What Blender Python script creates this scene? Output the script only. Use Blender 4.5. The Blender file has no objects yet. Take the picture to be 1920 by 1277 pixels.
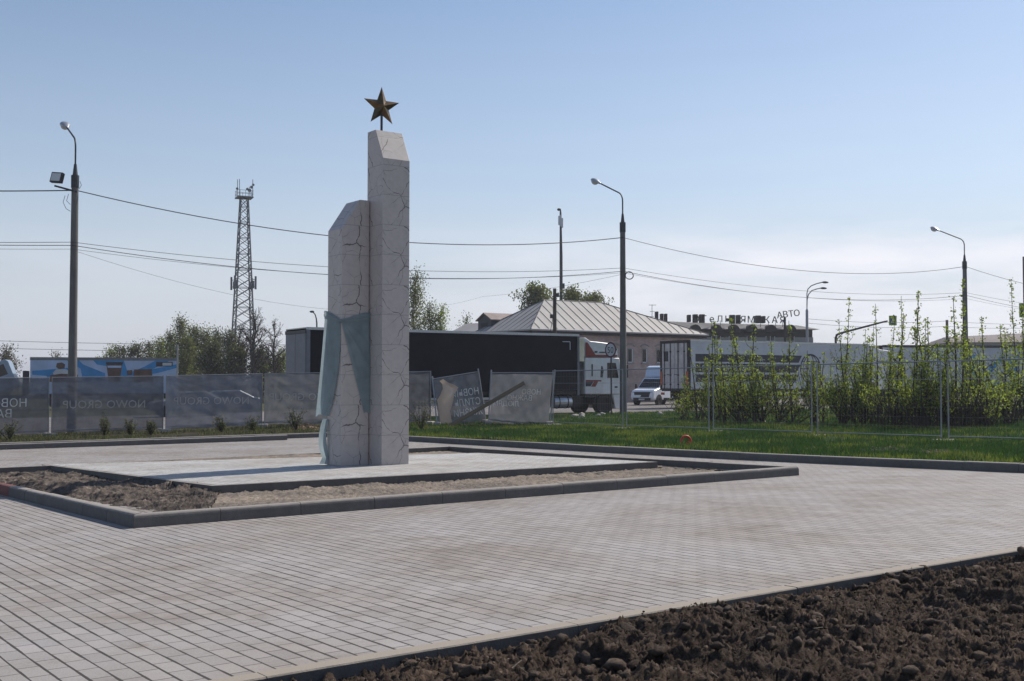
import bpy, bmesh, math, random
import numpy as np
from mathutils import Vector, Matrix

R = math.radians
SC = bpy.context.scene
COL = SC.collection
rnd = random.Random(7)

# ------------------------------------------------------------------ camera, sky, sun, exposure
FPX, CX, CY, EYE = 2130.0, 960.0, 638.5, 1.4
PITCH = math.atan(76.5 / FPX)
cam_d = bpy.data.cameras.new('camera')
cam = bpy.data.objects.new('camera', cam_d)
COL.objects.link(cam)
cam_d.sensor_width = 36.0
cam_d.lens = FPX / 1920 * 36
cam_d.clip_start = 0.1
cam_d.clip_end = 6000
cam.location = (0, 0, EYE)
cam.rotation_euler = (R(90) + PITCH, 0, 0)
SC.camera = cam

SUN_AZ, SUN_EL = R(48), R(43)          # azimuth clockwise from +Y
sv = Vector((math.sin(SUN_AZ) * math.cos(SUN_EL), math.cos(SUN_AZ) * math.cos(SUN_EL), math.sin(SUN_EL)))
sun_d = bpy.data.lights.new('sun', 'SUN')
sun_d.energy = 4.8
sun_d.angle = R(0.53)
sun_d.color = (1.0, 0.93, 0.83)
sun = bpy.data.objects.new('sun', sun_d)
COL.objects.link(sun)
sun.rotation_euler = (-sv).to_track_quat('-Z', 'Y').to_euler()

W = bpy.data.worlds.new('World')
SC.world = W
W.use_nodes = True
wn, wl = W.node_tree.nodes, W.node_tree.links
wn.clear()
w_out = wn.new('ShaderNodeOutputWorld')
w_bg = wn.new('ShaderNodeBackground')
w_bg.inputs['Strength'].default_value = 0.1
w_sky = wn.new('ShaderNodeTexSky')
w_sky.sky_type = 'NISHITA'
w_sky.sun_disc = False
w_sky.sun_elevation = SUN_EL
w_sky.sun_rotation = SUN_AZ
w_sky.altitude = 150
w_sky.air_density = 1.0
w_sky.dust_density = 0.6
w_sky.ozone_density = 1.6
# thin high cloud bank low in the sky
w_tc = wn.new('ShaderNodeTexCoord')
w_map = wn.new('ShaderNodeMapping'); w_map.inputs['Scale'].default_value = (3.0, 3.0, 16.0)
w_no = wn.new('ShaderNodeTexNoise'); w_no.inputs['Scale'].default_value = 1.3; w_no.inputs['Detail'].default_value = 7; w_no.inputs['Roughness'].default_value = 0.55
w_sep = wn.new('ShaderNodeSeparateXYZ')
w_band = wn.new('ShaderNodeValToRGB')
e = w_band.color_ramp.elements
e[0].position = 0.0; e[0].color = (0.25, 0.25, 0.25, 1)
e[1].position = 0.30; e[1].color = (0, 0, 0, 1)
for p, v in ((0.05, 0.75), (0.10, 1.0), (0.122, 0.55), (0.15, 0.08)):
    q = w_band.color_ramp.elements.new(p); q.color = (v, v, v, 1)
w_r = wn.new('ShaderNodeMapRange'); w_r.inputs[1].default_value = 0.36; w_r.inputs[2].default_value = 0.60
w_m = wn.new('ShaderNodeMath'); w_m.operation = 'MULTIPLY'
w_mix = wn.new('ShaderNodeMixRGB')
w_mix.inputs['Color2'].default_value = (9.9, 9.95, 10.7, 1)
w_tint = wn.new('ShaderNodeMixRGB'); w_tint.blend_type = 'MULTIPLY'; w_tint.inputs['Fac'].default_value = 1.0
w_tint.inputs['Color2'].default_value = (1.22, 1.225, 1.23, 1)
wl.new(w_tc.outputs['Generated'], w_map.inputs['Vector'])
wl.new(w_map.outputs['Vector'], w_no.inputs['Vector'])
wl.new(w_tc.outputs['Generated'], w_sep.inputs[0])
wl.new(w_sep.outputs['Z'], w_band.inputs['Fac'])
wl.new(w_no.outputs['Fac'], w_r.inputs[0])
wl.new(w_r.outputs[0], w_m.inputs[0])
w_rx = wn.new('ShaderNodeMapRange'); w_rx.inputs[1].default_value = -0.12; w_rx.inputs[2].default_value = 0.22; w_rx.inputs[3].default_value = 0.12
wl.new(w_sep.outputs['X'], w_rx.inputs[0])
w_m2 = wn.new('ShaderNodeMath'); w_m2.operation = 'MULTIPLY'
wl.new(w_band.outputs['Color'], w_m2.inputs[0]); wl.new(w_rx.outputs[0], w_m2.inputs[1])
wl.new(w_m2.outputs[0], w_m.inputs[1])
wl.new(w_sky.outputs['Color'], w_tint.inputs['Color1'])
wl.new(w_m.outputs[0], w_mix.inputs['Fac'])
w_hz = wn.new('ShaderNodeValToRGB')
e = w_hz.color_ramp.elements
e[0].position = 0.0; e[0].color = (0.9, 0.9, 0.9, 1)
e[1].position = 0.34; e[1].color = (0, 0, 0, 1)
for p, v in ((0.08, 0.72), (0.17, 0.30)):
    q = w_hz.color_ramp.elements.new(p); q.color = (v, v, v, 1)
w_hm = wn.new('ShaderNodeMixRGB')
w_hm.inputs['Color2'].default_value = (6.6, 6.95, 7.9, 1)
wl.new(w_sep.outputs['Z'], w_hz.inputs['Fac'])
wl.new(w_hz.outputs['Color'], w_hm.inputs['Fac'])
wl.new(w_tint.outputs['Color'], w_hm.inputs['Color1'])
wl.new(w_hm.outputs['Color'], w_mix.inputs['Color1'])
wl.new(w_mix.outputs['Color'], w_bg.inputs['Color'])
wl.new(w_bg.outputs[0], w_out.inputs[0])

SC.view_settings.view_transform = 'Standard'
SC.view_settings.look = 'None'
SC.view_settings.exposure = -0.07
SC.view_settings.gamma = 1.0
SC.render.engine = 'CYCLES'
SC.cycles.max_bounces = 8
SC.cycles.transparent_max_bounces = 24
SC.cycles.use_denoising = True

# ------------------------------------------------------------------ helpers
def ray(px, py):
    v = (CY - py) / FPX
    y = math.cos(PITCH) - math.sin(PITCH) * v
    z = math.sin(PITCH) + math.cos(PITCH) * v
    return ((px - CX) / FPX / y, 1.0, z / y)

def at(px, py, d):
    """point seen at photo pixel (px, py), d metres in front of the eye"""
    r = ray(px, py)
    return Vector((r[0] * d, d, EYE + r[2] * d))

GA, GB = 0.01507, -0.0142
def sstep(a, b, t):
    t = np.clip((t - a) / (b - a), 0, 1)
    return t * t * (3 - 2 * t)

def zg(x, y):
    """height of the terrain: the plaza drains away from the camera, the far ground is nearly level"""
    x = np.asarray(x, float); y = np.asarray(y, float)
    k = 0.6
    sm = np.where(y < 40, -np.log1p(np.exp(-np.clip((y - 24.0) * k, -60, 60))) / k + 24.0, 24.0)
    near = GA * np.clip(x, -40, 40) + GB * sm
    far = np.interp(x, [-120, -60, -20, -9, 0, 12, 60, 120], [-0.95, -0.9, -0.62, -0.33, -0.25, -0.18, 0.1, 0.15])
    w = sstep(40, 48, y)
    return near * (1 - w) + far * w

def ZG(x, y):
    return float(zg(x, y))

def G(px, py, dz=0.0):
    r = ray(px, py)
    lo, hi = 1.0, 400.0
    f = lambda d: EYE + r[2] * d - ZG(r[0] * d, d) - dz
    for _ in range(60):
        m = (lo + hi) / 2
        if f(m) > 0: lo = m
        else: hi = m
    d = lo
    return Vector((r[0] * d, d, EYE + r[2] * d))

def tag(o, label=None, cat=None, group=None, kind=None):
    if label: o['label'] = label
    if cat: o['category'] = cat
    if group: o['group'] = group
    if kind: o['kind'] = kind
    return o

def empty(name, loc, rz=0.0, label=None, cat=None, group=None):
    o = bpy.data.objects.new(name, None)
    COL.objects.link(o)
    o.location = loc
    o.rotation_euler = (0, 0, rz)
    o.empty_display_size = 0.3
    return tag(o, label, cat, group)

def copy_tree(o, parent=None):
    c = o.copy(); COL.objects.link(c)
    if parent: c.parent = parent
    for ch in [q for q in bpy.data.objects if q.parent is o]:
        copy_tree(ch, c)
    return c

def link_mesh(name, me, mats, parent=None):
    o = bpy.data.objects.new(name, me)
    COL.objects.link(o)
    for m in (mats if isinstance(mats, (list, tuple)) else [mats]):
        me.materials.append(m)
    if parent: o.parent = parent
    return o

def fast_mesh(name, verts, faces, mats, parent=None, midx=None, smooth=False):
    """numpy verts (N,3), faces (M,k) -> object"""
    verts = np.asarray(verts, np.float32); faces = np.asarray(faces, np.int32)
    k = faces.shape[1]
    me = bpy.data.meshes.new(name)
    me.vertices.add(len(verts)); me.vertices.foreach_set('co', verts.ravel())
    me.loops.add(faces.size); me.loops.foreach_set('vertex_index', faces.ravel())
    me.polygons.add(len(faces))
    me.polygons.foreach_set('loop_start', np.arange(0, faces.size, k, dtype=np.int32))
    me.polygons.foreach_set('loop_total', np.full(len(faces), k, np.int32))
    if midx is not None: me.polygons.foreach_set('material_index', np.asarray(midx, np.int32))
    if smooth: me.polygons.foreach_set('use_smooth', np.ones(len(faces), bool))
    me.update(calc_edges=True)
    me.validate()
    return link_mesh(name, me, mats, parent)

class MB:
    """collects boxes, bars, tubes, prisms into one mesh"""
    def __init__(s): s.v = []; s.f = []; s.m = []
    def add(s, vs, fs, mi=0):
        n = len(s.v)
        s.v += [tuple(v) for v in vs]
        s.f += [tuple(i + n for i in f) for f in fs]
        s.m += [mi] * len(fs)
        return s
    def box(s, a, b, mi=0, M=None):
        (x0, y0, z0), (x1, y1, z1) = a, b
        vs = [Vector(p) for p in ((x0,y0,z0),(x1,y0,z0),(x1,y1,z0),(x0,y1,z0),(x0,y0,z1),(x1,y0,z1),(x1,y1,z1),(x0,y1,z1))]
        if M is not None: vs = [M @ v for v in vs]
        return s.add(vs, [(0,3,2,1),(4,5,6,7),(0,1,5,4),(1,2,6,5),(2,3,7,6),(3,0,4,7)], mi)
    def prism(s, pts, off, mi=0):
        n = len(pts); off = Vector(off)
        vs = [Vector(p) for p in pts] + [Vector(p) + off for p in pts]
        fs = [tuple(range(n))[::-1], tuple(range(n, 2*n))] + [(i, (i+1) % n, n + (i+1) % n, n + i) for i in range(n)]
        return s.add(vs, fs, mi)
    def tube(s, pts, r, n=8, mi=0, caps=True):
        pts = [Vector(p) for p in pts]
        rs = r if isinstance(r, (list, tuple)) else [r] * len(pts)
        vs = []; up = None
        for i, p in enumerate(pts):
            t = (pts[min(i+1, len(pts)-1)] - pts[max(i-1, 0)])
            t = t.normalized() if t.length > 1e-9 else Vector((0,0,1))
            if up is None:
                up = t.cross(Vector((0,0,1)) if abs(t.z) < 0.9 else Vector((1,0,0))).normalized()
            a = (up - t * up.dot(t)).normalized(); up = a
            b = t.cross(a)
            for k in range(n):
                q = 2 * math.pi * k / n
                vs.append(p + (a * math.cos(q) + b * math.sin(q)) * rs[i])
        fs = [(i*n + k, i*n + (k+1) % n, (i+1)*n + (k+1) % n, (i+1)*n + k) for i in range(len(pts)-1) for k in range(n)]
        if caps:
            fs += [tuple(range(n))[::-1], tuple(range((len(pts)-1)*n, len(pts)*n))]
        return s.add(vs, fs, mi)
    def lathe(s, prof, n=24, M=None, mi=0, closed=False):
        vs = []
        for r, z in prof:
            for k in range(n):
                q = 2 * math.pi * k / n
                v = Vector((r * math.cos(q), r * math.sin(q), z))
                vs.append(M @ v if M is not None else v)
        m = len(prof)
        fs = [(i*n + k, i*n + (k+1) % n, ((i+1) % m)*n + (k+1) % n, ((i+1) % m)*n + k) for i in range(m if closed else m-1) for k in range(n)]
        if not closed:
            if prof[0][0] > 1e-6: fs.append(tuple(range(n))[::-1])
            if prof[-1][0] > 1e-6: fs.append(tuple(range((m-1)*n, m*n)))
        return s.add(vs, fs, mi)
    def ball(s, c, rx, ry, rz, mi=0, n=14, M=None):
        prof = [(math.sin(math.pi * i / 9), -math.cos(math.pi * i / 9)) for i in range(10)]
        S = Matrix.Translation(c) @ (M if M is not None else Matrix()) @ Matrix.Diagonal((rx, ry, rz, 1))
        return s.lathe([(max(r, 1e-4), z) for r, z in prof], n, S, mi)
    def build(s, name, mats, parent=None, smooth=None, bevel=0.0, seg=2):
        me = bpy.data.meshes.new(name)
        me.from_pydata(s.v, [], s.f)
        me.polygons.foreach_set('material_index', s.m)
        bm = bmesh.new(); bm.from_mesh(me)
        bmesh.ops.recalc_face_normals(bm, faces=bm.faces)
        bm.to_mesh(me); bm.free()
        if smooth is not None:
            me.shade_smooth(); me.set_sharp_from_angle(angle=R(smooth))
        me.update()
        o = link_mesh(name, me, mats, parent)
        if bevel:
            md = o.modifiers.new('bevel', 'BEVEL'); md.width = bevel; md.segments = seg
            md.limit_method = 'ANGLE'; md.angle_limit = R(40)
        return o

# numpy value noise
def vnoise(x, y, seed=0):
    xi = np.floor(x).astype(np.int64); yi = np.floor(y).astype(np.int64)
    xf = x - xi; yf = y - yi
    def h(a, b):
        n = (a * 374761393 + b * 668265263 + seed * 1442695041) & 0x7fffffff
        n = ((n ^ (n >> 13)) * 1274126177) & 0x7fffffff
        return ((n ^ (n >> 16)) & 0xffff) / 65535.0
    u = xf * xf * (3 - 2 * xf); w = yf * yf * (3 - 2 * yf)
    return (h(xi, yi) * (1-u) + h(xi+1, yi) * u) * (1-w) + (h(xi, yi+1) * (1-u) + h(xi+1, yi+1) * u) * w

def fbm(x, y, seed=0, oct=4):
    t = 0; a = 0.5
    for o in range(oct):
        t = t + a * vnoise(x * 2**o + 17.3 * o, y * 2**o + 9.1 * o, seed + o); a *= 0.5
    return t

# ------------------------------------------------------------------ materials
def nodes_of(m):
    m.use_nodes = True
    nt = m.node_tree
    return nt, nt.nodes, nt.links, nt.nodes['Principled BSDF']

def ramp(n, stops):
    r = n.new('ShaderNodeValToRGB')
    els = r.color_ramp.elements
    els[0].position, els[0].color = stops[0][0], (*stops[0][1], 1)
    els[1].position, els[1].color = stops[-1][0], (*stops[-1][1], 1)
    for p, c in stops[1:-1]:
        q = els.new(p); q.color = (*c, 1)
    return r

def mat(name, col, rough=0.6, metal=0.0, scale=6.0, var=0.15, bump=0.0, bscale=None, spec=0.4, dirt=None, dscale=0.8, stretch=(1, 1, 1)):
    """painted / weathered surface: base colour broken up by two noises, optional dirt colour and bump"""
    m = bpy.data.materials.new(name)
    nt, n, l, b = nodes_of(m)
    tc = n.new('ShaderNodeTexCoord')
    mp = n.new('ShaderNodeMapping'); mp.inputs['Scale'].default_value = stretch
    l.new(tc.outputs['Object'], mp.inputs['Vector'])
    no = n.new('ShaderNodeTexNoise'); no.inputs['Scale'].default_value = scale; no.inputs['Detail'].default_value = 6; no.inputs['Roughness'].default_value = 0.6
    l.new(mp.outputs[0], no.inputs['Vector'])
    c0 = tuple(max(0, c * (1 - var)) for c in col); c1 = tuple(min(1, c * (1 + var)) for c in col)
    r = ramp(n, [(0.3, c0), (0.7, c1)])
    l.new(no.outputs['Fac'], r.inputs['Fac'])
    out = r.outputs['Color']
    if dirt:
        n2 = n.new('ShaderNodeTexNoise'); n2.inputs['Scale'].default_value = dscale; n2.inputs['Detail'].default_value = 8; n2.inputs['Roughness'].default_value = 0.65
        l.new(mp.outputs[0], n2.inputs['Vector'])
        r2 = ramp(n, [(0.42, (0, 0, 0)), (0.72, (0.85, 0.85, 0.85))])
        l.new(n2.outputs['Fac'], r2.inputs['Fac'])
        mx = n.new('ShaderNodeMixRGB'); mx.inputs['Color2'].default_value = (*dirt, 1)
        l.new(r2.outputs['Color'], mx.inputs['Fac']); l.new(out, mx.inputs['Color1'])
        out = mx.outputs['Color']
    l.new(out, b.inputs['Base Color'])
    b.inputs['Roughness'].default_value = rough
    b.inputs['Metallic'].default_value = metal
    b.inputs['Specular IOR Level'].default_value = spec
    if bump:
        n3 = n.new('ShaderNodeTexNoise'); n3.inputs['Scale'].default_value = bscale or scale * 3; n3.inputs['Detail'].default_value = 5
        l.new(mp.outputs[0], n3.inputs['Vector'])
        bp = n.new('ShaderNodeBump'); bp.inputs['Strength'].default_value = bump; bp.inputs['Distance'].default_value = 0.02
        l.new(n3.outputs['Fac'], bp.inputs['Height']); l.new(bp.outputs['Normal'], b.inputs['Normal'])
    return m

def leaf_mat(name, col, trans=0.45, var=0.35):
    m = bpy.data.materials.new(name)
    nt, n, l, b = nodes_of(m)
    geo = n.new('ShaderNodeNewGeometry')
    c0 = tuple(c * (1 - var) for c in col); c1 = tuple(c * (1 + var) for c in col)
    r = ramp(n, [(0.0, c0), (1.0, c1)])
    l.new(geo.outputs['Random Per Island'], r.inputs['Fac'])
    l.new(r.outputs['Color'], b.inputs['Base Color'])
    b.inputs['Roughness'].default_value = 0.55
    b.inputs['Specular IOR Level'].default_value = 0.25
    tr = n.new('ShaderNodeBsdfTranslucent')
    hs = n.new('ShaderNodeHueSaturation'); hs.inputs['Saturation'].default_value = 1.1; hs.inputs['Value'].default_value = 1.5
    l.new(r.outputs['Color'], hs.inputs['Color']); l.new(hs.outputs[0], tr.inputs['Color'])
    mx = n.new('ShaderNodeMixShader'); mx.inputs['Fac'].default_value = trans
    l.new(b.outputs[0], mx.inputs[1]); l.new(tr.outputs[0], mx.inputs[2])
    l.new(mx.outputs[0], n['Material Output'].inputs['Surface'])
    return m

def fabric_mat(name, col, alpha=0.6, trans=0.5, scale=3.0, var=0.2, weave=0.0):
    """woven mesh or cloth: part see-through, part translucent"""
    m = bpy.data.materials.new(name)
    nt, n, l, b = nodes_of(m)
    tc = n.new('ShaderNodeTexCoord')
    no = n.new('ShaderNodeTexNoise'); no.inputs['Scale'].default_value = scale; no.inputs['Detail'].default_value = 5
    l.new(tc.outputs['Object'], no.inputs['Vector'])
    r = ramp(n, [(0.3, tuple(c * (1 - var) for c in col)), (0.7, tuple(c * (1 + var) for c in col))])
    l.new(no.outputs['Fac'], r.inputs['Fac'])
    l.new(r.outputs['Color'], b.inputs['Base Color'])
    b.inputs['Roughness'].default_value = 0.7
    b.inputs['Specular IOR Level'].default_value = 0.2
    tr = n.new('ShaderNodeBsdfTranslucent'); l.new(r.outputs['Color'], tr.inputs['Color'])
    mx = n.new('ShaderNodeMixShader'); mx.inputs['Fac'].default_value = trans
    l.new(b.outputs[0], mx.inputs[1]); l.new(tr.outputs[0], mx.inputs[2])
    tp = n.new('ShaderNodeBsdfTransparent')
    m2 = n.new('ShaderNodeMixShader'); m2.inputs['Fac'].default_value = alpha
    l.new(tp.outputs[0], m2.inputs[1]); l.new(mx.outputs[0], m2.inputs[2])
    l.new(m2.outputs[0], n['Material Output'].inputs['Surface'])
    return m

def math_node(n, l, op, a, b=None, c=None):
    q = n.new('ShaderNodeMath'); q.operation = op
    for i, v in enumerate((a, b, c)):
        if v is None: continue
        if isinstance(v, (int, float)): q.inputs[i].default_value = v
        else: l.new(v, q.inputs[i])
    return q.outputs[0]

UX, UY = 0.809, 0.588          # plaza axes: u to the right and away, v to the left and away
VX, VY = -0.588, 0.809
PANG = math.atan2(UY, UX)

def paving_mat(name, tone=(0.40, 0.385, 0.38), light=1.0, rows=0.12, length=0.24):
    m = bpy.data.materials.new(name)
    nt, n, l, b = nodes_of(m)
    tc = n.new('ShaderNodeTexCoord')
    mp = n.new('ShaderNodeMapping'); mp.vector_type = 'POINT'
    # x' runs along the long joints (v direction)
    mp.inputs['Rotation'].default_value = (0, 0, -(PANG + R(90)))
    l.new(tc.outputs['Object'], mp.inputs['Vector'])
    # courses wander a little
    wn_ = n.new('ShaderNodeTexNoise'); wn_.inputs['Scale'].default_value = 1.1; wn_.inputs['Detail'].default_value = 2
    l.new(mp.outputs[0], wn_.inputs['Vector'])
    wv = n.new('ShaderNodeVectorMath'); wv.operation = 'MULTIPLY_ADD'
    l.new(wn_.outputs['Color'], wv.inputs[0]); wv.inputs[1].default_value = (0.03, 0.018, 0); l.new(mp.outputs[0], wv.inputs[2])
    br = n.new('ShaderNodeTexBrick')
    br.offset = 0.5; br.inputs['Scale'].default_value = 1.0
    br.inputs['Brick Width'].default_value = length; br.inputs['Row Height'].default_value = rows
    br.inputs['Mortar Size'].default_value = 0.0055; br.inputs['Mortar Smooth'].default_value = 0.3
    br.inputs['Bias'].default_value = 0.0
    br.inputs['Color1'].default_value = (0.90, 0.90, 0.90, 1); br.inputs['Color2'].default_value = (1.07, 1.06, 1.06, 1)
    br.inputs['Mortar'].default_value = (0.25, 0.235, 0.22, 1)
    l.new(wv.outputs[0], br.inputs['Vector'])
    sep = n.new('ShaderNodeSeparateXYZ'); l.new(wv.outputs[0], sep.inputs[0])
    fr = math_node(n, l, 'FRACT', math_node(n, l, 'DIVIDE', sep.outputs['Y'], rows))
    dist = math_node(n, l, 'ABSOLUTE', math_node(n, l, 'SUBTRACT', math_node(n, l, 'FRACT', math_node(n, l, 'ADD', fr, 0.5)), 0.5))
    # joint width varies from course to course and along it
    jn = n.new('ShaderNodeTexNoise'); jn.inputs['Scale'].default_value = 2.6; jn.inputs['Detail'].default_value = 3
    l.new(mp.outputs[0], jn.inputs['Vector'])
    jw = n.new('ShaderNodeMapRange'); jw.inputs[1].default_value = 0.35; jw.inputs[2].default_value = 0.65; jw.inputs[3].default_value = 0.035; jw.inputs[4].default_value = 0.085
    l.new(jn.outputs['Fac'], jw.inputs[0])
    line = math_node(n, l, 'LESS_THAN', dist, jw.outputs[0])
    # big soft patches of bloom and grime, plus grain
    n1 = n.new('ShaderNodeTexNoise'); n1.inputs['Scale'].default_value = 0.55; n1.inputs['Detail'].default_value = 5; n1.inputs['Roughness'].default_value = 0.55
    l.new(tc.outputs['Object'], n1.inputs['Vector'])
    r1 = ramp(n, [(0.30, tuple(light * c * k for c, k in zip(tone, (0.83, 0.79, 0.755)))), (0.5, tuple(c * light for c in tone)), (0.72, tuple(light * c * k for c, k in zip(tone, (1.10, 1.13, 1.19))))])
    l.new(n1.outputs['Fac'], r1.inputs['Fac'])
    n2 = n.new('ShaderNodeTexNoise'); n2.inputs['Scale'].default_value = 90; n2.inputs['Detail'].default_value = 4; n2.inputs['Roughness'].default_value = 0.7
    l.new(tc.outputs['Object'], n2.inputs['Vector'])
    r2 = ramp(n, [(0.3, (0.82, 0.82, 0.82)), (0.7, (1.14, 1.14, 1.14))])
    l.new(n2.outputs['Fac'], r2.inputs['Fac'])
    n4 = n.new('ShaderNodeTexNoise'); n4.inputs['Scale'].default_value = 2.2; n4.inputs['Detail'].default_value = 6; n4.inputs['Roughness'].default_value = 0.7
    l.new(tc.outputs['Object'], n4.inputs['Vector'])
    r4 = ramp(n, [(0.30, (0.81, 0.78, 0.75)), (0.45, (1, 1, 1)), (0.8, (1.05, 1.05, 1.06))])
    l.new(n4.outputs['Fac'], r4.inputs['Fac'])
    def mul(a, c):
        q = n.new('ShaderNodeMixRGB'); q.blend_type = 'MULTIPLY'; q.inputs['Fac'].default_value = 1
        l.new(a, q.inputs['Color1']); l.new(c, q.inputs['Color2']); return q.outputs['Color']
    c = mul(mul(mul(r1.outputs['Color'], br.outputs['Color']), r2.outputs['Color']), r4.outputs['Color'])
    dk = n.new('ShaderNodeMixRGB'); dk.inputs['Color2'].default_value = (0.06, 0.052, 0.047, 1)
    l.new(line, dk.inputs['Fac']); l.new(c, dk.inputs['Color1'])
    l.new(dk.outputs['Color'], b.inputs['Base Color'])
    b.inputs['Roughness'].default_value = 0.8
    b.inputs['Specular IOR Level'].default_value = 0.25
    hgt = math_node(n, l, 'SUBTRACT', math_node(n, l, 'MULTIPLY', n2.outputs['Fac'], 0.25), line)
    bp = n.new('ShaderNodeBump'); bp.inputs['Strength'].default_value = 0.35; bp.inputs['Distance'].default_value = 0.004
    l.new(hgt, bp.inputs['Height']); l.new(bp.outputs['Normal'], b.inputs['Normal'])
    return m

def marble_mat(name):
    """polished veined stone cladding; the slab print repeats every second course (UV in metres)"""
    m = bpy.data.materials.new(name)
    nt, n, l, b = nodes_of(m)
    uv = n.new('ShaderNodeUVMap')
    sep = n.new('ShaderNodeSeparateXYZ'); l.new(uv.outputs[0], sep.inputs[0])
    H = 0.57
    rep = math_node(n, l, 'MODULO', math_node(n, l, 'ADD', sep.outputs['Y'], 60 * H), 2 * H)
    cmb = n.new('ShaderNodeCombineXYZ'); l.new(sep.outputs['X'], cmb.inputs['X']); l.new(rep, cmb.inputs['Y'])
    def veins(scale, warp, thick, off):
        a = n.new('ShaderNodeVectorMath'); a.operation = 'ADD'; l.new(cmb.outputs[0], a.inputs[0]); a.inputs[1].default_value = off
        w = n.new('ShaderNodeTexNoise'); w.inputs['Scale'].default_value = 4.5; w.inputs['Detail'].default_value = 4
        l.new(a.outputs[0], w.inputs['Vector'])
        k = n.new('ShaderNodeVectorMath'); k.operation = 'MULTIPLY_ADD'
        l.new(w.outputs['Color'], k.inputs[0]); k.inputs[1].default_value = (warp, warp, 0); l.new(a.outputs[0], k.inputs[2])
        v = n.new('ShaderNodeTexVoronoi'); v.voronoi_dimensions = '2D'; v.feature = 'DISTANCE_TO_EDGE'; v.inputs['Scale'].default_value = scale
        l.new(k.outputs[0], v.inputs['Vector'])
        # veins swell and die out along their run
        s = n.new('ShaderNodeTexNoise'); s.inputs['Scale'].default_value = 2.6; s.inputs['Detail'].default_value = 3
        l.new(a.outputs[0], s.inputs['Vector'])
        mr = n.new('ShaderNodeMapRange'); mr.inputs[1].default_value = 0.36; mr.inputs[2].default_value = 0.56; mr.inputs[3].default_value = 0.0; mr.inputs[4].default_value = thick
        l.new(s.outputs['Fac'], mr.inputs[0])
        q = math_node(n, l, 'SUBTRACT', mr.outputs[0], v.outputs['Distance'])
        return math_node(n, l, 'MULTIPLY', math_node(n, l, 'MULTIPLY', math_node(n, l, 'GREATER_THAN', q, 0.0), q), 1.0)
    v1 = math_node(n, l, 'MINIMUM', math_node(n, l, 'MULTIPLY', veins(1.45, 0.15, 0.015, (0.95, 0.45, 0)), 140.0), 0.85)
    v2 = math_node(n, l, 'MINIMUM', math_node(n, l, 'MULTIPLY', veins(2.5, 0.18, 0.013, (7.3, 2.1, 0)), 120.0), 0.5)
    vv = math_node(n, l, 'MAXIMUM', v1, v2)
    n1 = n.new('ShaderNodeTexNoise'); n1.inputs['Scale'].default_value = 7; n1.inputs['Detail'].default_value = 8; n1.inputs['Roughness'].default_value = 0.65
    l.new(cmb.outputs[0], n1.inputs['Vector'])
    r1 = ramp(n, [(0.25, (0.40, 0.362, 0.345)), (0.5, (0.455, 0.412, 0.393)), (0.75, (0.50, 0.452, 0.43))])
    l.new(n1.outputs['Fac'], r1.inputs['Fac'])
    mx = n.new('ShaderNodeMixRGB'); mx.inputs['Color2'].default_value = (0.085, 0.072, 0.068, 1)
    l.new(vv, mx.inputs['Fac']); l.new(r1.outputs['Color'], mx.inputs['Color1'])
    fr = math_node(n, l, 'FRACT', math_node(n, l, 'DIVIDE', sep.outputs['Y'], H))
    jt = math_node(n, l, 'LESS_THAN', fr, 0.017)
    mj = n.new('ShaderNodeMixRGB'); mj.inputs['Color2'].default_value = (0.24, 0.22, 0.215, 1)
    l.new(math_node(n, l, 'MULTIPLY', jt, 0.8), mj.inputs['Fac']); l.new(mx.outputs['Color'], mj.inputs['Color1'])
    l.new(mj.outputs['Color'], b.inputs['Base Color'])
    b.inputs['Roughness'].default_value = 0.42
    b.inputs['Specular IOR Level'].default_value = 0.35
    bp = n.new('ShaderNodeBump'); bp.inputs['Strength'].default_value = 0.25; bp.inputs['Distance'].default_value = 0.004; bp.invert = True
    l.new(jt, bp.inputs['Height']); l.new(bp.outputs['Normal'], b.inputs['Normal'])
    return m

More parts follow.
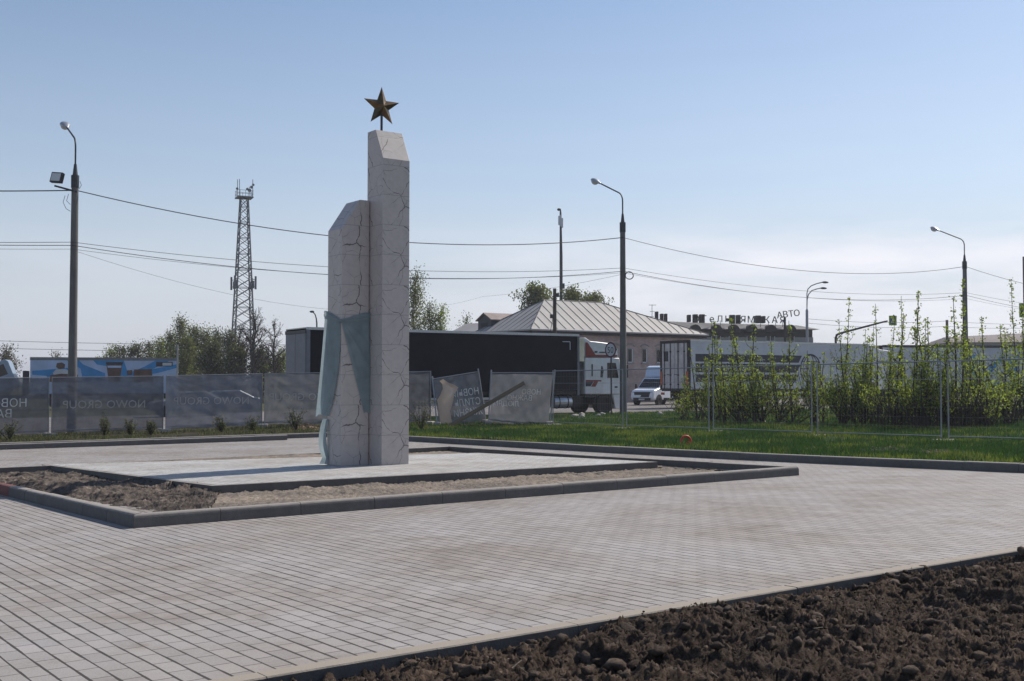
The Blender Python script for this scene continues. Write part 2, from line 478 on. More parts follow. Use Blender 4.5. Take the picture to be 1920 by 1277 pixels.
def soil_mat(name, dark, mid, light, scale=9.0):
    m = bpy.data.materials.new(name)
    nt, n, l, b = nodes_of(m)
    tc = n.new('ShaderNodeTexCoord')
    a = n.new('ShaderNodeTexNoise'); a.inputs['Scale'].default_value = scale; a.inputs['Detail'].default_value = 9; a.inputs['Roughness'].default_value = 0.7
    l.new(tc.outputs['Object'], a.inputs['Vector'])
    r = ramp(n, [(0.30, dark), (0.52, mid), (0.75, light)])
    l.new(a.outputs['Fac'], r.inputs['Fac'])
    c = n.new('ShaderNodeTexNoise'); c.inputs['Scale'].default_value = 1.1; c.inputs['Detail'].default_value = 4
    l.new(tc.outputs['Object'], c.inputs['Vector'])
    r2 = ramp(n, [(0.35, (0.75, 0.75, 0.76)), (0.7, (1.25, 1.2, 1.15))])
    l.new(c.outputs['Fac'], r2.inputs['Fac'])
    mx = n.new('ShaderNodeMixRGB'); mx.blend_type = 'MULTIPLY'; mx.inputs['Fac'].default_value = 1
    l.new(r.outputs['Color'], mx.inputs['Color1']); l.new(r2.outputs['Color'], mx.inputs['Color2'])
    gi = n.new('ShaderNodeNewGeometry'); ri = ramp(n, [(0.0, (0.75, 0.72, 0.70)), (0.7, (1.1, 1.1, 1.1)), (1.0, (1.45, 1.4, 1.36))]); l.new(gi.outputs['Random Per Island'], ri.inputs['Fac'])
    m3 = n.new('ShaderNodeMixRGB'); m3.blend_type = 'MULTIPLY'; m3.inputs['Fac'].default_value = 1
    l.new(mx.outputs['Color'], m3.inputs['Color1']); l.new(ri.outputs['Color'], m3.inputs['Color2'])
    l.new(m3.outputs['Color'] if 'dark' in name else mx.outputs['Color'], b.inputs['Base Color'])
    b.inputs['Roughness'].default_value = 0.95
    b.inputs['Specular IOR Level'].default_value = 0.1
    d = n.new('ShaderNodeTexNoise'); d.inputs['Scale'].default_value = 70; d.inputs['Detail'].default_value = 6; d.inputs['Roughness'].default_value = 0.7
    l.new(tc.outputs['Object'], d.inputs['Vector'])
    bp = n.new('ShaderNodeBump'); bp.inputs['Strength'].default_value = 0.9; bp.inputs['Distance'].default_value = 0.012
    l.new(d.outputs['Fac'], bp.inputs['Height']); l.new(bp.outputs['Normal'], b.inputs['Normal'])
    return m

def brick_mat(name, c1, c2, mortar, rowh=0.09, w=0.26):
    m = bpy.data.materials.new(name)
    nt, n, l, b = nodes_of(m)
    tc = n.new('ShaderNodeTexCoord')
    sep = n.new('ShaderNodeSeparateXYZ'); l.new(tc.outputs['Object'], sep.inputs[0])
    cmb = n.new('ShaderNodeCombineXYZ')
    l.new(math_node(n, l, 'ADD', sep.outputs['X'], sep.outputs['Y']), cmb.inputs['X']); l.new(sep.outputs['Z'], cmb.inputs['Y'])
    br = n.new('ShaderNodeTexBrick'); br.inputs['Scale'].default_value = 1
    br.inputs['Brick Width'].default_value = w; br.inputs['Row Height'].default_value = rowh; br.inputs['Mortar Size'].default_value = 0.008
    br.inputs['Color1'].default_value = (*c1, 1); br.inputs['Color2'].default_value = (*c2, 1); br.inputs['Mortar'].default_value = (*mortar, 1)
    l.new(cmb.outputs[0], br.inputs['Vector'])
    no = n.new('ShaderNodeTexNoise'); no.inputs['Scale'].default_value = 1.5; no.inputs['Detail'].default_value = 6
    l.new(tc.outputs['Object'], no.inputs['Vector'])
    r = ramp(n, [(0.3, (0.75, 0.74, 0.74)), (0.7, (1.15, 1.15, 1.15))]); l.new(no.outputs['Fac'], r.inputs['Fac'])
    mx = n.new('ShaderNodeMixRGB'); mx.blend_type = 'MULTIPLY'; mx.inputs['Fac'].default_value = 1
    l.new(br.outputs['Color'], mx.inputs['Color1']); l.new(r.outputs['Color'], mx.inputs['Color2'])
    l.new(mx.outputs['Color'], b.inputs['Base Color']); b.inputs['Roughness'].default_value = 0.85
    return m

def paint_sunlit_top(m, col):
    """sunlight painted into the base colour: upward faces mottled paler than the sides"""
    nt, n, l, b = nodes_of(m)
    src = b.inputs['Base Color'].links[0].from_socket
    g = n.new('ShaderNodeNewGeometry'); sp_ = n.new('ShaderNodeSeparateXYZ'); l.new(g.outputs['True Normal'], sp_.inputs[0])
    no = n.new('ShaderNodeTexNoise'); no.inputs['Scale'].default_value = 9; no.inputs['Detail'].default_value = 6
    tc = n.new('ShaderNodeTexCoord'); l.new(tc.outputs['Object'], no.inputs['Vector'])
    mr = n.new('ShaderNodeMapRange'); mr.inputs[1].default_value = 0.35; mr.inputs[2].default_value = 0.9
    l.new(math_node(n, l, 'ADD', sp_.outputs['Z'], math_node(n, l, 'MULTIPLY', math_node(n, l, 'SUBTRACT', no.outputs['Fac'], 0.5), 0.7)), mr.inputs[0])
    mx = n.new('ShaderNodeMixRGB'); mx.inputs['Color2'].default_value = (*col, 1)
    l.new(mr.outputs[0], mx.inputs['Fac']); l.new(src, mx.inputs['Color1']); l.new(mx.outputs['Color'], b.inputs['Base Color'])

M = {}
M['paving'] = paving_mat('paving_stone', (0.338, 0.311, 0.290))
M['platform'] = paving_mat('platform_stone', (0.47, 0.455, 0.43))
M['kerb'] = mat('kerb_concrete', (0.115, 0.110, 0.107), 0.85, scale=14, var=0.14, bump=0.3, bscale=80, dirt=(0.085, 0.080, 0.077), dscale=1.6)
paint_sunlit_top(M['kerb'], (0.29, 0.265, 0.24))  # sunlit top painted pale over the dark colour of the shaded sides
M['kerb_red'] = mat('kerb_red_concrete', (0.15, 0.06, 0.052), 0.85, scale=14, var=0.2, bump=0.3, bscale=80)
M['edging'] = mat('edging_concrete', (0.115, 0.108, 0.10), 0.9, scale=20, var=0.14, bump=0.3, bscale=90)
paint_sunlit_top(M['edging'], (0.33, 0.285, 0.235))  # edging too: light painted on top, shade kept in the dark side colour
M['soil'] = soil_mat('dark_soil', (0.036, 0.028, 0.023), (0.098, 0.076, 0.061), (0.215, 0.17, 0.136))
M['bed_soil'] = soil_mat('bed_soil', (0.050, 0.041, 0.036), (0.135, 0.113, 0.097), (0.32, 0.275, 0.235))
M['sand'] = soil_mat('sand', (0.12, 0.10, 0.085), (0.25, 0.215, 0.18), (0.36, 0.315, 0.27))
M['lawn'] = soil_mat('lawn_ground', (0.014, 0.028, 0.008), (0.024, 0.055, 0.012), (0.04, 0.075, 0.02), 4)
M['verge'] = soil_mat('verge_ground', (0.02, 0.022, 0.012), (0.045, 0.042, 0.026), (0.11, 0.09, 0.065), 3)
M['asphalt'] = soil_mat('asphalt', (0.15, 0.14, 0.135), (0.23, 0.215, 0.21), (0.29, 0.275, 0.265), 5)
M['field'] = soil_mat('field', (0.04, 0.05, 0.02), (0.08, 0.085, 0.04), (0.15, 0.13, 0.08), 0.4)
M['marble'] = marble_mat('veined_marble')
M['star'] = mat('gilded_bronze', (0.165, 0.112, 0.055), 0.32, 0.9, scale=9, var=0.35, bump=0.1, dirt=(0.07, 0.05, 0.035), dscale=4)
M['steel'] = mat('galvanised_steel', (0.27, 0.28, 0.30), 0.5, 0.6, scale=30, var=0.15)
M['dark_steel'] = mat('dark_steel', (0.05, 0.052, 0.056), 0.5, 0.5, scale=8, var=0.25)
M['tower_steel'] = mat('tower_grey_steel', (0.13, 0.135, 0.15), 0.6, 0.2, scale=4, var=0.2)
M['black'] = mat('black_plastic', (0.018, 0.019, 0.021), 0.6, scale=10, var=0.3)
M['rubber'] = mat('tyre_rubber', (0.022, 0.021, 0.021), 0.85, scale=12, var=0.3, bump=0.2)
M['pole'] = mat('pole_concrete', (0.15, 0.145, 0.14), 0.9, scale=6, var=0.22, bump=0.3, bscale=30, dirt=(0.09, 0.085, 0.08), dscale=1.2, stretch=(1, 1, 0.3))
M['wood_pole'] = mat('weathered_pole_wood', (0.075, 0.06, 0.05), 0.9, scale=8, var=0.3, stretch=(1, 1, 0.1))
M['glass_lamp'] = mat('lamp_glass', (0.55, 0.56, 0.56), 0.15, scale=5, var=0.1, spec=0.6)
M['alu'] = mat('lamp_housing', (0.42, 0.43, 0.44), 0.35, 0.6, scale=12, var=0.15)
M['window'] = mat('dark_window_glass', (0.014, 0.017, 0.020), 0.15, scale=2, var=0.3, spec=0.35)
M['white'] = mat('white_vehicle_paint', (0.66, 0.67, 0.68), 0.32, scale=3, var=0.05, dirt=(0.50, 0.49, 0.46), dscale=0.9, spec=0.5)
M['cream'] = mat('cream_fairing', (0.78, 0.72, 0.52), 0.4, scale=3, var=0.06, dirt=(0.42, 0.38, 0.28), dscale=1)
M['red'] = mat('red_stripe_paint', (0.22, 0.028, 0.024), 0.4, scale=4, var=0.12)
M['navy'] = mat('navy_curtain', (0.010, 0.012, 0.018), 0.6, scale=2.2, var=0.25, bump=0.25, bscale=1.4, spec=0.08, dirt=(0.016, 0.018, 0.024), dscale=0.5)
M['grey_box'] = mat('grey_trailer_panel', (0.17, 0.18, 0.205), 0.5, scale=3, var=0.12, dirt=(0.11, 0.115, 0.125), dscale=0.8)
M['chassis'] = mat('chassis_grime', (0.03, 0.028, 0.026), 0.8, scale=6, var=0.3)
M['tank'] = mat('aluminium_tank', (0.45, 0.47, 0.50), 0.3, 0.8, scale=8, var=0.1)
M['trailer_white'] = mat('trailer_white', (0.50, 0.52, 0.56), 0.45, scale=2, var=0.05, dirt=(0.38, 0.39, 0.41), dscale=0.7)
M['door_white'] = mat('trailer_door_white', (0.55, 0.53, 0.53), 0.5, scale=4, var=0.1, dirt=(0.30, 0.26, 0.24), dscale=1.4)
M['stripe_dark'] = mat('dark_livery', (0.025, 0.027, 0.04), 0.5, scale=3, var=0.15)
M['orange'] = mat('orange_marker', (0.42, 0.09, 0.02), 0.5, scale=5, var=0.15)
M['van'] = mat('van_white_paint', (0.74, 0.78, 0.84), 0.3, scale=3, var=0.04, spec=0.5)
M['van_box'] = mat('van_box_panel', (0.55, 0.64, 0.78), 0.45, scale=3, var=0.06)
M['adblue'] = mat('bright_blue_livery', (0.02, 0.23, 0.52), 0.45, scale=2, var=0.15)
M['adpale'] = mat('pale_blue_livery', (0.36, 0.46, 0.66), 0.45, scale=0.7, var=0.22)
M['adbrown'] = mat('brown_livery', (0.10, 0.05, 0.038), 0.5, scale=1.5, var=0.55)
M['cab_blue'] = mat('pale_blue_cab', (0.24, 0.31, 0.41), 0.35, scale=2, var=0.08)
M['roof_metal'] = mat('standing_seam_metal', (0.38, 0.36, 0.345), 0.65, 0.0, scale=1.4, var=0.08, dirt=(0.31, 0.285, 0.265), dscale=0.5)
M['seam'] = mat('seam_metal', (0.17, 0.16, 0.155), 0.6, 0.2, scale=3, var=0.15)
M['brick_wall'] = brick_mat('pink_brick', (0.36, 0.26, 0.235), (0.44, 0.33, 0.30), (0.34, 0.31, 0.29))
M['plaster'] = mat('window_plaster', (0.25, 0.255, 0.25), 0.8, scale=5, var=0.1)
M['frame_white'] = mat('window_frame_white', (0.55, 0.56, 0.56), 0.5, scale=5, var=0.08)
M['dormer_grey'] = mat('dormer_boards', (0.055, 0.06, 0.07), 0.7, scale=5, var=0.2)
M['rust_roof'] = mat('rusty_roof_sheet', (0.26, 0.19, 0.17), 0.7, scale=3, var=0.2, dirt=(0.33, 0.31, 0.29), dscale=1)
M['hotel_wall'] = mat('dark_timber_wall', (0.035, 0.033, 0.035), 0.8, scale=3, var=0.25)
M['hotel_roof'] = mat('grey_slate_roof', (0.20, 0.19, 0.185), 0.75, scale=4, var=0.2, dirt=(0.12, 0.11, 0.105), dscale=0.6)
M['brown_roof'] = mat('brown_roof', (0.19, 0.155, 0.15), 0.8, scale=2, var=0.1)
M['sign_green'] = mat('sign_fluorescent_border', (0.13, 0.24, 0.02), 0.5, scale=5, var=0.1)
M['sign_blue'] = mat('sign_blue', (0.012, 0.035, 0.12), 0.4, scale=5, var=0.1)
M['sign_white'] = mat('sign_white', (0.55, 0.55, 0.57), 0.4, scale=8, var=0.08)
M['sign_red'] = mat('sign_red_ring', (0.10, 0.03, 0.04), 0.45, scale=8, var=0.15)
M['bark'] = mat('bark', (0.055, 0.045, 0.038), 0.9, scale=12, var=0.3, stretch=(1, 1, 0.2))
M['birch_bark'] = mat('birch_bark', (0.30, 0.28, 0.25), 0.9, scale=7, var=0.4, stretch=(1, 1, 2.0))
M['twig'] = mat('twig_bark', (0.052, 0.040, 0.034), 0.9, scale=12, var=0.3)
M['leaf_fresh'] = leaf_mat('fresh_leaf', (0.225, 0.275, 0.05), 0.5)
M['leaf_mid'] = leaf_mat('mid_leaf', (0.125, 0.15, 0.042), 0.48)
M['leaf_olive'] = leaf_mat('olive_leaf', (0.105, 0.110, 0.045), 0.45)
M['leaf_dark'] = leaf_mat('dark_leaf', (0.060, 0.070, 0.032), 0.35)
M['leaf_brown'] = leaf_mat('dry_leaf', (0.085, 0.066, 0.048), 0.3)
M['grass'] = leaf_mat('grass_blade', (0.040, 0.082, 0.020), 0.3, 0.45)
M['grass_yellow'] = leaf_mat('yellow_grass_blade', (0.125, 0.155, 0.035), 0.35, 0.4)
M['banner_dark'] = fabric_mat('dark_banner_mesh', (0.15, 0.153, 0.17), 0.82, 0.30)
M['banner_grey'] = fabric_mat('grey_banner_mesh', (0.235, 0.235, 0.245), 0.86, 0.27)
M['banner_blue'] = fabric_mat('bluish_banner_mesh', (0.22, 0.23, 0.265), 0.82, 0.32)
M['banner_text'] = fabric_mat('banner_lettering', (0.82, 0.79, 0.75), 1.0, 0.3)
M['banner_text_dim'] = fabric_mat('faded_banner_lettering', (0.50, 0.48, 0.47), 0.9, 0.3)
M['banner_beige'] = fabric_mat('beige_print', (0.95, 0.74, 0.57), 1.0, 0.7, var=0.06)
M['cloth'] = fabric_mat('teal_cloth', (0.31, 0.385, 0.405), 0.98, 0.42, scale=5, var=0.12)
M['timber'] = mat('weathered_plank', (0.17, 0.135, 0.09), 0.85, scale=6, var=0.3, bump=0.3, stretch=(0.15, 3, 3))
M['hose'] = mat('red_plastic', (0.52, 0.05, 0.025), 0.45, scale=9, var=0.15)
M['stone'] = mat('pale_rubble', (0.36, 0.33, 0.30), 0.9, scale=10, var=0.25, bump=0.5)
M['debris'] = mat('brown_rubble', (0.20, 0.13, 0.085), 0.9, scale=8, var=0.4, bump=0.5)
M['wire'] = mat('cable_sheath', (0.035, 0.037, 0.042), 0.6, scale=4, var=0.1)

def text_mesh(body, size, mirror=False, depth=0.0, align='LEFT'):
    """built-in font outlines as plain mesh data in the XZ plane (x right, z up); mirror = seen from the back"""
    cu = bpy.data.curves.new('lettering', 'FONT')
    cu.body = body; cu.size = size; cu.align_x = align; cu.extrude = depth; cu.resolution_u = 2
    o = bpy.data.objects.new('lettering', cu); COL.objects.link(o)
    dg = bpy.context.evaluated_depsgraph_get()
    me = bpy.data.meshes.new_from_object(o.evaluated_get(dg))
    bpy.data.objects.remove(o)
    vs = [(-v.co.x if mirror else v.co.x, -v.co.z, v.co.y) for v in me.vertices]
    fs = [tuple(p.vertices) for p in me.polygons]
    bpy.data.meshes.remove(me)
    return vs, fs

# ================================================================== GROUND, PAVING, KERBS
def sheet(name, xs, ys, dz, material, planes=(), kind='structure', noise_amp=0.0, seed=1):
    """terrain-following sheet on a grid, cut by vertical planes (point, outward normal)"""
    X, Y = np.meshgrid(np.asarray(xs, float), np.asarray(ys, float))
    Z = zg(X, Y) + dz
    if noise_amp: Z = Z + (fbm(X * 1.3, Y * 1.3, seed, 3) - 0.45) * noise_amp
    nx = len(xs)
    V = np.stack([X.ravel(), Y.ravel(), Z.ravel()], 1)
    i = np.arange((len(ys)-1) * nx).reshape(-1, nx)[:, :-1].ravel()
    F = np.stack([i, i+1, i+nx+1, i+nx], 1)
    o = fast_mesh(name, V, F, material)
    if planes:
        bm = bmesh.new(); bm.from_mesh(o.data)
        for p, nrm in planes:
            bmesh.ops.bisect_plane(bm, geom=bm.verts[:] + bm.edges[:] + bm.faces[:], plane_co=(p[0], p[1], 0), plane_no=(nrm[0], nrm[1], 0), clear_outer=True)
        bm.to_mesh(o.data); bm.free()
    o['kind'] = kind
    return o

def geom(a, b, n, p=2.0):
    return list(a + (b - a) * np.linspace(0, 1, n) ** p)

# near edging line K, bed corners, back kerb lines
K0, K1 = G(416, 1272.7), G(1800, 1044)
kd = (K1 - K0); kd.z = 0; kd.normalize()
kn = Vector((kd.y, -kd.x, 0))                      # towards the soil
BR0, BR1 = G(770, 827.7), G(1920, 887)             # right back kerb, pavement foot
rd_ = (BR1 - BR0); rd_.z = 0; rd_.normalize()
rn = Vector((-rd_.y, rd_.x, 0))                    # away from the camera
CORN = BR0 - rd_ * 4.6
BL0 = G(539, 825); BL1 = G(0, 843.5)               # left back kerb foot
ld = (BL1 - BL0); ld.z = 0; ld.normalize()
ln_ = Vector((ld.y, -ld.x, 0))                     # away from the camera
L2A = CORN; L2B = CORN + ld * 16
LCL = G(-60, 845.6)

xs_far = sorted(set([-1500, -900, -500, -300, -200, -140] + list(range(-100, 101, 4)) + [140, 200, 300, 500, 900, 1500]))
ys_far = sorted(set([-60, -30, -10] + list(range(0, 140, 4)) + [150, 180, 240, 320, 450, 700, 1200, 2200, 3500]))
Xg, Yg = np.meshgrid(np.array(xs_far, float), np.array(ys_far, float))
Zg = zg(Xg, Yg) - np.where(Yg < 50, 0.45, np.where(Yg < 75, 0.25, 0.12))
i_ = np.arange((len(ys_far)-1) * len(xs_far)).reshape(-1, len(xs_far))[:, :-1].ravel()
gr = fast_mesh('ground', np.stack([Xg.ravel(), Yg.ravel(), Zg.ravel()], 1), np.stack([i_, i_+1, i_+len(xs_far)+1, i_+len(xs_far)], 1), M['field'])
gr['kind'] = 'structure'

fine_y = list(np.arange(-6, 56.1, 0.8))
pv = sheet('paving', np.arange(-34, 26.1, 1.0), fine_y, 0.0, M['paving'],
           [(K0, kn), (BR0 + rn * 0.1, rn), (L2A + ln_ * 0.1, ln_)])

def kerb_run(name, p0, p1, inward, w=0.15, h=0.155, stone=1.0, m0=0.0, m1=0.0, material=None, base=-0.12, red_from=None):
    """row of kerb stones from p0 to p1, the outer face on the line, the body lying 'inward'; m0/m1 mitre the ends"""
    p0 = Vector((p0[0], p0[1], 0)); p1 = Vector((p1[0], p1[1], 0))
    d = p1 - p0; Ln = d.length; d.normalize(); inward = Vector((inward[0], inward[1], 0)).normalized()
    prof = [(0.0, base), (0.004, h - 0.045), (0.012, h - 0.02), (0.026, h - 0.005), (0.045, h), (w - 0.012, h), (w - 0.002, h - 0.008), (w, base)]
    b = MB()
    ns = max(1, round(Ln / stone))
    for k in range(ns):
        s0, s1 = Ln * k / ns + 0.003, Ln * (k + 1) / ns - 0.003
        js = (rnd.uniform(-0.003, 0.003), rnd.uniform(-0.004, 0.004))
        ring = []
        for s, edge, mm in ((s0, k == 0, m0), (s1, k == ns-1, -m1)):
            r_ = []
            for o, z in prof:
                q = p0 + d * (s + (o * mm if edge else 0)) + inward * (o + js[0])
                r_.append(Vector((q.x, q.y, ZG(q.x, q.y) + z + js[1])))
            ring.append(r_)
        b.prism(ring[0], (0, 0, 0)) if False else None
        n = len(prof)
        mi = 1 if (red_from is not None and s0 > red_from) else 0
        b.add(ring[0] + ring[1], [tuple(range(n))[::-1], tuple(range(n, 2*n))] + [(i, (i+1) % n, n+(i+1) % n, n+i) for i in range(n)], mi)
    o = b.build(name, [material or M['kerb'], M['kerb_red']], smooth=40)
    o['kind'] = 'structure'
    return o

# planting bed kerb: four runs round the platform
A = G(249, 990.8); B = G(1499, 891.4)
C_ = G(845, 836.2, 0.155)
Cp = Vector((C_.x, C_.y, 0))
D_ = A + (Cp - B); 
D_ = Vector((D_.x - 0.5, D_.y + 0.4, 0))
bed_c = (A + B + Cp + D_) / 4
def inward_of(p, q):
    d = (q - p); n = Vector((-d.y, d.x, 0)).normalized()
    return n if (bed_c - p).dot(n) > 0 else -n
kerb_run('bed_kerb', A, B, inward_of(A, B), m0=1, m1=1)
kerb_run('bed_kerb', B, Cp, inward_of(B, Cp), m0=1, m1=1)
kerb_run('bed_kerb', Cp, D_, inward_of(Cp, D_), m0=1, m1=1)
kerb_run('bed_kerb', A, D_, inward_of(A, D_), m0=1, m1=1, red_from=4.9)

# platform of pale paving inside the bed, its own edging
P0 = G(398.3, 911, 0.15); P1 = G(1233, 866, 0.15); P2 = G(897, 849, 0.15); P3 = G(78.3, 871, 0.15)
def inset(pts, w):
    c = sum(pts, Vector()) / 4
    out = []
    for i, p in enumerate(pts):
        a = (pts[i-1] - p).normalized(); b_ = (pts[(i+1) % 4] - p).normalized()
        out.append(p + (a + b_) * w)
    return out
PQ = [P0, P1, P2, P3]
mb = MB()
Pin = inset(PQ, 0.09)
dn = Vector((0, 0, -0.6))
# edging ring (material 1) and its outer faces, 1 m stones read from the material
for i in range(4):
    j = (i + 1) % 4
    mb.add([PQ[i], PQ[j], Pin[j], Pin[i]], [(0, 1, 2, 3)], 1)
    mb.add([PQ[i] + dn, PQ[j] + dn, PQ[j], PQ[i]], [(0, 1, 2, 3)], 1)
lift = Vector((0, 0, 0.003))
N = 24
grid = []
for a in range(N + 1):
    for c in range(N + 1):
        s, t = a / N, c / N
        q = (Pin[0] * (1-s) + Pin[1] * s) * (1-t) + (Pin[3] * (1-s) + Pin[2] * s) * t
        grid.append(q + lift)
mb.add(grid, [(a*(N+1)+c, (a+1)*(N+1)+c, (a+1)*(N+1)+c+1, a*(N+1)+c+1) for a in range(N) for c in range(N)], 0)
pf = mb.build('platform', [M['platform'], M['kerb']])
pf['kind'] = 'structure'

# soil and sand filling the bed
def bed_z(s, t, kind):
    return 0
ins = 0.06
BQ = [Vector((p.x, p.y, 0)) for p in (A, B, Cp, D_)]
BI = inset(BQ, ins)
def bed_sheet(name, quad, nu, nv, zfun, material, kind='structure'):
    s, t = np.meshgrid(np.linspace(0, 1, nu), np.linspace(0, 1, nv))
    X = (quad[0].x*(1-s) + quad[1].x*s)*(1-t) + (quad[3].x*(1-s) + quad[2].x*s)*t
    Y = (quad[0].y*(1-s) + quad[1].y*s)*(1-t) + (quad[3].y*(1-s) + quad[2].y*s)*t
    rj = np.random.default_rng(len(name) + nu)
    Z = zg(X, Y) + zfun(X, Y, s, t) + rj.normal(size=X.shape) * 0.006
    i = np.arange((nv-1)*nu).reshape(-1, nu)[:, :-1].ravel()
    o = fast_mesh(name, np.stack([X.ravel(), Y.ravel(), Z.ravel()], 1), np.stack([i, i+1, i+nu+1, i+nu], 1), material, smooth=False)
    o['kind'] = kind
    return o
def lerpq(p, q, t): return p * (1 - t) + q * t
P0f, P1f, P2f, P3f = [Vector((p.x, p.y, 0)) for p in PQ]
bill = lambda x, y, sd: np.abs(2 * vnoise(x, y, sd) - 1)
def sand_z(X, Y, s, t):
    edge = np.clip(t, 0, 1)
    return 0.015 - 0.07 * (1 - sstep(0.0, 0.03 + 0.06 * fbm(X*2.2, Y*2.2, 4, 3), s)) + 0.0 * edge + 0.03 * (fbm(X*1.6, Y*1.6, 3, 3) - 0.4) + 0.085 * (bill(X*3.1, Y*3.1, 5) * bill(X*1.3, Y*1.3, 8)) * edge + 0.03 * bill(X*11, Y*11, 9) * edge
def dirt_z(X, Y, s, t):
    am = 0.25 + 0.75 * sstep(0.0, 0.22, t)
    return -0.045 - 0.03 * sstep(0.93, 1.0, s + 0.04 * (vnoise(X*3, Y*3, 5) - .5)) + am * 0.12 * (fbm(X*0.9, Y*0.9, 13, 3) - 0.35) + am * 0.16 * (1-bill(X*1.9 + .4*fbm(X*3,Y*3,2,2), Y*1.9, 15))**2 * vnoise(X*0.8, Y*0.8, 18) + am * 0.06 * (1-bill(X*5.3, Y*5.3, 19))**2 + am * 0.025 * (1-bill(X*13, Y*13, 21)) + 0.014 * (1-bill(X*29, Y*29, 23))
cut = 0.02
# front-right strip (sand), front-left strip (soil), the two back strips (sand)
bed_sheet('sand', [lerpq(BI[0], BI[1], 0.01) , BI[1], P1f + (P1f - P0f) * 0.02, P0f - (P1f - P0f) * 0.05], 420, 60, sand_z, M['sand'])
bed_sheet('bed_soil', [BI[3], lerpq(BI[0], BI[1], 0.07), P0f + (P1f-P0f) * 0.015, P3f], 420, 90, dirt_z, M['bed_soil'])
bed_sheet('sand', [BI[1], BI[2], P2f, P1f + (P1f - P0f) * 0.02], 160, 40, lambda X, Y, s, t: 0.02 + 0.03*fbm(X*2, Y*2, 31, 3), M['sand'])
bed_sheet('sand', [BI[2], BI[3], P3f, P2f], 220, 30, lambda X, Y, s, t: 0.035 + 0.10*sstep(0.12, 0.4, s)*(1-0.8*sstep(0.82,0.97,s)) + 0.02*fbm(X*2, Y*2, 33, 3), M['sand'])

# back kerbs
kerb_run('back_kerb', CORN, BR1 + rd_ * 9, rn, m0=0)
kerb_run('back_kerb', CORN, L2B, ln_)
kerb_run('back_kerb', BL0, BL1 + ld * 14, ln_, w=0.2)
# near edging, flush with the paving
ed = MB()
Ks = K0 - kd * 9; Ke = K1 + kd * 9; Ln = (Ke - Ks).length
ns = int(Ln)
for k in range(ns):
    a = Ks + kd * (Ln * k / ns + 0.0015); c = Ks + kd * (Ln * (k + 1) / ns - 0.0015)
    ja = rnd.uniform(-0.002, 0.002)
    pts = []
    for p in (a, c):
        for o, z in ((0.0, -0.25), (0.0, 0.004), (0.118, 0.004), (0.126, -0.004), (0.126, -0.25)):
            q = p + kn * (o + ja)
            pts.append(Vector((q.x, q.y, ZG(q.x, q.y) + z + ja)))
    ed.add(pts, [(4, 3, 2, 1, 0), (5, 6, 7, 8, 9)] + [(i, (i+1) % 5, 5+(i+1) % 5, 5+i) for i in range(5)])
o = ed.build('edging', [M['edging']]); o['kind'] = 'structure'

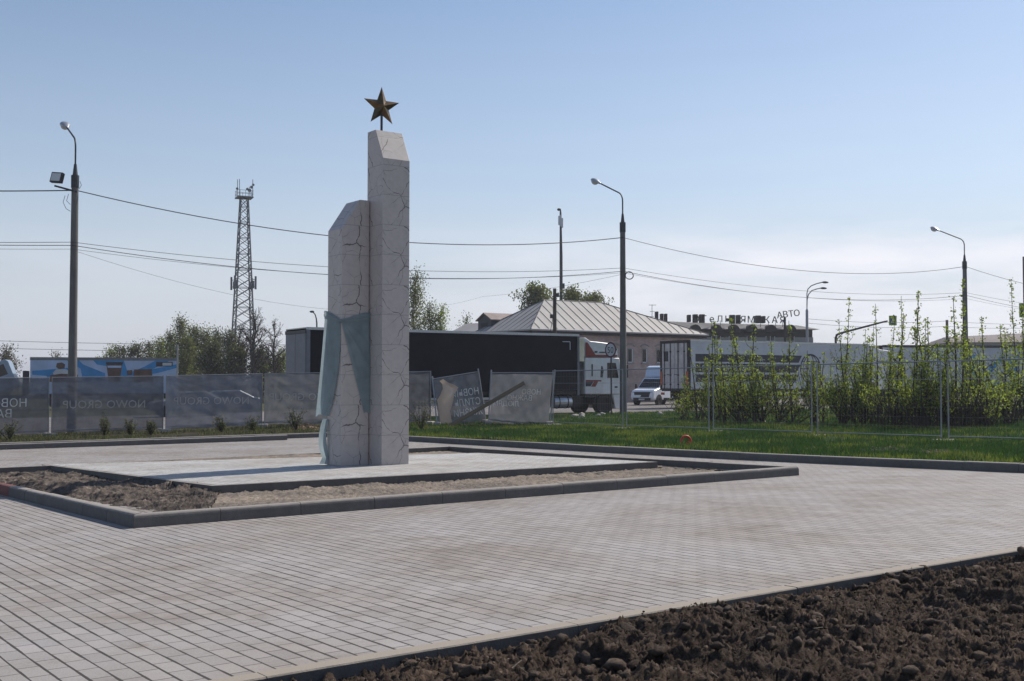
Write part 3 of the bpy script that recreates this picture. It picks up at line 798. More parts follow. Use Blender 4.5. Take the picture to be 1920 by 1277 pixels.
# dug-over soil in the near corner: a clodded sheet plus loose clods
def soil_field():
    ns_, nt_ = 1150, 400
    s = np.linspace(-2.2, 14.5, ns_); t = np.concatenate([np.linspace(0.10, 3.2, nt_ - 60), np.linspace(3.25, 9, 60)])
    S, T = np.meshgrid(s, t)
    X = K0.x + kd.x * S + kn.x * T; Y = K0.y + kd.y * S + kn.y * T
    def warp(x, y, f, a, sd): return x + a * (vnoise(x*f, y*f, sd) - .5), y + a * (vnoise(x*f + 7, y*f + 3, sd + 1) - .5)
    xa, ya = warp(X, Y, 3.0, 0.22, 71)
    rise = sstep(0.0, 0.9, T)
    Z = -0.155 + 0.04 * rise + 0.24 * (fbm(X*0.9, Y*0.9, 41, 3) - 0.46) * (0.35 + 0.65 * rise)
    bl = lambda f, sd: 1 - np.abs(2 * vnoise(xa*f, ya*f, sd) - 1)
    c1 = bl(2.6, 43); c2 = bl(6.1, 47); c3 = bl(14, 53); c4 = bl(31, 59); c5 = bl(66, 61)
    Z = Z + 0.10 * c1**2 * (0.4 + 0.6*rise) + 0.042 * c2**1.5 + 0.040 * c3**1.3 + 0.026 * c4**1.2 + 0.011 * c5
    Z = Z + 0.10 * np.clip(vnoise(X*1.7, Y*1.7, 61) - 0.62, 0, 1)
    rj = np.random.default_rng(11)
    Z = Z + rj.normal(size=Z.shape) * 0.0085 + 0.024 * np.clip(rj.random(Z.shape) - 0.93, 0, 1) / 0.07
    X = X + rj.normal(size=Z.shape) * 0.003; Y = Y + rj.normal(size=Z.shape) * 0.003
    Z = zg(X, Y) + Z
    i = np.arange((nt_-1)*ns_).reshape(-1, ns_)[:, :-1].ravel()
    V = np.stack([X.ravel(), Y.ravel(), Z.ravel()], 1); F = np.stack([i, i+1, i+ns_+1, i+ns_], 1)
    # loose clods: small lumpy balls scattered on top
    bm = bmesh.new(); bmesh.ops.create_icosphere(bm, subdivisions=2, radius=1.0)
    bv = np.array([v.co[:] for v in bm.verts]); bf = np.array([[v.index for v in f.verts] for f in bm.faces]); bm.free()
    rg = np.random.default_rng(5)
    CV, CF = [], []
    off = 0
    for k in range(5200):
        ss = rg.uniform(-1.5, 13); tt = rg.beta(1.1, 2.6) * 5.5 + 0.11
        r = 0.007 + 0.042 * rg.random()**6
        if tt < 0.2: r = min(r, 0.03)
        x = K0.x + kd.x*ss + kn.x*tt; y = K0.y + kd.y*ss + kn.y*tt
        col = int(np.clip((ss + 2.2) / 16.7 * (ns_-1), 0, ns_-1)); row = int(np.argmin(np.abs(t - tt)))
        z = Z[row, col]
        d = bv * (1 + 0.9 * (vnoise(bv[:, 0]*2.1 + k*3.7, bv[:, 1]*2.1 + bv[:, 2]*1.7 + k, 77) - 0.5) + 0.7*(vnoise(bv[:, 0]*5 + k, bv[:, 2]*5 + bv[:, 1]*4, 78) - .5))[:, None]
        d = d * r * np.array([rg.uniform(.8, 1.3), rg.uniform(.8, 1.3), rg.uniform(.6, .95)])
        a = rg.uniform(0, 6.28); ca, sa = math.cos(a), math.sin(a)
        d = np.stack([d[:, 0]*ca - d[:, 1]*sa, d[:, 0]*sa + d[:, 1]*ca, d[:, 2]], 1)
        CV.append(d + np.array([x, y, z + r*0.25])); CF.append(bf + off); off += len(bv)
    o = fast_mesh('soil', V, F, M['soil'], smooth=False); o['kind'] = 'structure'
    o2 = fast_mesh('soil_clods', np.concatenate(CV), np.concatenate(CF), M['soil'], smooth=False); o2['kind'] = 'stuff'
    # straw and root bits lying about
    SV, SF = [], []
    for k in range(260):
        ss = rg.uniform(-1, 12); tt = rg.beta(1.2, 2.4) * 5 + 0.15
        x = K0.x + kd.x*ss + kn.x*tt; y = K0.y + kd.y*ss + kn.y*tt
        col = int(np.clip((ss + 2.2) / 16.7 * (ns_-1), 0, ns_-1)); row = int(np.argmin(np.abs(t - tt)))
        z = Z[row, col] + 0.012
        a = rg.uniform(0, 6.28); L_ = rg.uniform(0.02, 0.07); wd = rg.uniform(0.0015, 0.004); ti = rg.uniform(-0.3, 0.5)
        d = np.array([math.cos(a)*L_, math.sin(a)*L_, L_*ti]); n_ = np.array([-math.sin(a)*wd, math.cos(a)*wd, 0.001])
        p = np.array([x, y, z]); b0 = len(SV)
        SV += [p - n_, p + n_, p + d + n_, p + d - n_]; SF.append([b0, b0+1, b0+2, b0+3])
    o3 = fast_mesh('straw_bits', SV, SF, M['sand']); o3['kind'] = 'stuff'
soil_field()

# lawn on the right, verge on the left, road beyond
RDX, RDY = 0.854, 0.520                                   # road direction
NRX, NRY = -0.520, 0.854
RO = Vector((-8.8, 48.8, 0))                               # near side of the dark trailer
def road_pt(t, s): return Vector((RO.x + RDX*t + NRX*s, RO.y + RDY*t + NRY*s, 0))
def road_s(x, y): return (np.asarray(x) - RO.x) * NRX + (np.asarray(y) - RO.y) * NRY
redge = road_pt(0, -1.7)
lx = np.arange(-40, 60.1, 1.0); ly = np.arange(8, 86, 1.0)
lawn = sheet('lawn', lx, ly, 0.085, M['lawn'], [(BR0 + rn*0.14, -rn), (redge, (NRX, NRY)), (Vector((-3.6, 0, 0)), (-1, 0.12))], noise_amp=0.06)
verge = sheet('verge', lx, ly, 0.075, M['verge'], [(L2A + ln_*0.14, -ln_), (redge, (NRX, NRY)), (Vector((-3.6, 0, 0)), (1, -0.12))], noise_amp=0.06)
def strip(name, t0, t1, s0, s1, dz, material):
    T, S = np.meshgrid(np.arange(t0, t1 + .1, 2.0), np.linspace(s0, s1, max(3, int((s1-s0)/1.5))))
    X = RO.x + RDX*T + NRX*S; Y = RO.y + RDY*T + NRY*S
    Z = zg(X, Y) + dz
    nx = T.shape[1]
    i = np.arange((T.shape[0]-1)*nx).reshape(-1, nx)[:, :-1].ravel()
    o = fast_mesh(name, np.stack([X.ravel(), Y.ravel(), Z.ravel()], 1), np.stack([i, i+1, i+nx+1, i+nx], 1), material)
    o['kind'] = 'structure'
    return o
strip('road', -90, 150, -1.7, 22.5, 0.02, M['asphalt'])

def grass_field(name, n, region, mats, hmin, hmax, seed, patch=None, wid=0.012):
    rg = np.random.default_rng(seed)
    P = region(rg, n)
    n = len(P)
    z = zg(P[:, 0], P[:, 1]) + 0.09
    h = rg.uniform(hmin, hmax, n); a = rg.uniform(0, 2*np.pi, n); w = wid * rg.uniform(.7, 1.5, n)
    lean = rg.uniform(0.1, 0.6, n) * h; b = rg.uniform(0, 2*np.pi, n)
    base = np.stack([P[:, 0], P[:, 1], z], 1)
    s = np.stack([np.cos(a)*w, np.sin(a)*w, 0*a], 1)
    tip = base + np.stack([np.cos(b)*lean, np.sin(b)*lean, h], 1)
    V = np.stack([base - s, base + s, tip], 1).reshape(-1, 3)
    F = np.arange(3*n).reshape(-1, 3)
    mi = None
    if patch is not None: mi = patch(P, rg)
    o = fast_mesh(name, V, F, mats, midx=mi)
    o['kind'] = 'stuff'
    return o
def lawn_region(rg, n):
    # denser near the kerb, sampled in the wedge the photo can see
    out = []
    while sum(len(q) for q in out) < n:
        d = rg.uniform(17, 58, n); x = d * rg.uniform(-0.11, 0.50, n)
        p = np.stack([x, d], 1)
        kd_ = (p[:, 0] - BR0.x) * rn.x + (p[:, 1] - BR0.y) * rn.y
        ok = (kd_ > 0.17) & (road_s(p[:, 0], p[:, 1]) < -1.8) & (rg.random(n) < np.clip((36 / d)**1.5, 0.15, 1)) & (p[:, 0] > -3.5 + 0.12 * p[:, 1])
        ok = (kd_ > 0.17) & (road_s(p[:, 0], p[:, 1]) < -1.8) & (rg.random(n) < np.clip((36 / d)**1.5, 0.15, 1))
        # bare scuffed earth right behind the kerb in places
        bare = (fbm(p[:, 0]*0.9, p[:, 1]*0.9, 91, 3) > 0.47) & (kd_ < 1.0)
        thin = (fbm(p[:, 0]*1.6, p[:, 1]*1.6, 93, 4) < 0.40) & (rg.random(n) < 0.75)
        out.append(p[ok & ~bare & ~thin])
    return np.concatenate(out)[:n]
def lawn_patch(P, rg):
    kd_ = (P[:, 0] - BR0.x) * rn.x + (P[:, 1] - BR0.y) * rn.y
    q = fbm(P[:, 0]*0.9, P[:, 1]*0.9, 95, 4) + np.where(kd_ < 1.4, 0.14, 0.0) + rg.uniform(-.09, .09, len(P))
    return (q > 0.54).astype(int)
grass_field('lawn_grass', 130000, lawn_region, [M['grass'], M['grass_yellow']], 0.04, 0.13, 3, lawn_patch, 0.011)
def verge_region(rg, n):
    out = []
    while sum(len(q) for q in out) < n:
        d = rg.uniform(30, 56, n); x = d * rg.uniform(-0.47, -0.07, n)
        p = np.stack([x, d], 1)
        k1 = (p[:, 0] - BL0.x) * ln_.x + (p[:, 1] - BL0.y) * ln_.y
        k2 = (p[:, 0] - L2A.x) * ln_.x + (p[:, 1] - L2A.y) * ln_.y
        ok = (k2 > 0.2) & (k1 > 0.3) & (road_s(p[:, 0], p[:, 1]) < -1.8) & (fbm(p[:, 0]*0.8, p[:, 1]*0.8, 97, 3) > 0.47)
        out.append(p[ok])
    return np.concatenate(out)[:n]
grass_field('verge_weeds', 8000, verge_region, [M['leaf_dark'], M['leaf_olive']], 0.04, 0.15, 9, lambda P, rg: (rg.random(len(P)) > 0.5).astype(int), 0.012)

# ================================================================== MONUMENT
def uv_faces(me, axis_u, axis_v, origin):
    """UV in metres: across the face horizontally, world height upwards"""
    uvl = me.uv_layers.new(name='UVMap')
    for p in me.polygons:
        n = p.normal
        t = Vector((-n.y, n.x, 0))
        if t.length < 0.05: t = Vector((UX, UY, 0))
        t.normalize()
        for li in p.loop_indices:
            co = me.vertices[me.loops[li].vertex_index].co
            uvl.data[li].uv = (co.dot(t) + origin + 4.37 * n.x, co.z if abs(n.z) < 0.95 else co.dot(Vector((VX, VY, 0))))

U3, V3 = Vector((UX, UY, 0)), Vector((VX, VY, 0))
TF = G(715.5, 873.6, 0.15); LF = G(638.5, 874.7, 0.15)
def z_at(p, py): return at(960, py, p.y).z
mon_loc = (TF + LF) / 2 + V3 * 0.25 + U3 * 0.2
mon = empty('monument', mon_loc, 0, 'veined stone war monument of two slanted columns with a star on top', 'monument')
tall_w, tall_d, tin = 0.59, 0.60, 0.29
tz0, tz1 = z_at(TF, 295.7), z_at(TF + V3 * tin, 243)
low_w, low_d, lin = 0.585, 0.565, 0.388
lz0, lz1 = z_at(LF, 428), z_at(LF + U3 * lin, 374.5)
def column(base, w, d, zb, outline, axis, label):
    """outline: profile points (offset, z) in the plane of 'axis' ('v' = slope faces front, 'u' = slope faces left)"""
    b = MB()
    if axis == 'v':
        pts = [base + V3 * o + Vector((0, 0, z - base.z)) for o, z in outline]; off = U3 * w
    else:
        pts = [base + U3 * o + Vector((0, 0, z - base.z)) for o, z in outline]; off = V3 * d
    pts = [p - Vector(mon_loc) for p in pts]
    b.prism(pts, off, 0)
    o = b.build('column', [M['marble']], mon)
    uv_faces(o.data, None, None, 3.3 if axis == 'v' else 0.0)
    md = o.modifiers.new('bevel', 'BEVEL'); md.width = 0.006; md.segments = 2; md.limit_method = 'ANGLE'
    o['label'] = label
    return o
zb = TF.z - 0.12
column(TF, tall_w, tall_d, zb, [(0, zb), (0, tz0), (tin, tz1), (tall_d, tz1), (tall_d, zb)], 'v', 'taller column, its top slanting to the front')
column(LF, low_w, low_d, zb, [(0, zb), (0, lz0), (lin, lz1), (low_w, lz1), (low_w, zb)], 'u', 'shorter column, its top slanting to the left')
# star on a short mast
sc_pt = TF + U3 * 0.20 + V3 * 0.41
zc = at(712.5, 200.4, sc_pt.y).z
mast_b = MB(); mast_b.tube([Vector((sc_pt.x, sc_pt.y, tz1 - 0.02)) - Vector(mon_loc), Vector((sc_pt.x, sc_pt.y, zc - 0.08)) - Vector(mon_loc)], 0.024, 12)
mast_b.lathe([(0.06, tz1 + 0.001 - mon_loc.z), (0.06, tz1 + 0.012 - mon_loc.z), (0.03, tz1 + 0.016 - mon_loc.z)], 16, Matrix.Translation((sc_pt.x - mon_loc.x, sc_pt.y - mon_loc.y, 0)))
mast_b.build('mast', [M['dark_steel']], mon, smooth=40)
sb = MB()
Rs, rs_ = 0.392, 0.158
sn = Vector((0.50, -0.866, 0)); sx = Vector((0.866, 0.50, 0)); cz = Vector((0, 0, 1))
c0 = Vector((sc_pt.x, sc_pt.y, zc)) - Vector(mon_loc)
ring = []
for k in range(10):
    a = math.pi / 2 + k * math.pi / 5
    r = Rs if k % 2 == 0 else rs_
    ring.append(c0 + sx * (r * math.cos(a)) + cz * (r * math.sin(a)))
vs = ring + [c0 + sn * 0.105, c0 - sn * 0.105]
sb.add(vs, [(i, (i+1) % 10, 10) for i in range(10)] + [((i+1) % 10, i, 11) for i in range(10)])
st = sb.build('star', [M['star']], mon)
st.data.shade_flat()

# teal cloth knotted round the shorter column
def column_path(s, off):
    """walk round the shorter column: s<0 along the left face (0 = front corner), s>0 along the front"""
    if s <= 0: return LF - V3 * s * 1.0 * -1 * -1 if False else LF + V3 * (-s) - U3 * off
    if s <= low_w: return LF + U3 * s - V3 * off
    return LF + U3 * (low_w + off) + V3 * (s - low_w - 0.02)
def cloth_sheet(cb, fun, ns_, nt_):
    base = len(cb.v)
    vs = []
    for j in range(nt_ + 1):
        for i in range(ns_ + 1):
            vs.append(fun(i / ns_, j / nt_))
    cb.add(vs, [(j*(ns_+1)+i, j*(ns_+1)+i+1, (j+1)*(ns_+1)+i+1, (j+1)*(ns_+1)+i) for j in range(nt_) for i in range(ns_)])
zk = at(640, 602, LF.y).z                       # the knot, at the front corner
zhem = at(620, 778, LF.y).z
ztopL = at(613, 589, LF.y + .4).z; ztopR = at(690, 593, LF.y + .3).z
def left_part(i, j):
    # i: 0 at the back of the left face, 1 at the knot / open edge; j: 0 top, 1 hem
    s_open = 0.012 - 0.42 * j**2.4
    s = -0.66 + (s_open + 0.66) * i
    ztop = ztopL * (1 - i) + (zk + 0.03) * i
    zb_ = zhem - 0.05 * (1 - i) + 0.03 * math.sin(i * 5)
    z = ztop + (zb_ - ztop) * j
    fold = 0.006 * math.sin(i * 21 + 3 * j + math.sin(j * 5)) * (0.25 + j) + 0.005 * math.sin(i * 9 - 2 + 2 * j)
    off = 0.012 + 0.15 * j**1.1 * (1 - i)**0.6 + 0.025 * j + fold * (0.6 + 0.6 * j)
    off = max(off, 0.006)
    if s > -0.02 and j < 0.05: off = 0.02
    return Vector((*column_path(min(s, 0), off).to_2d(), z))
def right_part(i, j):
    # i: 0 at the open edge, 1 round the right-hand arris; j: 0 knot line, 1 hem
    s0 = -0.012 + 0.50 * j
    s1 = low_w + 0.10
    s = s0 + (s1 - s0) * i
    ztop = (zk + 0.03) * (1 - i) + ztopR * i - 0.03 * math.sin(i * math.pi)
    zb_ = zhem + 0.01 + 0.05 * math.sin(i * 6) * (1 - i)
    z = ztop + (zb_ - ztop) * j
    ang = math.atan2(max(zk - z, 0.0) + 0.05, max(s, 0.0) + 0.05)
    rad = math.hypot(max(zk - z, 0), max(s, 0))
    fold = 0.017 * (0.5 + 0.5 * math.sin(ang * 15 + 1.0 + 2.5 * math.sin(ang * 4 + z))) ** 2 * min(1, rad * 3 + 0.1) + 0.006 * math.sin(s * 14 + z * 5)
    off = max(0.007, 0.010 + fold + 0.03 * j * i)
    if s > low_w: off = 0.012 + 0.05 * j
    return Vector((*column_path(s, off).to_2d(), z))
def band_part(i, j):
    # gathered band above the knot: i along the wrap, j across it
    s = -0.66 + (low_w + 0.76) * i
    if s < 0: zc_ = ztopL + (zk - ztopL) * (1 + s / 0.66)
    else: zc_ = zk + (ztopR - zk) * min(1, s / low_w)
    wid = 0.03 + 0.05 * min(1, abs(s) / 0.4)
    a = (j - 0.5) * 2
    off = 0.018 + 0.016 * math.cos(a * 1.5) + 0.006 * math.sin(j * 14 + s * 6)
    p = column_path(s, off)
    return Vector((p.x, p.y, zc_ + wid * a + 0.005 * math.sin(s * 30)))
def low_part(i, j):
    # tail hanging behind the left face down to the platform
    z0, z1 = at(606, 786, LF.y + .3).z, LF.z + 0.015
    z = z0 + (z1 - z0) * j
    v_ = 0.46 + 0.24 * i
    puff = (0.02 + 0.13 * math.sin(math.pi * min(1, j * 1.15)) ** 0.8 * (0.5 + 0.5 * i)) + 0.012 * math.sin(i * 9 + j * 7)
    if j > 0.85: puff += (j - 0.85) * 0.5 * (0.4 + i)
    puff *= 0.75
    p = LF + V3 * v_ - U3 * max(0.01, puff)
    return Vector((p.x, p.y, z))
cb = MB()
cloth_sheet(cb, left_part, 28, 40); cloth_sheet(cb, right_part, 34, 40); cloth_sheet(cb, band_part, 60, 8); cloth_sheet(cb, low_part, 16, 36)
kn_c = LF - U3 * 0.02 - V3 * 0.02
cb.ball(Vector((kn_c.x, kn_c.y, zk + 0.005)), 0.035, 0.03, 0.03)
cl = cb.build('draped_cloth', [M['cloth']], smooth=180)
tag(cl, 'teal cloth knotted round the shorter monument column', 'cloth')

# ================================================================== SITE FENCE
def fence_px(x_px, d): 
    p = at(x_px, 715, d)
    return Vector((p.x, p.y, ZG(p.x, p.y) + 0.1))

def make_panel(p0, p1, label, h=2.0, lift=0.04, banner=None, texts=(), tilt0=0.0, wires=True, group='fence panels round the plaza', dz0=0.0, dz1=0.0, beige=False, foot=True, sag_seed=0):
    """fence panel from p0 to p1 (feet); local x along the panel, z up, y towards the road"""
    p0 = Vector(p0); p1 = Vector(p1)
    if banner: g_ = (p1 - p0).normalized() * 0.025; p0 = p0 + g_; p1 = p1 - g_; banner = (banner[0], banner[1] - 0.05, *banner[2:])
    d = Vector((p1.x - p0.x, p1.y - p0.y, 0)); L = d.length
    rz = math.atan2(d.y, d.x)
    e_ = empty('fence_panel', p0, rz, label, 'fence panel', group)
    slope = (p1.z - p0.z) / L
    if tilt0: e_.rotation_euler = (0, -tilt0, rz)
    if tilt0: slope = 0
    zz = lambda x: slope * x + lift
    g = 0.03
    fr = MB()
    fr.tube([(g, 0, zz(g)), (g, 0, zz(g) + h)], 0.020, 8); fr.tube([(L-g, 0, zz(L-g)), (L-g, 0, zz(L-g) + h)], 0.020, 8)
    fr.tube([(g, 0, zz(g) + h - 0.025), (L-g, 0, zz(L-g) + h - 0.025)], 0.016, 8); fr.tube([(g, 0, zz(g) + 0.12), (L-g, 0, zz(L-g) + 0.12)], 0.015, 8)
    fr.build('frame', [M['steel']], e_, smooth=40)
    wm = MB()
    n = int(L / 0.10)
    for k in range(1, n):
        x = L * k / n
        wm.tube([(x, 0.008, zz(x) + 0.12), (x, 0.008, zz(x) + h - 0.03)], 0.0013, 3, caps=False)
    for q in (0.36, 0.60, 0.84, 1.08, 1.32, 1.56, 1.80):
        wm.tube([(g, 0.004, zz(0) + q), (L-g, 0.004, zz(L) + q)], 0.0015 if q != 1.56 else 0.006, 3, caps=False)
    wm.build('wire_mesh', [M['steel']], e_)
    if foot:
        for x in (g, L - g):
            fb = MB(); fb.box((x - 0.12, -0.34, zz(x) - 0.10), (x + 0.12, 0.34, zz(x) + 0.045))
            fb.build('foot', [M['stone']], e_, bevel=0.02)
    if banner:
        bx0, bx1, bz0, bz1, bm_ = banner
        nx, nz = 60, 36
        b = MB(); vs = []
        rg = random.Random(sag_seed)
        ph = [rg.uniform(0, 6) for _ in range(6)]
        for j in range(nz + 1):
            for i in range(nx + 1):
                u, w = i / nx, j / nz
                x = bx0 + (bx1 - bx0) * u
                z = zz(x) + bz0 + (bz1 - bz0) * w
                pull = 0.03 * math.sin(u * 5 + w * 3 + ph[0]) + 0.018 * math.sin(u * 11 - w * 9 + ph[1]) + 0.012 * math.sin((u + w) * 24 + ph[2])
                corner = 0.0
                for cu_, cw_ in ((0, 1), (1, 1), (0, 0)):
                    du, dw = abs(u - cu_) * 1.8, abs(w - cw_)
                    corner += 0.055 * max(0, math.sin(15 * math.atan2(dw + .01, du + .01) + ph[3] + cu_ * 2)) ** 3 * math.exp(-1.9 * math.hypot(du, dw)) * min(1, 8 * math.hypot(du, dw))
                edge = min(1, 6 * min(u, 1 - u)) * 0.6 + 0.4
                y = -0.03 + (pull + corner) * edge * 0.8
                z += -0.05 * math.sin(math.pi * u) * (1 - w) * 0.6 + 0.015 * math.sin(u * 17 + ph[4]) * (1 - w) - 0.012 * math.sin(u * 9 + ph[5]) ** 2 * w
                vs.append((x, y, z))
        b.add(vs, [(j*(nx+1)+i, j*(nx+1)+i+1, (j+1)*(nx+1)+i+1, (j+1)*(nx+1)+i) for j in range(nz) for i in range(nx)])
        bo = b.build('banner', [M[bm_]], e_, smooth=180)
        for (body, size, x, z, tm) in texts:
            tv, tf = text_mesh(body, size, mirror=True, align='LEFT')
            tb = MB(); tb.add([(x + v[0], -0.085, zz(x) + z + v[2]) for v in tv], tf)
            me = bpy.data.meshes.new('lettering'); me.from_pydata(tb.v, [], tb.f); me.update()
            link_mesh('lettering', me, [M[tm]], bo)
        if beige:
            pts = beige
            pb = MB(); pb.prism([(x, -0.088, zz(x) + z) for x, z in pts], (0, 0.004, 0))
            pb.build('beige_print', [M['banner_beige']], bo)
    return e_

FP = {0: (-115, 37.6), 1: (95, 39.7), 2: (309, 41.7), 3: (494, 43.6), 4: (652, 44.2), 5: (810, 44.0)}
F_ = {k: fence_px(*v) for k, v in FP.items()}
def W_(k0, k1): return (F_[k1] - F_[k0]).to_2d().length
w01, w12, w23, w34, w45 = W_(0, 1), W_(1, 2), W_(2, 3), W_(3, 4), W_(4, 5)
T_, TD = 'banner_text', 'banner_text_dim'
make_panel(F_[0], F_[1], 'dark banner fence panel at the left edge of the photo, cut off by the frame', banner=(0.035, w01 - 0.035, 0.05, 1.96, 'banner_dark'),
           texts=[('НОВО', 0.40, w01 * .775, 0.98, T_), ('ВАЖНО', 0.40, w01 * .64, 0.62, T_)], sag_seed=1)
make_panel(F_[1], F_[2], 'dark banner fence panel with reversed NOWO GROUP lettering, before the pole with the floodlight', banner=(0.035, w12 - 0.035, 0.05, 1.96, 'banner_dark'),
           texts=[('NOWO GROUP', 0.40, w12 * .82, 0.84, TD)], sag_seed=2)
make_panel(F_[2], F_[3], 'bluish creased banner fence panel below the lattice mast, second from the cloth-draped column', banner=(0.035, w23 - 0.035, 0.05, 1.96, 'banner_blue'),
           texts=[('NOWO GROUP', 0.40, w23 * .84, 0.84, TD)], sag_seed=3)
make_panel(F_[3], F_[4], 'wrinkled banner fence panel just left of the monument, partly behind the teal cloth', banner=(0.035, w34 - 0.035, 0.05, 1.96, 'banner_grey'),
           texts=[('NOWO GROUP', 0.40, w34 * .17 + 2.5, 0.90, TD)], sag_seed=4)
make_panel(F_[4], F_[5], 'plain dark banner fence panel half hidden behind the monument, left of the toppled one', banner=(0.035, w45 - 0.035, 0.05, 1.96, 'banner_dark'), sag_seed=5)
# slumped panel: its right end lifted and swung round
q0 = fence_px(838, 43.6); q0 = at(829, 799, 43.8); q1 = at(918, 786, 45.0)
def slumped(pts_px, label, texts, bm_, seed, beige=None):
    """panel given by its four corners as seen (foot left, foot right, top right, top left) with their distances"""
    c = [at(*p) for p in pts_px]
    o = c[0].copy()
    e_ = empty('fence_panel', o, 0, label, 'fence panel', 'fence panels round the plaza')
    loc = [p - o for p in c]
    nrm = (loc[1] - loc[0]).cross(loc[3] - loc[0]).normalized()
    if nrm.y > 0: nrm = -nrm
    def P(u, w, k=0.0):
        return (loc[0]*(1-u) + loc[1]*u)*(1-w) + (loc[3]*(1-u) + loc[2]*u)*w + nrm * k
    fr = MB()
    fr.tube([P(0, -0.03), P(0, 1.06)], 0.03, 8); fr.tube([P(1, -0.03), P(1, 1.06)], 0.03, 8)
    fr.tube([P(0, 1.0), P(1, 1.0)], 0.02, 8); fr.tube([P(0, 0.06), P(1, 0.06)], 0.02, 8)
    fr.build('frame', [M['steel']], e_, smooth=40)
    wm = MB()
    for k in range(1, 26): wm.tube([P(k/26, 0.06, -.01), P(k/26, 1, -.01)], 0.0013, 3, caps=False)
    for k in (0.2, 0.4, 0.6, 0.76): wm.tube([P(0, k, -.01), P(1, k, -.01)], 0.0016, 3, caps=False)
    wm.build('wire_mesh', [M['steel']], e_)
    b = MB(); vs = []
    nx, nz = 64, 48
    for j in range(nz + 1):
        for i in range(nx + 1):
            u, w = i/nx, j/nz
            k = 0.03 + 0.02*math.sin(u*7 + w*4 + seed) + 0.012*math.sin((u-w)*21 + seed) + 0.008*math.sin(u*33+w*13)
            vs.append(P(0.02 + 0.96*u, 0.0 + 0.98*w - 0.012*math.sin(u*11+seed)*(1-w), k))
    def inside(u, w):
        if not beige: return False
        c = False
        for q in range(len(beige)):
            (x0, y0), (x1, y1) = beige[q], beige[q-1]
            if (y0 > w) != (y1 > w) and u < (x1-x0)*(w-y0)/(y1-y0) + x0: c = not c
        return c
    hole = lambda i, j: all(inside((i+a)/nx, (j+c)/nz) for a in (-.6, 1.6) for c in (-.6, 1.6))
    b.add(vs, [(j*(nx+1)+i, j*(nx+1)+i+1, (j+1)*(nx+1)+i+1, (j+1)*(nx+1)+i) for j in range(nz) for i in range(nx) if not hole(i, j)])
    bo = b.build('banner', [M[bm_]], e_, smooth=180)
    Lu = (loc[1] - loc[0]).length; Lw = (loc[3] - loc[0]).length
    for body, size, u, w in texts:
        tv, tf = text_mesh(body, size, mirror=True, align='LEFT')
        me = bpy.data.meshes.new('lettering')
        me.from_pydata([P(u + v[0]/Lu, w + v[2]/Lw, 0.078) for v in tv], [], tf); me.update()
        link_mesh('lettering', me, [M['banner_text']], bo)
    if beige:
        pb = MB(); pb.add([P(u, w, 0.078) for u, w in beige], [tuple(range(len(beige)))])
        pb.build('beige_print', [M['banner_beige']], bo)
    for u in (0.0, 1.0):
        p = P(u, 0)
        zf = ZG(p.x + o.x, p.y + o.y) + 0.08 - o.z
        fb = MB(); fb.box((p.x - 0.14, p.y - 0.2, zf - 0.05), (p.x + 0.14, p.y + 0.2, zf + 0.12))
        fb.build('foot', [M['stone']], e_, bevel=0.02)
    return e_
slumped([(820, 800, 43.2), (911, 790, 44.6), (897, 697, 44.4), (811, 711, 43.6)],
        'slumped grey banner fence panel with beige print and reversed slogan НОВЫЙ СТИЛЬ ЖИЗНИ', [('НОВЫЙ', 0.37, 0.93, 0.55), ('СТИЛЬ', 0.37, 0.93, 0.35), ('ЖИЗНИ', 0.37, 0.94, 0.15)], 'banner_grey', 1.3,
        beige=[(0.05, 0.0), (0.28, 0.02), (0.27, 0.28), (0.33, 0.42), (0.40, 0.62), (0.50, 0.74), (0.42, 0.81), (0.30, 0.87), (0.20, 0.96), (0.12, 0.93), (0.17, 0.86), (0.17, 0.76), (0.10, 0.64), (0.03, 0.54)])
slumped([(916, 792, 43.6), (1031, 799, 42.6), (1040, 699, 42.6), (921, 699, 43.8)],
        'leaning pale grey banner fence panel with reversed words НОВО ВАЖНО ЛЮДЯМ behind the plank', [('НОВО', 0.27, 0.83, 0.58), ('ВАЖНО', 0.27, 0.70, 0.46), ('ЛЮДЯМ', 0.27, 0.50, 0.34)], 'banner_grey', 4.1)
OP = [(1036, 42.4), (1169, 38.7), (1331, 35.4), (1524, 32.0), (1767, 28.8), (2040, 26.0)]
op = [fence_px(*q) for q in OP]
for k, lab in enumerate(('bare mesh fence panel in front of the white truck cab, right of the leaning banner', 'bare mesh fence panel in front of the small white van',
                         'bare mesh fence panel behind the red plastic ring, in front of the white trailer doors', 'bare mesh fence panel before the tallest shrubs, between the two doubled posts',
                         'bare mesh fence panel at the right edge of the photo, cut off by the frame')):
    a, c = op[k], op[k+1]
    dd = (c - a); gap = dd.normalized() * (0.0 if k == 0 else 0.12)
    make_panel(a + gap, c - dd.normalized() * 0.02, lab, lift=-0.03, h=2.04, foot=True)

# plank propped across the leaning panels
pa, pb_ = at(822, 811, 41.6), at(983, 718, 42.9)
dv = (pb_ - pa); Lp = dv.length
xq = dv.normalized(); yq = Vector((0, 1, 0)); zq = xq.cross(yq).normalized(); yq = zq.cross(xq)
Mq = Matrix((( xq.x, yq.x, zq.x, pa.x), (xq.y, yq.y, zq.y, pa.y), (xq.z, yq.z, zq.z, pa.z), (0, 0, 0, 1)))
b = MB(); b.box((0, -0.025, -0.075), (Lp, 0.025, 0.075))
pk = b.build('plank', [M['timber']], bevel=0.008); pk.matrix_world = Mq
tag(pk, 'long weathered timber plank propped against the leaning fence panels', 'plank')

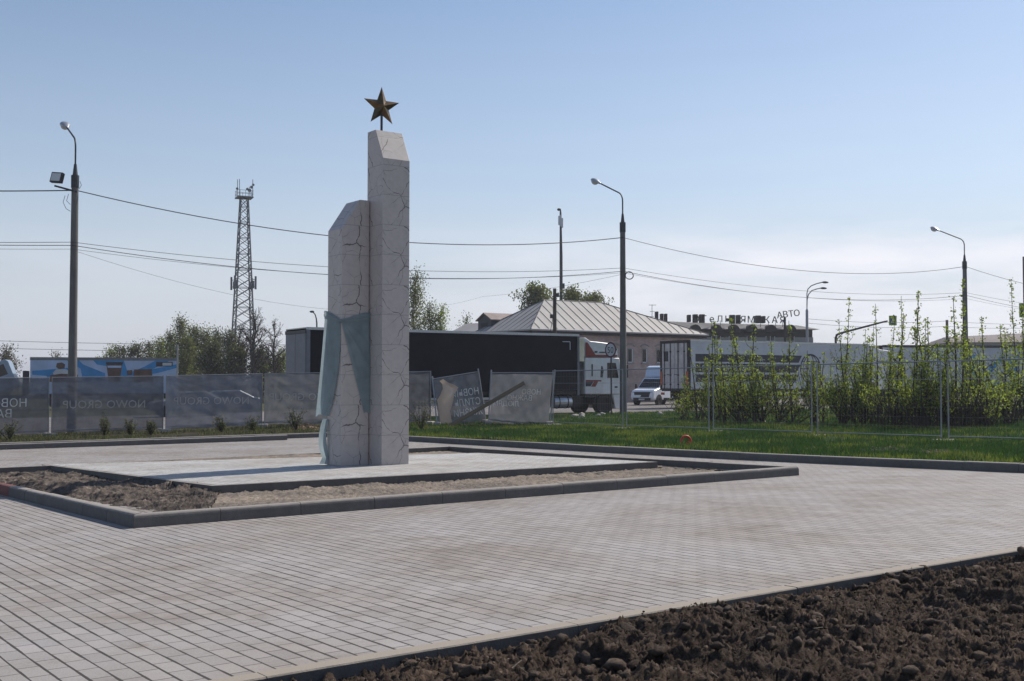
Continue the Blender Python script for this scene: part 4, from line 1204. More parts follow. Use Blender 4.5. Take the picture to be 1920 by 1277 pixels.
# red plastic ring in the grass
rc = G(1287, 836, 0.06)
b = MB()
b.tube([Vector((0.135 * math.cos(a) , 0.0, 0.11 + 0.135 * math.sin(a))) for a in np.linspace(-0.35 * math.pi, 1.4 * math.pi, 26)], 0.03, 10)
b.tube([(0.03, -0.02, -0.02), (0.04, -0.02, 0.09)], 0.03, 10)
b.tube([(0.03, -0.02, 0.09), (0.09, 0.0, 0.09)], 0.03, 10)
ro = b.build('plastic_ring', [M['hose']], smooth=60); ro.location = rc; ro.rotation_euler = (R(-8), 0, R(20))
tag(ro, 'red plastic ring sticking up out of the grass behind the kerb', 'ring')

# ================================================================== POLES, LAMPS, WIRES
POLE_D = Vector((-0.52, 0.854, 0))              # lamp arms reach out over the road
def lamp_head(parent, p, d, s=1.0):
    """cobra street lamp: grey housing with a bulging glass bowl"""
    d = d.normalized()
    side = d.cross(Vector((0, 0, 1))).normalized(); up = side.cross(d).normalized()
    Mx = Matrix(((d.x, side.x, up.x, p.x), (d.y, side.y, up.y, p.y), (d.z, side.z, up.z, p.z), (0, 0, 0, 1)))
    S = Matrix.Diagonal((s, s, s, 1))
    h = MB()
    prof = [(0.02, -0.10), (0.075, -0.06), (0.085, 0.05), (0.13, 0.14), (0.185, 0.30), (0.19, 0.45), (0.15, 0.58), (0.06, 0.66), (0.001, 0.68)]
    Mr = Mx @ S @ Matrix.Rotation(R(90), 4, 'Y') @ Matrix.Diagonal((0.62, 1, 1, 1))
    h.lathe(prof, 20, Mr)
    hd = h.build('lamp_housing', [M['alu']], parent, smooth=60)
    g = MB(); g.ball(Vector((0.40, 0, -0.05)), 0.22, 0.165, 0.15, n=18)
    g.v = [tuple(Mx @ S @ Vector(v)) for v in g.v]
    g.build('lamp_bowl', [M['glass_lamp']], hd, smooth=180)

def concrete_pole(px_base, px_top, d, label, arm_len=2.2, arm_h=1.4, r0=0.17, r1=0.125, extra=None, group='lamp posts along the road'):
    top = at(px_top[0], px_top[1], d)
    base = Vector((top.x, top.y, ZG(top.x, top.y) - 0.3))
    bx = at(px_base, 700, d).x
    e_ = empty('street_lamp', base, 0, label, 'street lamp', group)
    H = top.z - base.z
    lean = Vector((top.x - bx, 0, 0)) * 0.6
    P = MB(); P.tube([(0, 0, 0), (0, 0, H * 0.5), (0, 0, H)], [r0 * 1.05, (r0 + r1) / 2, r1], 12)
    P.build('pole', [M['pole']], e_, smooth=40)
    c = MB(); c.tube([(0, 0, H - 0.45), (0, 0, H + 0.02)], r1 + 0.022, 12); c.tube([(0, 0, H + 0.0), (0, 0, H + 0.45)], [r1 * 0.8, 0.05], 10)
    c.build('top_bracket', [M['dark_steel']], e_, smooth=40)
    a = MB()
    pts = [Vector((0, 0, H + 0.35)), Vector((0, 0, H + arm_h * 0.75))]
    for k in range(1, 7):
        q = k / 6 * R(62)
        pts.append(Vector((0, 0, H + arm_h * 0.75)) + POLE_D * (0.5 * (1 - math.cos(q))) + Vector((0, 0, 0.5 * math.sin(q))))
    tdir = (pts[-1] - pts[-2]).normalized()
    flat = (POLE_D * math.cos(R(24)) + Vector((0, 0, math.sin(R(24)))))
    end = pts[-1] + flat * (arm_len - 0.4)
    pts.append(end)
    a.tube(pts, 0.034, 8)
    a.build('arm', [M['dark_steel']], e_, smooth=60)
    lamp_head(e_, end, flat)
    return e_, top, H

lampA, topA, HA = concrete_pole(136, (141, 330), 42.5, 'concrete lamp post with a floodlight bracket, behind the dark banner fence')
lampB, topB, HB = concrete_pole(1168, (1167.5, 418), 54.5, 'concrete lamp post in front of the white truck cab')
lampC, topC, HC = concrete_pole(1813, (1808.5, 491), 72.0, 'concrete lamp post rising from the shrubs near the right edge')
# floodlight on the left post
fa = MB()
zb_ = HA - 0.62
fa.tube([(0.12, -0.08, zb_ + 0.0), (-0.70, -0.18, zb_ + 0.22)], 0.035, 8)
fa.build('floodlight_bracket', [M['dark_steel']], lampA)
fl = MB()
Mf = Matrix.Translation((-0.60, -0.22, zb_ + 0.52)) @ Matrix.Rotation(R(-18), 4, 'Z') @ Matrix.Rotation(R(6), 4, 'Y') @ Matrix.Rotation(R(-12), 4, 'X')
fl.box((-0.25, -0.06, -0.20), (0.25, 0.10, 0.20), 0, Mf)
fo = fl.build('floodlight', [M['dark_steel']], lampA, bevel=0.02)
f2 = MB(); f2.box((-0.20, -0.068, -0.15), (0.20, -0.061, 0.15), 0, Mf)
f2.build('floodlight_glass', [M['glass_lamp']], fo)
f3 = MB(); f3.box((-0.16, -0.072, -0.14), (-0.13, -0.069, 0.14), 0, Mf)
# loops of slack cable and a coil on the middle post
for cpts in ([(-0.35, -0.05, HA - 0.75), (-0.42, -0.05, HA - 1.0), (-0.30, -0.05, HA - 1.25), (-0.12, -0.1, HA - 1.35)], [(-0.20, -0.1, HA - 0.70), (-0.28, -0.08, HA - 0.95), (-0.12, -0.12, HA - 1.1)], [(0.18, 0, HA - 0.2), (0.24, 0, HA - 0.35), (0.15, 0, HA - 0.5)]):
    cbm = MB(); cbm.tube(cpts, 0.010, 5); cbm.build('slack_cable', [M['wire']], lampA)
cc = MB()
cc.lathe([(0.19, -0.025), (0.215, 0), (0.19, 0.025), (0.165, 0)], 20, Matrix.Translation((0.30, -0.12, HB - 2.55)) @ Matrix.Rotation(R(75), 4, 'X'), closed=True)
cc.build('cable_coil', [M['wire']], lampB, smooth=60)

def wire(p, q, sag, r, label, n=28):
    p, q = Vector(p), Vector(q)
    pts = [p.lerp(q, t) - Vector((0, 0, sag * 4 * t * (1 - t))) for t in np.linspace(0, 1, n)]
    b = MB(); o = pts[0].copy()
    b.tube([v - o for v in pts], r, 5)
    w = b.build('overhead_wire', [M['wire']], smooth=60)
    w.location = o
    return tag(w, label, 'cable', 'wires strung between the lamp posts')
def pt(e_, dx, H, drop): return Vector(e_.location) + Vector((dx, 0, H - drop))
stepv = topC - topB
virtD = topC + stepv * 1.0; virtD.z = topC.z - 0.6
virtZ = topA - (topB - topA) * 1.15
def lvl(topv, px, py, d): return at(px, py, d).z
# upper cable
uA = Vector((topA.x + .05, topA.y, lvl(topA, 150, 357, topA.y))); uB = Vector((topB.x, topB.y - .13, lvl(topB, 1168, 446, topB.y))); uC = Vector((topC.x, topC.y - .13, lvl(topC, 1808, 500, topC.y)))
wire(uA, uB, 1.03, 0.019, 'thick uppermost cable sagging from the floodlight post to the middle lamp post')
wire(uB, uC, 1.0, 0.016, 'thick uppermost cable from the middle lamp post to the right lamp post')
wire(uC, Vector((virtD.x, virtD.y, uC.z)), 1.0, 0.015, 'uppermost cable leaving the right lamp post out of the frame')
wire(Vector((virtZ.x, virtZ.y, uA.z + .3)), uA, 0.8, 0.022, 'thick uppermost cable entering from the left to the floodlight post')
for k, (ya, yb, yc, sg, r, nm) in enumerate(((455, 503, 549, 0.55, 0.010, 'thin upper strand of the lower wires'), (461, 509, 554, 0.75, 0.013, 'dark middle strand of the lower wires'), (468, 512, 560, 0.62, 0.007, 'faint lowest strand of the lower wires'))):
    a = Vector((topA.x, topA.y - .15, lvl(0, 150, ya, topA.y))); b_ = Vector((topB.x, topB.y - .15, lvl(0, 1168, yb, topB.y))); c_ = Vector((topC.x, topC.y - .15, lvl(0, 1808, yc, topC.y)))
    wire(Vector((virtZ.x, virtZ.y, a.z + .25 * (k != 0))), a, 0.5, r, nm + ' left of the floodlight post')
    wire(a, b_, sg, r, nm + ' between the floodlight and middle posts')
    wire(b_, c_, sg, r, nm + ' between the middle and right posts')
    wire(c_, Vector((virtD.x, virtD.y, c_.z)), sg, r, nm + ' right of the right lamp post')
# service drop from the left post to the house, far lines at the left
wire(Vector((topA.x, topA.y, lvl(0, 150, 470, topA.y))), at(905, 556, 80), 1.6, 0.007, 'faint drop wire from the floodlight post down towards the house')
wire(at(905, 556, 80), Vector((topB.x, topB.y, lvl(0, 1168, 514, topB.y))), 0.15, 0.007, 'faint drop wire from the house up to the middle lamp post')
for k, (y0, y1) in enumerate(((639, 646), (653, 658))):
    wire(at(-40, y0 - 1, 150), at(620, y1, 170), 0.25, 0.03, ('upper' if k == 0 else 'lower') + ' far power line low in the sky behind the blue truck')
for k, (y0, y1, y2) in enumerate(((598, 612, 606), (606, 622, 612))):
    wire(at(1516, y0, 110), at(1775, y1 - 10, 112), 0.25, 0.016, ('upper' if k == 0 else 'lower') + ' wire from the double-arm lamp to the dark post')
    wire(at(1775, y1 - 10, 112), at(1990, y2, 118), 0.2, 0.016, ('upper' if k == 0 else 'lower') + ' wire from the dark post towards the right edge')

# speed limit sign by the road
sp = at(1145, 656, 50.5)
zb0 = ZG(sp.x, sp.y)
sg = empty('road_sign', (sp.x, sp.y, zb0), R(-50), 'round 50 speed limit sign on a post before the white truck cab', 'road sign')
b = MB(); b.tube([(0, 0.03, -0.1), (0, 0.03, sp.z - zb0 + 0.25)], 0.035, 8); b.build('post', [M['dark_steel']], sg, smooth=40)
Md = Matrix.Translation((0, 0, sp.z - zb0)) @ Matrix.Rotation(R(90), 4, 'X')
b = MB(); b.lathe([(0.001, 0), (0.345, 0), (0.35, 0.006), (0.345, 0.012), (0.001, 0.012)], 28, Md); b.build('ring', [M['sign_red']], sg, smooth=40)
b = MB(); b.lathe([(0.001, 0.013), (0.275, 0.013), (0.001, 0.016)], 28, Md); fc = b.build('face', [M['sign_white']], sg)
tv, tf = text_mesh('50', 0.40, align='CENTER')
me = bpy.data.meshes.new('lettering'); me.from_pydata([(v[0], -0.018, v[2] - 0.145 + sp.z - zb0) for v in tv], [], tf); me.update()
link_mesh('lettering', me, [M['black']], fc)

# pedestrian crossing signs
def crossing_sign(parent, c, w, yaw):
    Mx = Matrix.Translation(c) @ Matrix.Rotation(yaw, 4, 'Z')
    b = MB(); b.box((-w, -0.02, -w * 1.25), (w, 0.02, w * 1.25), 0, Mx); p = b.build('sign_board', [M['sign_green']], parent)
    b = MB(); b.box((-w * .68, -0.026, -w * .75), (w * .68, -0.021, w * .85), 0, Mx); q = b.build('blue_panel', [M['sign_blue']], p)
    b = MB(); b.prism([Mx @ Vector(v) for v in ((-w * .52, -0.027, -w * .6), (w * .52, -0.027, -w * .6), (0, -0.027, w * .7))], Mx.to_3x3() @ Vector((0, -0.004, 0)))
    b.build('white_triangle', [M['sign_white']], q)
    b = MB()
    for s_ in (((0, .25), (-.04, -.05), .06), ((-.04, -.05), (-.2, -.45), .05), ((-.04, -.05), (.16, -.45), .05), ((0, .15), (.16, -.02), .04)):
        (x0, z0), (x1, z1), r_ = s_
        b.tube([Mx @ Vector((x0 * w, -0.034, z0 * w)), Mx @ Vector((x1 * w, -0.034, z1 * w))], r_ * w, 5)
    b.ball(Mx @ Vector((0.02 * w, -0.034, .36 * w)), .07 * w, .02, .07 * w, n=8)
    b.build('walking_figure', [M['black']], q)
ma = at(1567, 640, 96)
sgn = empty('crossing_sign', (ma.x, ma.y, ZG(ma.x, ma.y)), 0, 'green-edged pedestrian crossing sign hanging from a long bent arm over the road', 'road sign', 'pedestrian crossing signs')
loc = lambda px, py, d=96: at(px, py, d) - Vector(sgn.location)
b = MB(); b.tube([(0, 0, 0), loc(1567, 634), loc(1569, 628), loc(1575, 625), loc(1655, 604), loc(1664, 602)], [0.11, 0.10, 0.10, 0.095, 0.075, 0.07], 10)
b.tube([loc(1567.5, 637), loc(1583, 623)], 0.035, 6)
b.build('mast_arm', [M['dark_steel']], sgn, smooth=60)
crossing_sign(sgn, loc(1674, 601), 0.33, R(6))
m2 = at(1921, 582, 84)
sg2 = empty('crossing_sign', (m2.x, m2.y, ZG(m2.x, m2.y)), 0, 'green-edged pedestrian crossing sign cut off by the right edge of the photo', 'road sign', 'pedestrian crossing signs')
b = MB(); b.tube([(0.0, 0.05, 0), (0.0, 0.05, m2.z - sg2.location.z + 4)], 0.06, 10); b.build('post', [M['dark_steel']], sg2, smooth=40)
crossing_sign(sg2, Vector((0, -0.06, m2.z - sg2.location.z)), 0.42, 0)

# double-arm lamp far right, single far lamp behind the dark trailer, thin posts
dl = at(1513, 640, 110)
e2 = empty('street_lamp', (dl.x, dl.y, ZG(dl.x, dl.y)), 0, 'slim grey street lamp with two curved arms, above the white trailer', 'street lamp')
L2 = lambda px, py: at(px, py, 110) - Vector(e2.location)
b = MB(); b.tube([(0, 0, 0), L2(1513, 583), L2(1513, 580)], [0.13, 0.13, 0.09], 10); b.build('pole', [M['steel']], e2, smooth=40)
for pts in (((1513, 582), (1513, 550), (1515, 542), (1521, 536), (1531, 532), (1543, 529)), ((1513, 582), (1513.5, 562), (1516, 552), (1522, 545), (1531, 542), (1540, 540))):
    b = MB(); b.tube([L2(*q) for q in pts], 0.05, 8); ar = b.build('arm', [M['steel']], e2, smooth=60)
    c = L2(*pts[-1]); b = MB(); b.ball(c + Vector((0.22, 0, -0.02)), 0.33, 0.16, 0.11); b.build('lamp_housing', [M['dark_steel']], ar, smooth=180)
fl_ = at(594, 640, 120)
e3 = empty('street_lamp', (fl_.x, fl_.y, ZG(fl_.x, fl_.y)), 0, 'small far street lamp with one curved arm above the dark trailer', 'street lamp')
L3 = lambda px, py: at(px, py, 120) - Vector(e3.location)
b = MB(); b.tube([(0, 0, 0), L3(594, 606), L3(593, 597), L3(591, 590), L3(587, 585)], [0.10, 0.08, 0.07, 0.06, 0.06], 8); b.build('pole', [M['dark_steel']], e3, smooth=60)
b = MB(); b.ball(L3(585, 584.5), 0.26, 0.15, 0.12); b.build('lamp_housing', [M['dark_steel']], e3, smooth=180)
def plain_post(px, py, d, r, label, m, name='post', cat='post'):
    p = at(px, py, d); zb1 = ZG(p.x, p.y) - 0.2
    b = MB(); b.tube([(0, 0, 0), (0, 0, p.z - zb1)], [r, r * .85], 8)
    o = b.build(name, [M[m]], smooth=40); o.location = (p.x, p.y, zb1)
    return tag(o, label, cat)
plain_post(1775.5, 600, 112, 0.16, 'dark straight post beyond the shrubs, left of the right lamp post', 'pole')
plain_post(333, 646, 70, 0.06, 'thin pale post in front of the trees by the blue truck', 'steel')
# dark utility pole in front of the house
up_ = at(1040, 541, 72)
e4 = empty('utility_pole', (up_.x, up_.y, ZG(up_.x, up_.y)), 0, 'dark wooden utility pole with a stay wire in front of the house roof', 'utility pole')
hz = up_.z - e4.location.z
b = MB(); b.tube([(0, 0, -.2), (0, 0, hz)], [0.14, 0.115], 10); b.build('pole', [M['wood_pole']], e4, smooth=40)
b = MB(); b.box((-0.10, -0.18, hz - 1.0), (0.10, -0.10, hz - 0.7)); b.box((0.10, -0.1, hz - 0.55), (0.28, 0.0, hz - 0.30)); b.box((-0.3, -0.1, hz - 1.9), (-.1, 0.0, hz - 1.65))
b.build('insulator_bracket', [M['dark_steel']], e4)
b = MB(); b.tube([(-0.1, 0, hz - 1.8), (-0.75, -0.2, hz - 5.2)], 0.02, 6); b.build('stay_wire', [M['wire']], e4)

# slim antenna mast behind the house
am = at(1052, 556, 120)
e5 = empty('antenna_mast', (am.x, am.y, ZG(am.x, am.y)), 0, 'slim single-tube antenna mast behind the house', 'mast')
L5 = lambda px, py: at(px, py, 120) - Vector(e5.location)
b = MB(); b.tube([(0, 0, 0), L5(1052, 480), L5(1051, 398), L5(1051, 391)], [0.20, 0.17, 0.10, 0.03], 10); b.build('pole', [M['dark_steel']], e5, smooth=40)
for px0, y0, y1 in ((1048.2, 405, 422), (1054.2, 409, 427), (1051.5, 403, 425)):
    b = MB(); p, q = L5(px0, y0), L5(px0, y1); b.box((p.x - 0.09, -0.12, q.z), (p.x + 0.09, 0.06, p.z)); b.build('panel_antenna', [M['alu']], e5, bevel=0.02)
b = MB(); p = L5(1048, 393); b.ball(p, 0.2, 0.15, 0.15); p = L5(1056, 536); b.box((p.x - 0.2, -0.2, p.z - 0.3), (p.x + 0.15, 0.1, p.z + 0.25)); b.build('equipment_box', [M['dark_steel']], e5)

# lattice cell tower
def lattice_tower():
    d = 165.0
    b0 = at(455, 700, d)
    e_ = empty('lattice_tower', (b0.x, b0.y, ZG(b0.x, b0.y)), R(24), 'tall steel lattice mobile mast rising above the trees left of the monument', 'tower')
    zt = at(455, 372, d).z - e_.location.z
    zr = lambda z: 1.72 + (0.52 - 1.72) * z / zt
    b = MB(); br = MB()
    crn = lambda z, k: Vector((zr(z) * (1 if k in (0, 3) else -1), zr(z) * (1 if k < 2 else -1), z))
    for k in range(4): b.tube([crn(0, k), crn(zt, k)], [0.13, 0.09], 6)
    z = 0; lv = [0]
    while z < zt - 0.8:
        z += max(1.15, zr(z) * 1.25); lv.append(min(z, zt))
    for i in range(len(lv) - 1):
        z0, z1 = lv[i], lv[i + 1]
        for k in range(4):
            k2 = (k + 1) % 4
            br.tube([crn(z0, k), crn(z1, k2)], 0.05, 4, caps=False); br.tube([crn(z0, k2), crn(z1, k)], 0.045, 4, caps=False)
            if i % 2 == 0: br.tube([crn(z1, k), crn(z1, k2)], 0.045, 4, caps=False)
    b.build('legs', [M['tower_steel']], e_, smooth=40); br.build('bracing', [M['tower_steel']], e_)
    p = MB(); p.box((-1.15, -1.15, zt), (1.15, 1.15, zt + 0.15))
    for k in range(12):
        a = k / 12 * 2 * math.pi
        x, y = 1.12 * max(-1, min(1, 1.4 * math.cos(a))), 1.12 * max(-1, min(1, 1.4 * math.sin(a)))
        p.tube([(x, y, zt), (x, y, zt + 1.05)], 0.03, 4)
    for h in (0.55, 1.05):
        p.tube([(-1.12, -1.12, zt + h), (1.12, -1.12, zt + h), (1.12, 1.12, zt + h), (-1.12, 1.12, zt + h), (-1.12, -1.12, zt + h)], 0.03, 4)
    p.build('top_platform', [M['tower_steel']], e_)
    for x, y, h in ((-1.1, -0.7, 2.6), (-0.6, 0.5, 2.9), (1.05, -0.95, 2.7), (0.9, 0.9, 1.9)):
        a = MB(); a.tube([(x, y, zt), (x, y, zt + h)], 0.05, 6); a.build('whip_antenna', [M['tower_steel']], e_)
    for x, y, h, r in ((-1.2, -0.7, 1.2, .18), (0.5, -1.1, 1.0, .26), (0.8, -1.0, 1.5, .22), (0.2, -1.0, 1.2, .18), (1.1, -0.8, 1.9, .18)):
        a = MB(); a.lathe([(0.01, 0), (r * .8, 0.06), (r, 0.22), (r, 0.3), (0.01, 0.3)], 14, Matrix.Translation((x, y, zt + h)) @ Matrix.Rotation(R(90), 4, 'X')); a.build('dish', [M['tower_steel']], e_, smooth=40)
    zp = at(455, 531, d).z - e_.location.z
    for sx_, sy_ in ((-1, -1), (1, -1), (1, 1), (-1, 1)):
        x, y = sx_ * (zr(zp) + 0.45), sy_ * (zr(zp) + 0.35)
        a = MB(); a.box((x - 0.13, y - 0.09, zp - 0.95), (x + 0.13, y + 0.09, zp + 0.95)); a.box((x * .8 - .1, y * .8 - .1, zp - 0.8), (x * .8 + .15, y * .8 + .15, zp + 0.3))
        a.tube([(x, y, zp - 0.5), (x * .62, y * .62, zp - 0.5)], 0.05, 4); a.tube([(x, y, zp + 0.5), (x * .62, y * .62, zp + 0.5)], 0.05, 4)
        a.build('panel_antenna', [M['tower_steel']], e_)
    return e_
lattice_tower()

# ================================================================== VEHICLES  (local x forward, y to the left, z up)
def wheel(parent, x, y, r, w, name='wheel', rim='alu'):
    """y is the outer face; w runs inwards"""
    sgn_ = 1 if y > 0 else -1
    Mx = Matrix.Translation((x, y, r)) @ Matrix.Rotation(R(90) * -sgn_, 4, 'X')
    t = MB(); t.lathe([(r*.56, 0.0), (r*.62, 0.02), (r*.92, 0.015), (r, -0.04), (r, -w+.04), (r*.92, -w), (r*.5, -w)], 28, Mx)
    tw = t.build(name, [M['rubber']], parent, smooth=35)
    h = MB(); h.lathe([(0.001, -0.02), (r*.16, -0.015), (r*.20, -0.05), (r*.40, -0.09), (r*.52, -0.03), (r*.58, -0.005), (r*.58, -0.12)], 24, Mx)
    h.build('rim', [M[rim]], tw, smooth=35)
    return tw

def side_text(parent, body, size, x, z, y, material, sgn_=-1):
    """lettering on the right-hand side (y = -half width), reading along +x"""
    tv, tf = text_mesh(body, size)
    me = bpy.data.meshes.new('lettering')
    me.from_pydata([(x + v[0], y, z + v[2]) for v in tv], [], tf); me.update()
    return link_mesh('lettering', me, [M[material]], parent)

def trailer_root(corner_px, py_top, d, rz, height, label, cat='trailer', group=None):
    c = at(corner_px, py_top, d)
    fwd = Vector((math.cos(rz), math.sin(rz), 0)); left = Vector((-fwd.y, fwd.x, 0))
    o = c + left * 1.275
    return empty('semi_trailer', (o.x, o.y, c.z - height), rz, label, cat, group), o, c.z - height

def run_gear(root, L, floor):
    b = MB()
    for y in (-0.5, 0.5): b.box((0.2, y - 0.07, floor - 0.42), (L - 0.3, y + 0.07, floor - 0.02))
    b.box((0.15, -1.2, 0.45), (0.25, 1.2, 0.58)); b.box((0.16, -0.6, 0.5), (0.24, -0.5, floor)); b.box((0.16, 0.5, 0.5), (0.24, 0.6, floor))
    for k in range(8): b.box((0.8 + k * (L - 1.6) / 7, -1.2, floor - 0.2), (0.9 + k * (L - 1.6) / 7, 1.2, floor - 0.02))
    b.build('chassis', [M['chassis']], root)
    for x in (2.2, 3.5, 4.8):
        for y in (-1.24, 1.24): wheel(root, x, y, 0.5, 0.36)
    for y in (-1.15, 1.15):
        g = MB()
        for z in (0.55, 0.80): g.box((5.8, y - 0.02, z), (L - 3.8, y + 0.02, z + 0.11))
        for x in (6.0, L - 4.2): g.box((x, y - 0.03, 0.5), (x + 0.07, y + 0.03, floor - 0.1))
        g.build('side_guard', [M['alu']], root)
    l_ = MB()
    for y in (-0.75, 0.75): l_.box((L - 3.1, y - 0.07, 0.12), (L - 2.96, y + 0.07, floor - 0.05))
    l_.box((L - 3.07, -0.75, 0.6), (L - 3.0, 0.75, 0.68))
    l_.build('landing_legs', [M['chassis']], root)

def rear_doors(root, floor, top, hw, panel, bars, frame):
    """twin rear doors with lock bars, frame posts proud of them"""
    f = MB()
    for y in (-hw, hw - 0.14): f.box((-0.05, y, floor - 0.05), (0.12, y + 0.14, top))
    f.box((-0.05, -hw + .14, top - 0.16), (0.10, hw - .14, top)); f.box((-0.05, -hw + .14, floor - 0.12), (0.10, hw - .14, floor + 0.04))
    f.build('rear_frame', [M[frame]], root, bevel=0.01)
    for y0, y1 in ((-hw + 0.15, -0.012), (0.012, hw - 0.15)):
        d_ = MB(); d_.box((-0.02, y0, floor + 0.05), (0.05, y1, top - 0.17)); dr = d_.build('rear_door', [M[panel]], root, bevel=0.008)
        for fr in (0.30, 0.78) if y0 > 0 else (0.22, 0.70):
            y = y0 + (y1 - y0) * fr
            b = MB(); b.tube([(-0.05, y, floor + 0.0), (-0.05, y, top - 0.12)], 0.024, 8)
            for z in (floor + 0.25, floor + 0.8, top - 0.7): b.box((-0.06, y - 0.06, z), (-0.02, y + 0.06, z + 0.07))
            b.build('lock_bar', [M[bars]], dr)
            if fr in (0.70, 0.30):
                b = MB(); b.tube([(-0.07, y, floor + 0.85), (-0.08, y + 0.28, floor + 0.88)], 0.018, 6); b.build('door_handle', [M[bars]], dr)
    for y in (-hw + 0.02, hw - 0.30):
        b = MB(); b.box((-0.02, y, floor - 0.34), (0.05, y + 0.28, floor - 0.20)); b.build('tail_light', [M['orange']], root, bevel=0.01)

def tractor(x0, parent_loc, rz, label, body='white', stripes=True, tilt=0.0, low=False, name='truck_tractor', fairing='cream', group=None, roof=True):
    """cab-over tractor; x0 = rear of the cab along the trailer axis"""
    root = empty(name, parent_loc, rz, label, 'truck', group)
    hw = 1.24
    X = lambda x: x + x0
    # side profile of the cab, split into bands so that stripes are real coloured panels
    cab = MB()
    prof = [(0.0, 1.02), (2.30, 1.02), (2.42, 1.35), (2.40, 1.75), (2.12, 2.86), (0.0, 2.86)]
    cab.prism([(X(x), -hw, z) for x, z in prof], (0, 2 * hw, 0))
    co = cab.build('cab', [M[body]], root, bevel=0.07, seg=3)
    if roof:
        rf = MB()
        rp = [(-0.02, 2.88), (2.06, 2.88), (1.98, 3.25), (1.70, 3.58), (0.72, 3.66), (0.36, 3.68), (0.06, 3.86), (-0.06, 3.84)]
        rf.prism([(X(x), -hw + 0.05, z) for x, z in rp], (0, 2 * hw - 0.10, 0))
        ro_ = rf.build('roof_fairing', [M[body]], co, bevel=0.10, seg=3)
        fa_ = MB(); fa_.box((X(-0.48), -hw + 0.02, 2.66), (X(-0.05), -hw + 0.08, 3.80)); fa_.box((X(-0.48), hw - 0.08, 2.66), (X(-0.05), hw - 0.02, 3.80)); fa_.box((X(-0.48), -hw + 0.08, 3.74), (X(-0.05), hw - 0.08, 3.79))
        fa_.build('rear_fairing', [M[fairing]], root)
        fa_ = MB(); fa_.box((X(-0.44), -hw + 0.04, 1.5), (X(-0.12), -hw + 0.08, 2.60)); fa_.build('side_deflector', [M['dark_steel'] if fairing == 'cream' else M[fairing]], root)
    if stripes:
        for y, dy in ((-hw - 0.004, 1), (hw + 0.004, -1)):
            s_ = MB(); s_.prism([(X(x), y, z) for x, z in ((0.03, 2.88), (1.98, 2.90), (1.98, 3.0), (0.62, 2.995), (0.32, 3.38), (0.14, 3.60), (0.03, 3.60))], (0, 0.02 * dy, 0))
            s_.build('red_stripe', [M['red']], co)
            s_ = MB(); s_.prism([(X(x), y, z) for x, z in ((0.02, 1.66), (1.9, 1.66), (2.1, 1.72), (0.02, 1.74))], (0, 0.008 * dy, 0)); s_.build('red_stripe', [M['red']], co)
            s_ = MB(); s_.prism([(X(x), y, z) for x, z in ((0.34, 1.40), (0.62, 1.40), (0.78, 1.655), (0.52, 1.655))], (0, 0.008 * dy, 0)); s_.build('red_stripe', [M['red']], co)
            s_ = MB(); s_.prism([(X(x), y, z) for x, z in ((0.02, 1.42), (0.32, 1.42), (0.50, 1.655), (0.02, 1.655))], (0, 0.008 * dy, 0)); s_.build('dark_badge', [M['stripe_dark']], co)
            s_ = MB(); s_.prism([(X(x), y - .004*dy, z) for x, z in ((0.55, 3.10), (0.72, 3.10), (0.76, 3.18), (0.59, 3.18))], (0, 0.01 * dy, 0)); s_.prism([(X(x), y - .004*dy, z) for x, z in ((0.86, 3.10), (1.25, 3.10), (1.25, 3.15), (0.86, 3.15))], (0, 0.01 * dy, 0)); s_.build('roof_badge', [M['stripe_dark']], ro_)
    for y, dy in ((-hw - 0.006, 1), (hw + 0.006, -1)):
        # door, sleeper vent, badge, side window with a light front edge
        s_ = MB(); s_.prism([(X(x), y, z) for x, z in ((0.98, 1.06), (2.08, 1.06), (2.12, 1.78), (1.90, 2.72), (0.98, 2.72))], (0, 0.012 * dy, 0)); dr = s_.build('door', [M[body]], co, bevel=0.004)
        s_ = MB(); s_.prism([(X(x), y - 0.004*dy, z) for x, z in ((1.34, 1.84), (2.05, 1.84), (1.87, 2.60), (1.34, 2.60))], (0, 0.012 * dy, 0)); s_.build('side_window', [M['window']], dr)
        s_ = MB(); s_.box((X(1.80), y - 0.012, 1.34), (X(1.97), y + 0.012, 1.42)); s_.build('door_handle', [M['black']], dr)
        s_ = MB(); s_.box((X(0.38), y - 0.008, 1.92), (X(0.45), y + 0.008, 2.52)); s_.build('sleeper_vent', [M['black']], co)
        s_ = MB(); s_.prism([(X(x), y, z) for x, z in ((0.92, 1.88), (1.06, 1.84), (1.12, 2.2), (1.06, 2.42), (0.98, 2.44), (0.94, 2.2))], (0, 0.006 * dy, 0)); s_.build('side_emblem', [M['dark_steel']], co)
        s_ = MB(); s_.tube([(X(2.15), y, 2.45), (X(2.28), y - 0.26 * dy, 2.42)], 0.02, 6); s_.box((X(2.20), y - 0.36*dy - 0.09, 1.86), (X(2.32), y - 0.36*dy + 0.09, 2.50)); s_.build('mirror', [M['black']], root, bevel=0.02)
        # wheel arch, steps
        s_ = MB()
        for k in range(10):
            a0, a1 = math.pi * k / 10, math.pi * (k + 1) / 10
            s_.prism([(X(1.20) + 0.64 * math.cos(a0), y + 0.10*dy, 0.52 + 0.64 * math.sin(a0)), (X(1.20) + 0.64 * math.cos(a1), y + 0.10*dy, 0.52 + 0.64 * math.sin(a1)), (X(1.20) + 0.56 * math.cos(a1), y + 0.10*dy, 0.52 + 0.56 * math.sin(a1)), (X(1.20) + 0.56 * math.cos(a0), y + 0.10*dy, 0.52 + 0.56 * math.sin(a0))], (0, 0.45 * dy, 0))
        s_.build('wheel_arch', [M['black']], root)
        wheel(root, X(1.20), y + 0.06 * dy, 0.52, 0.34)
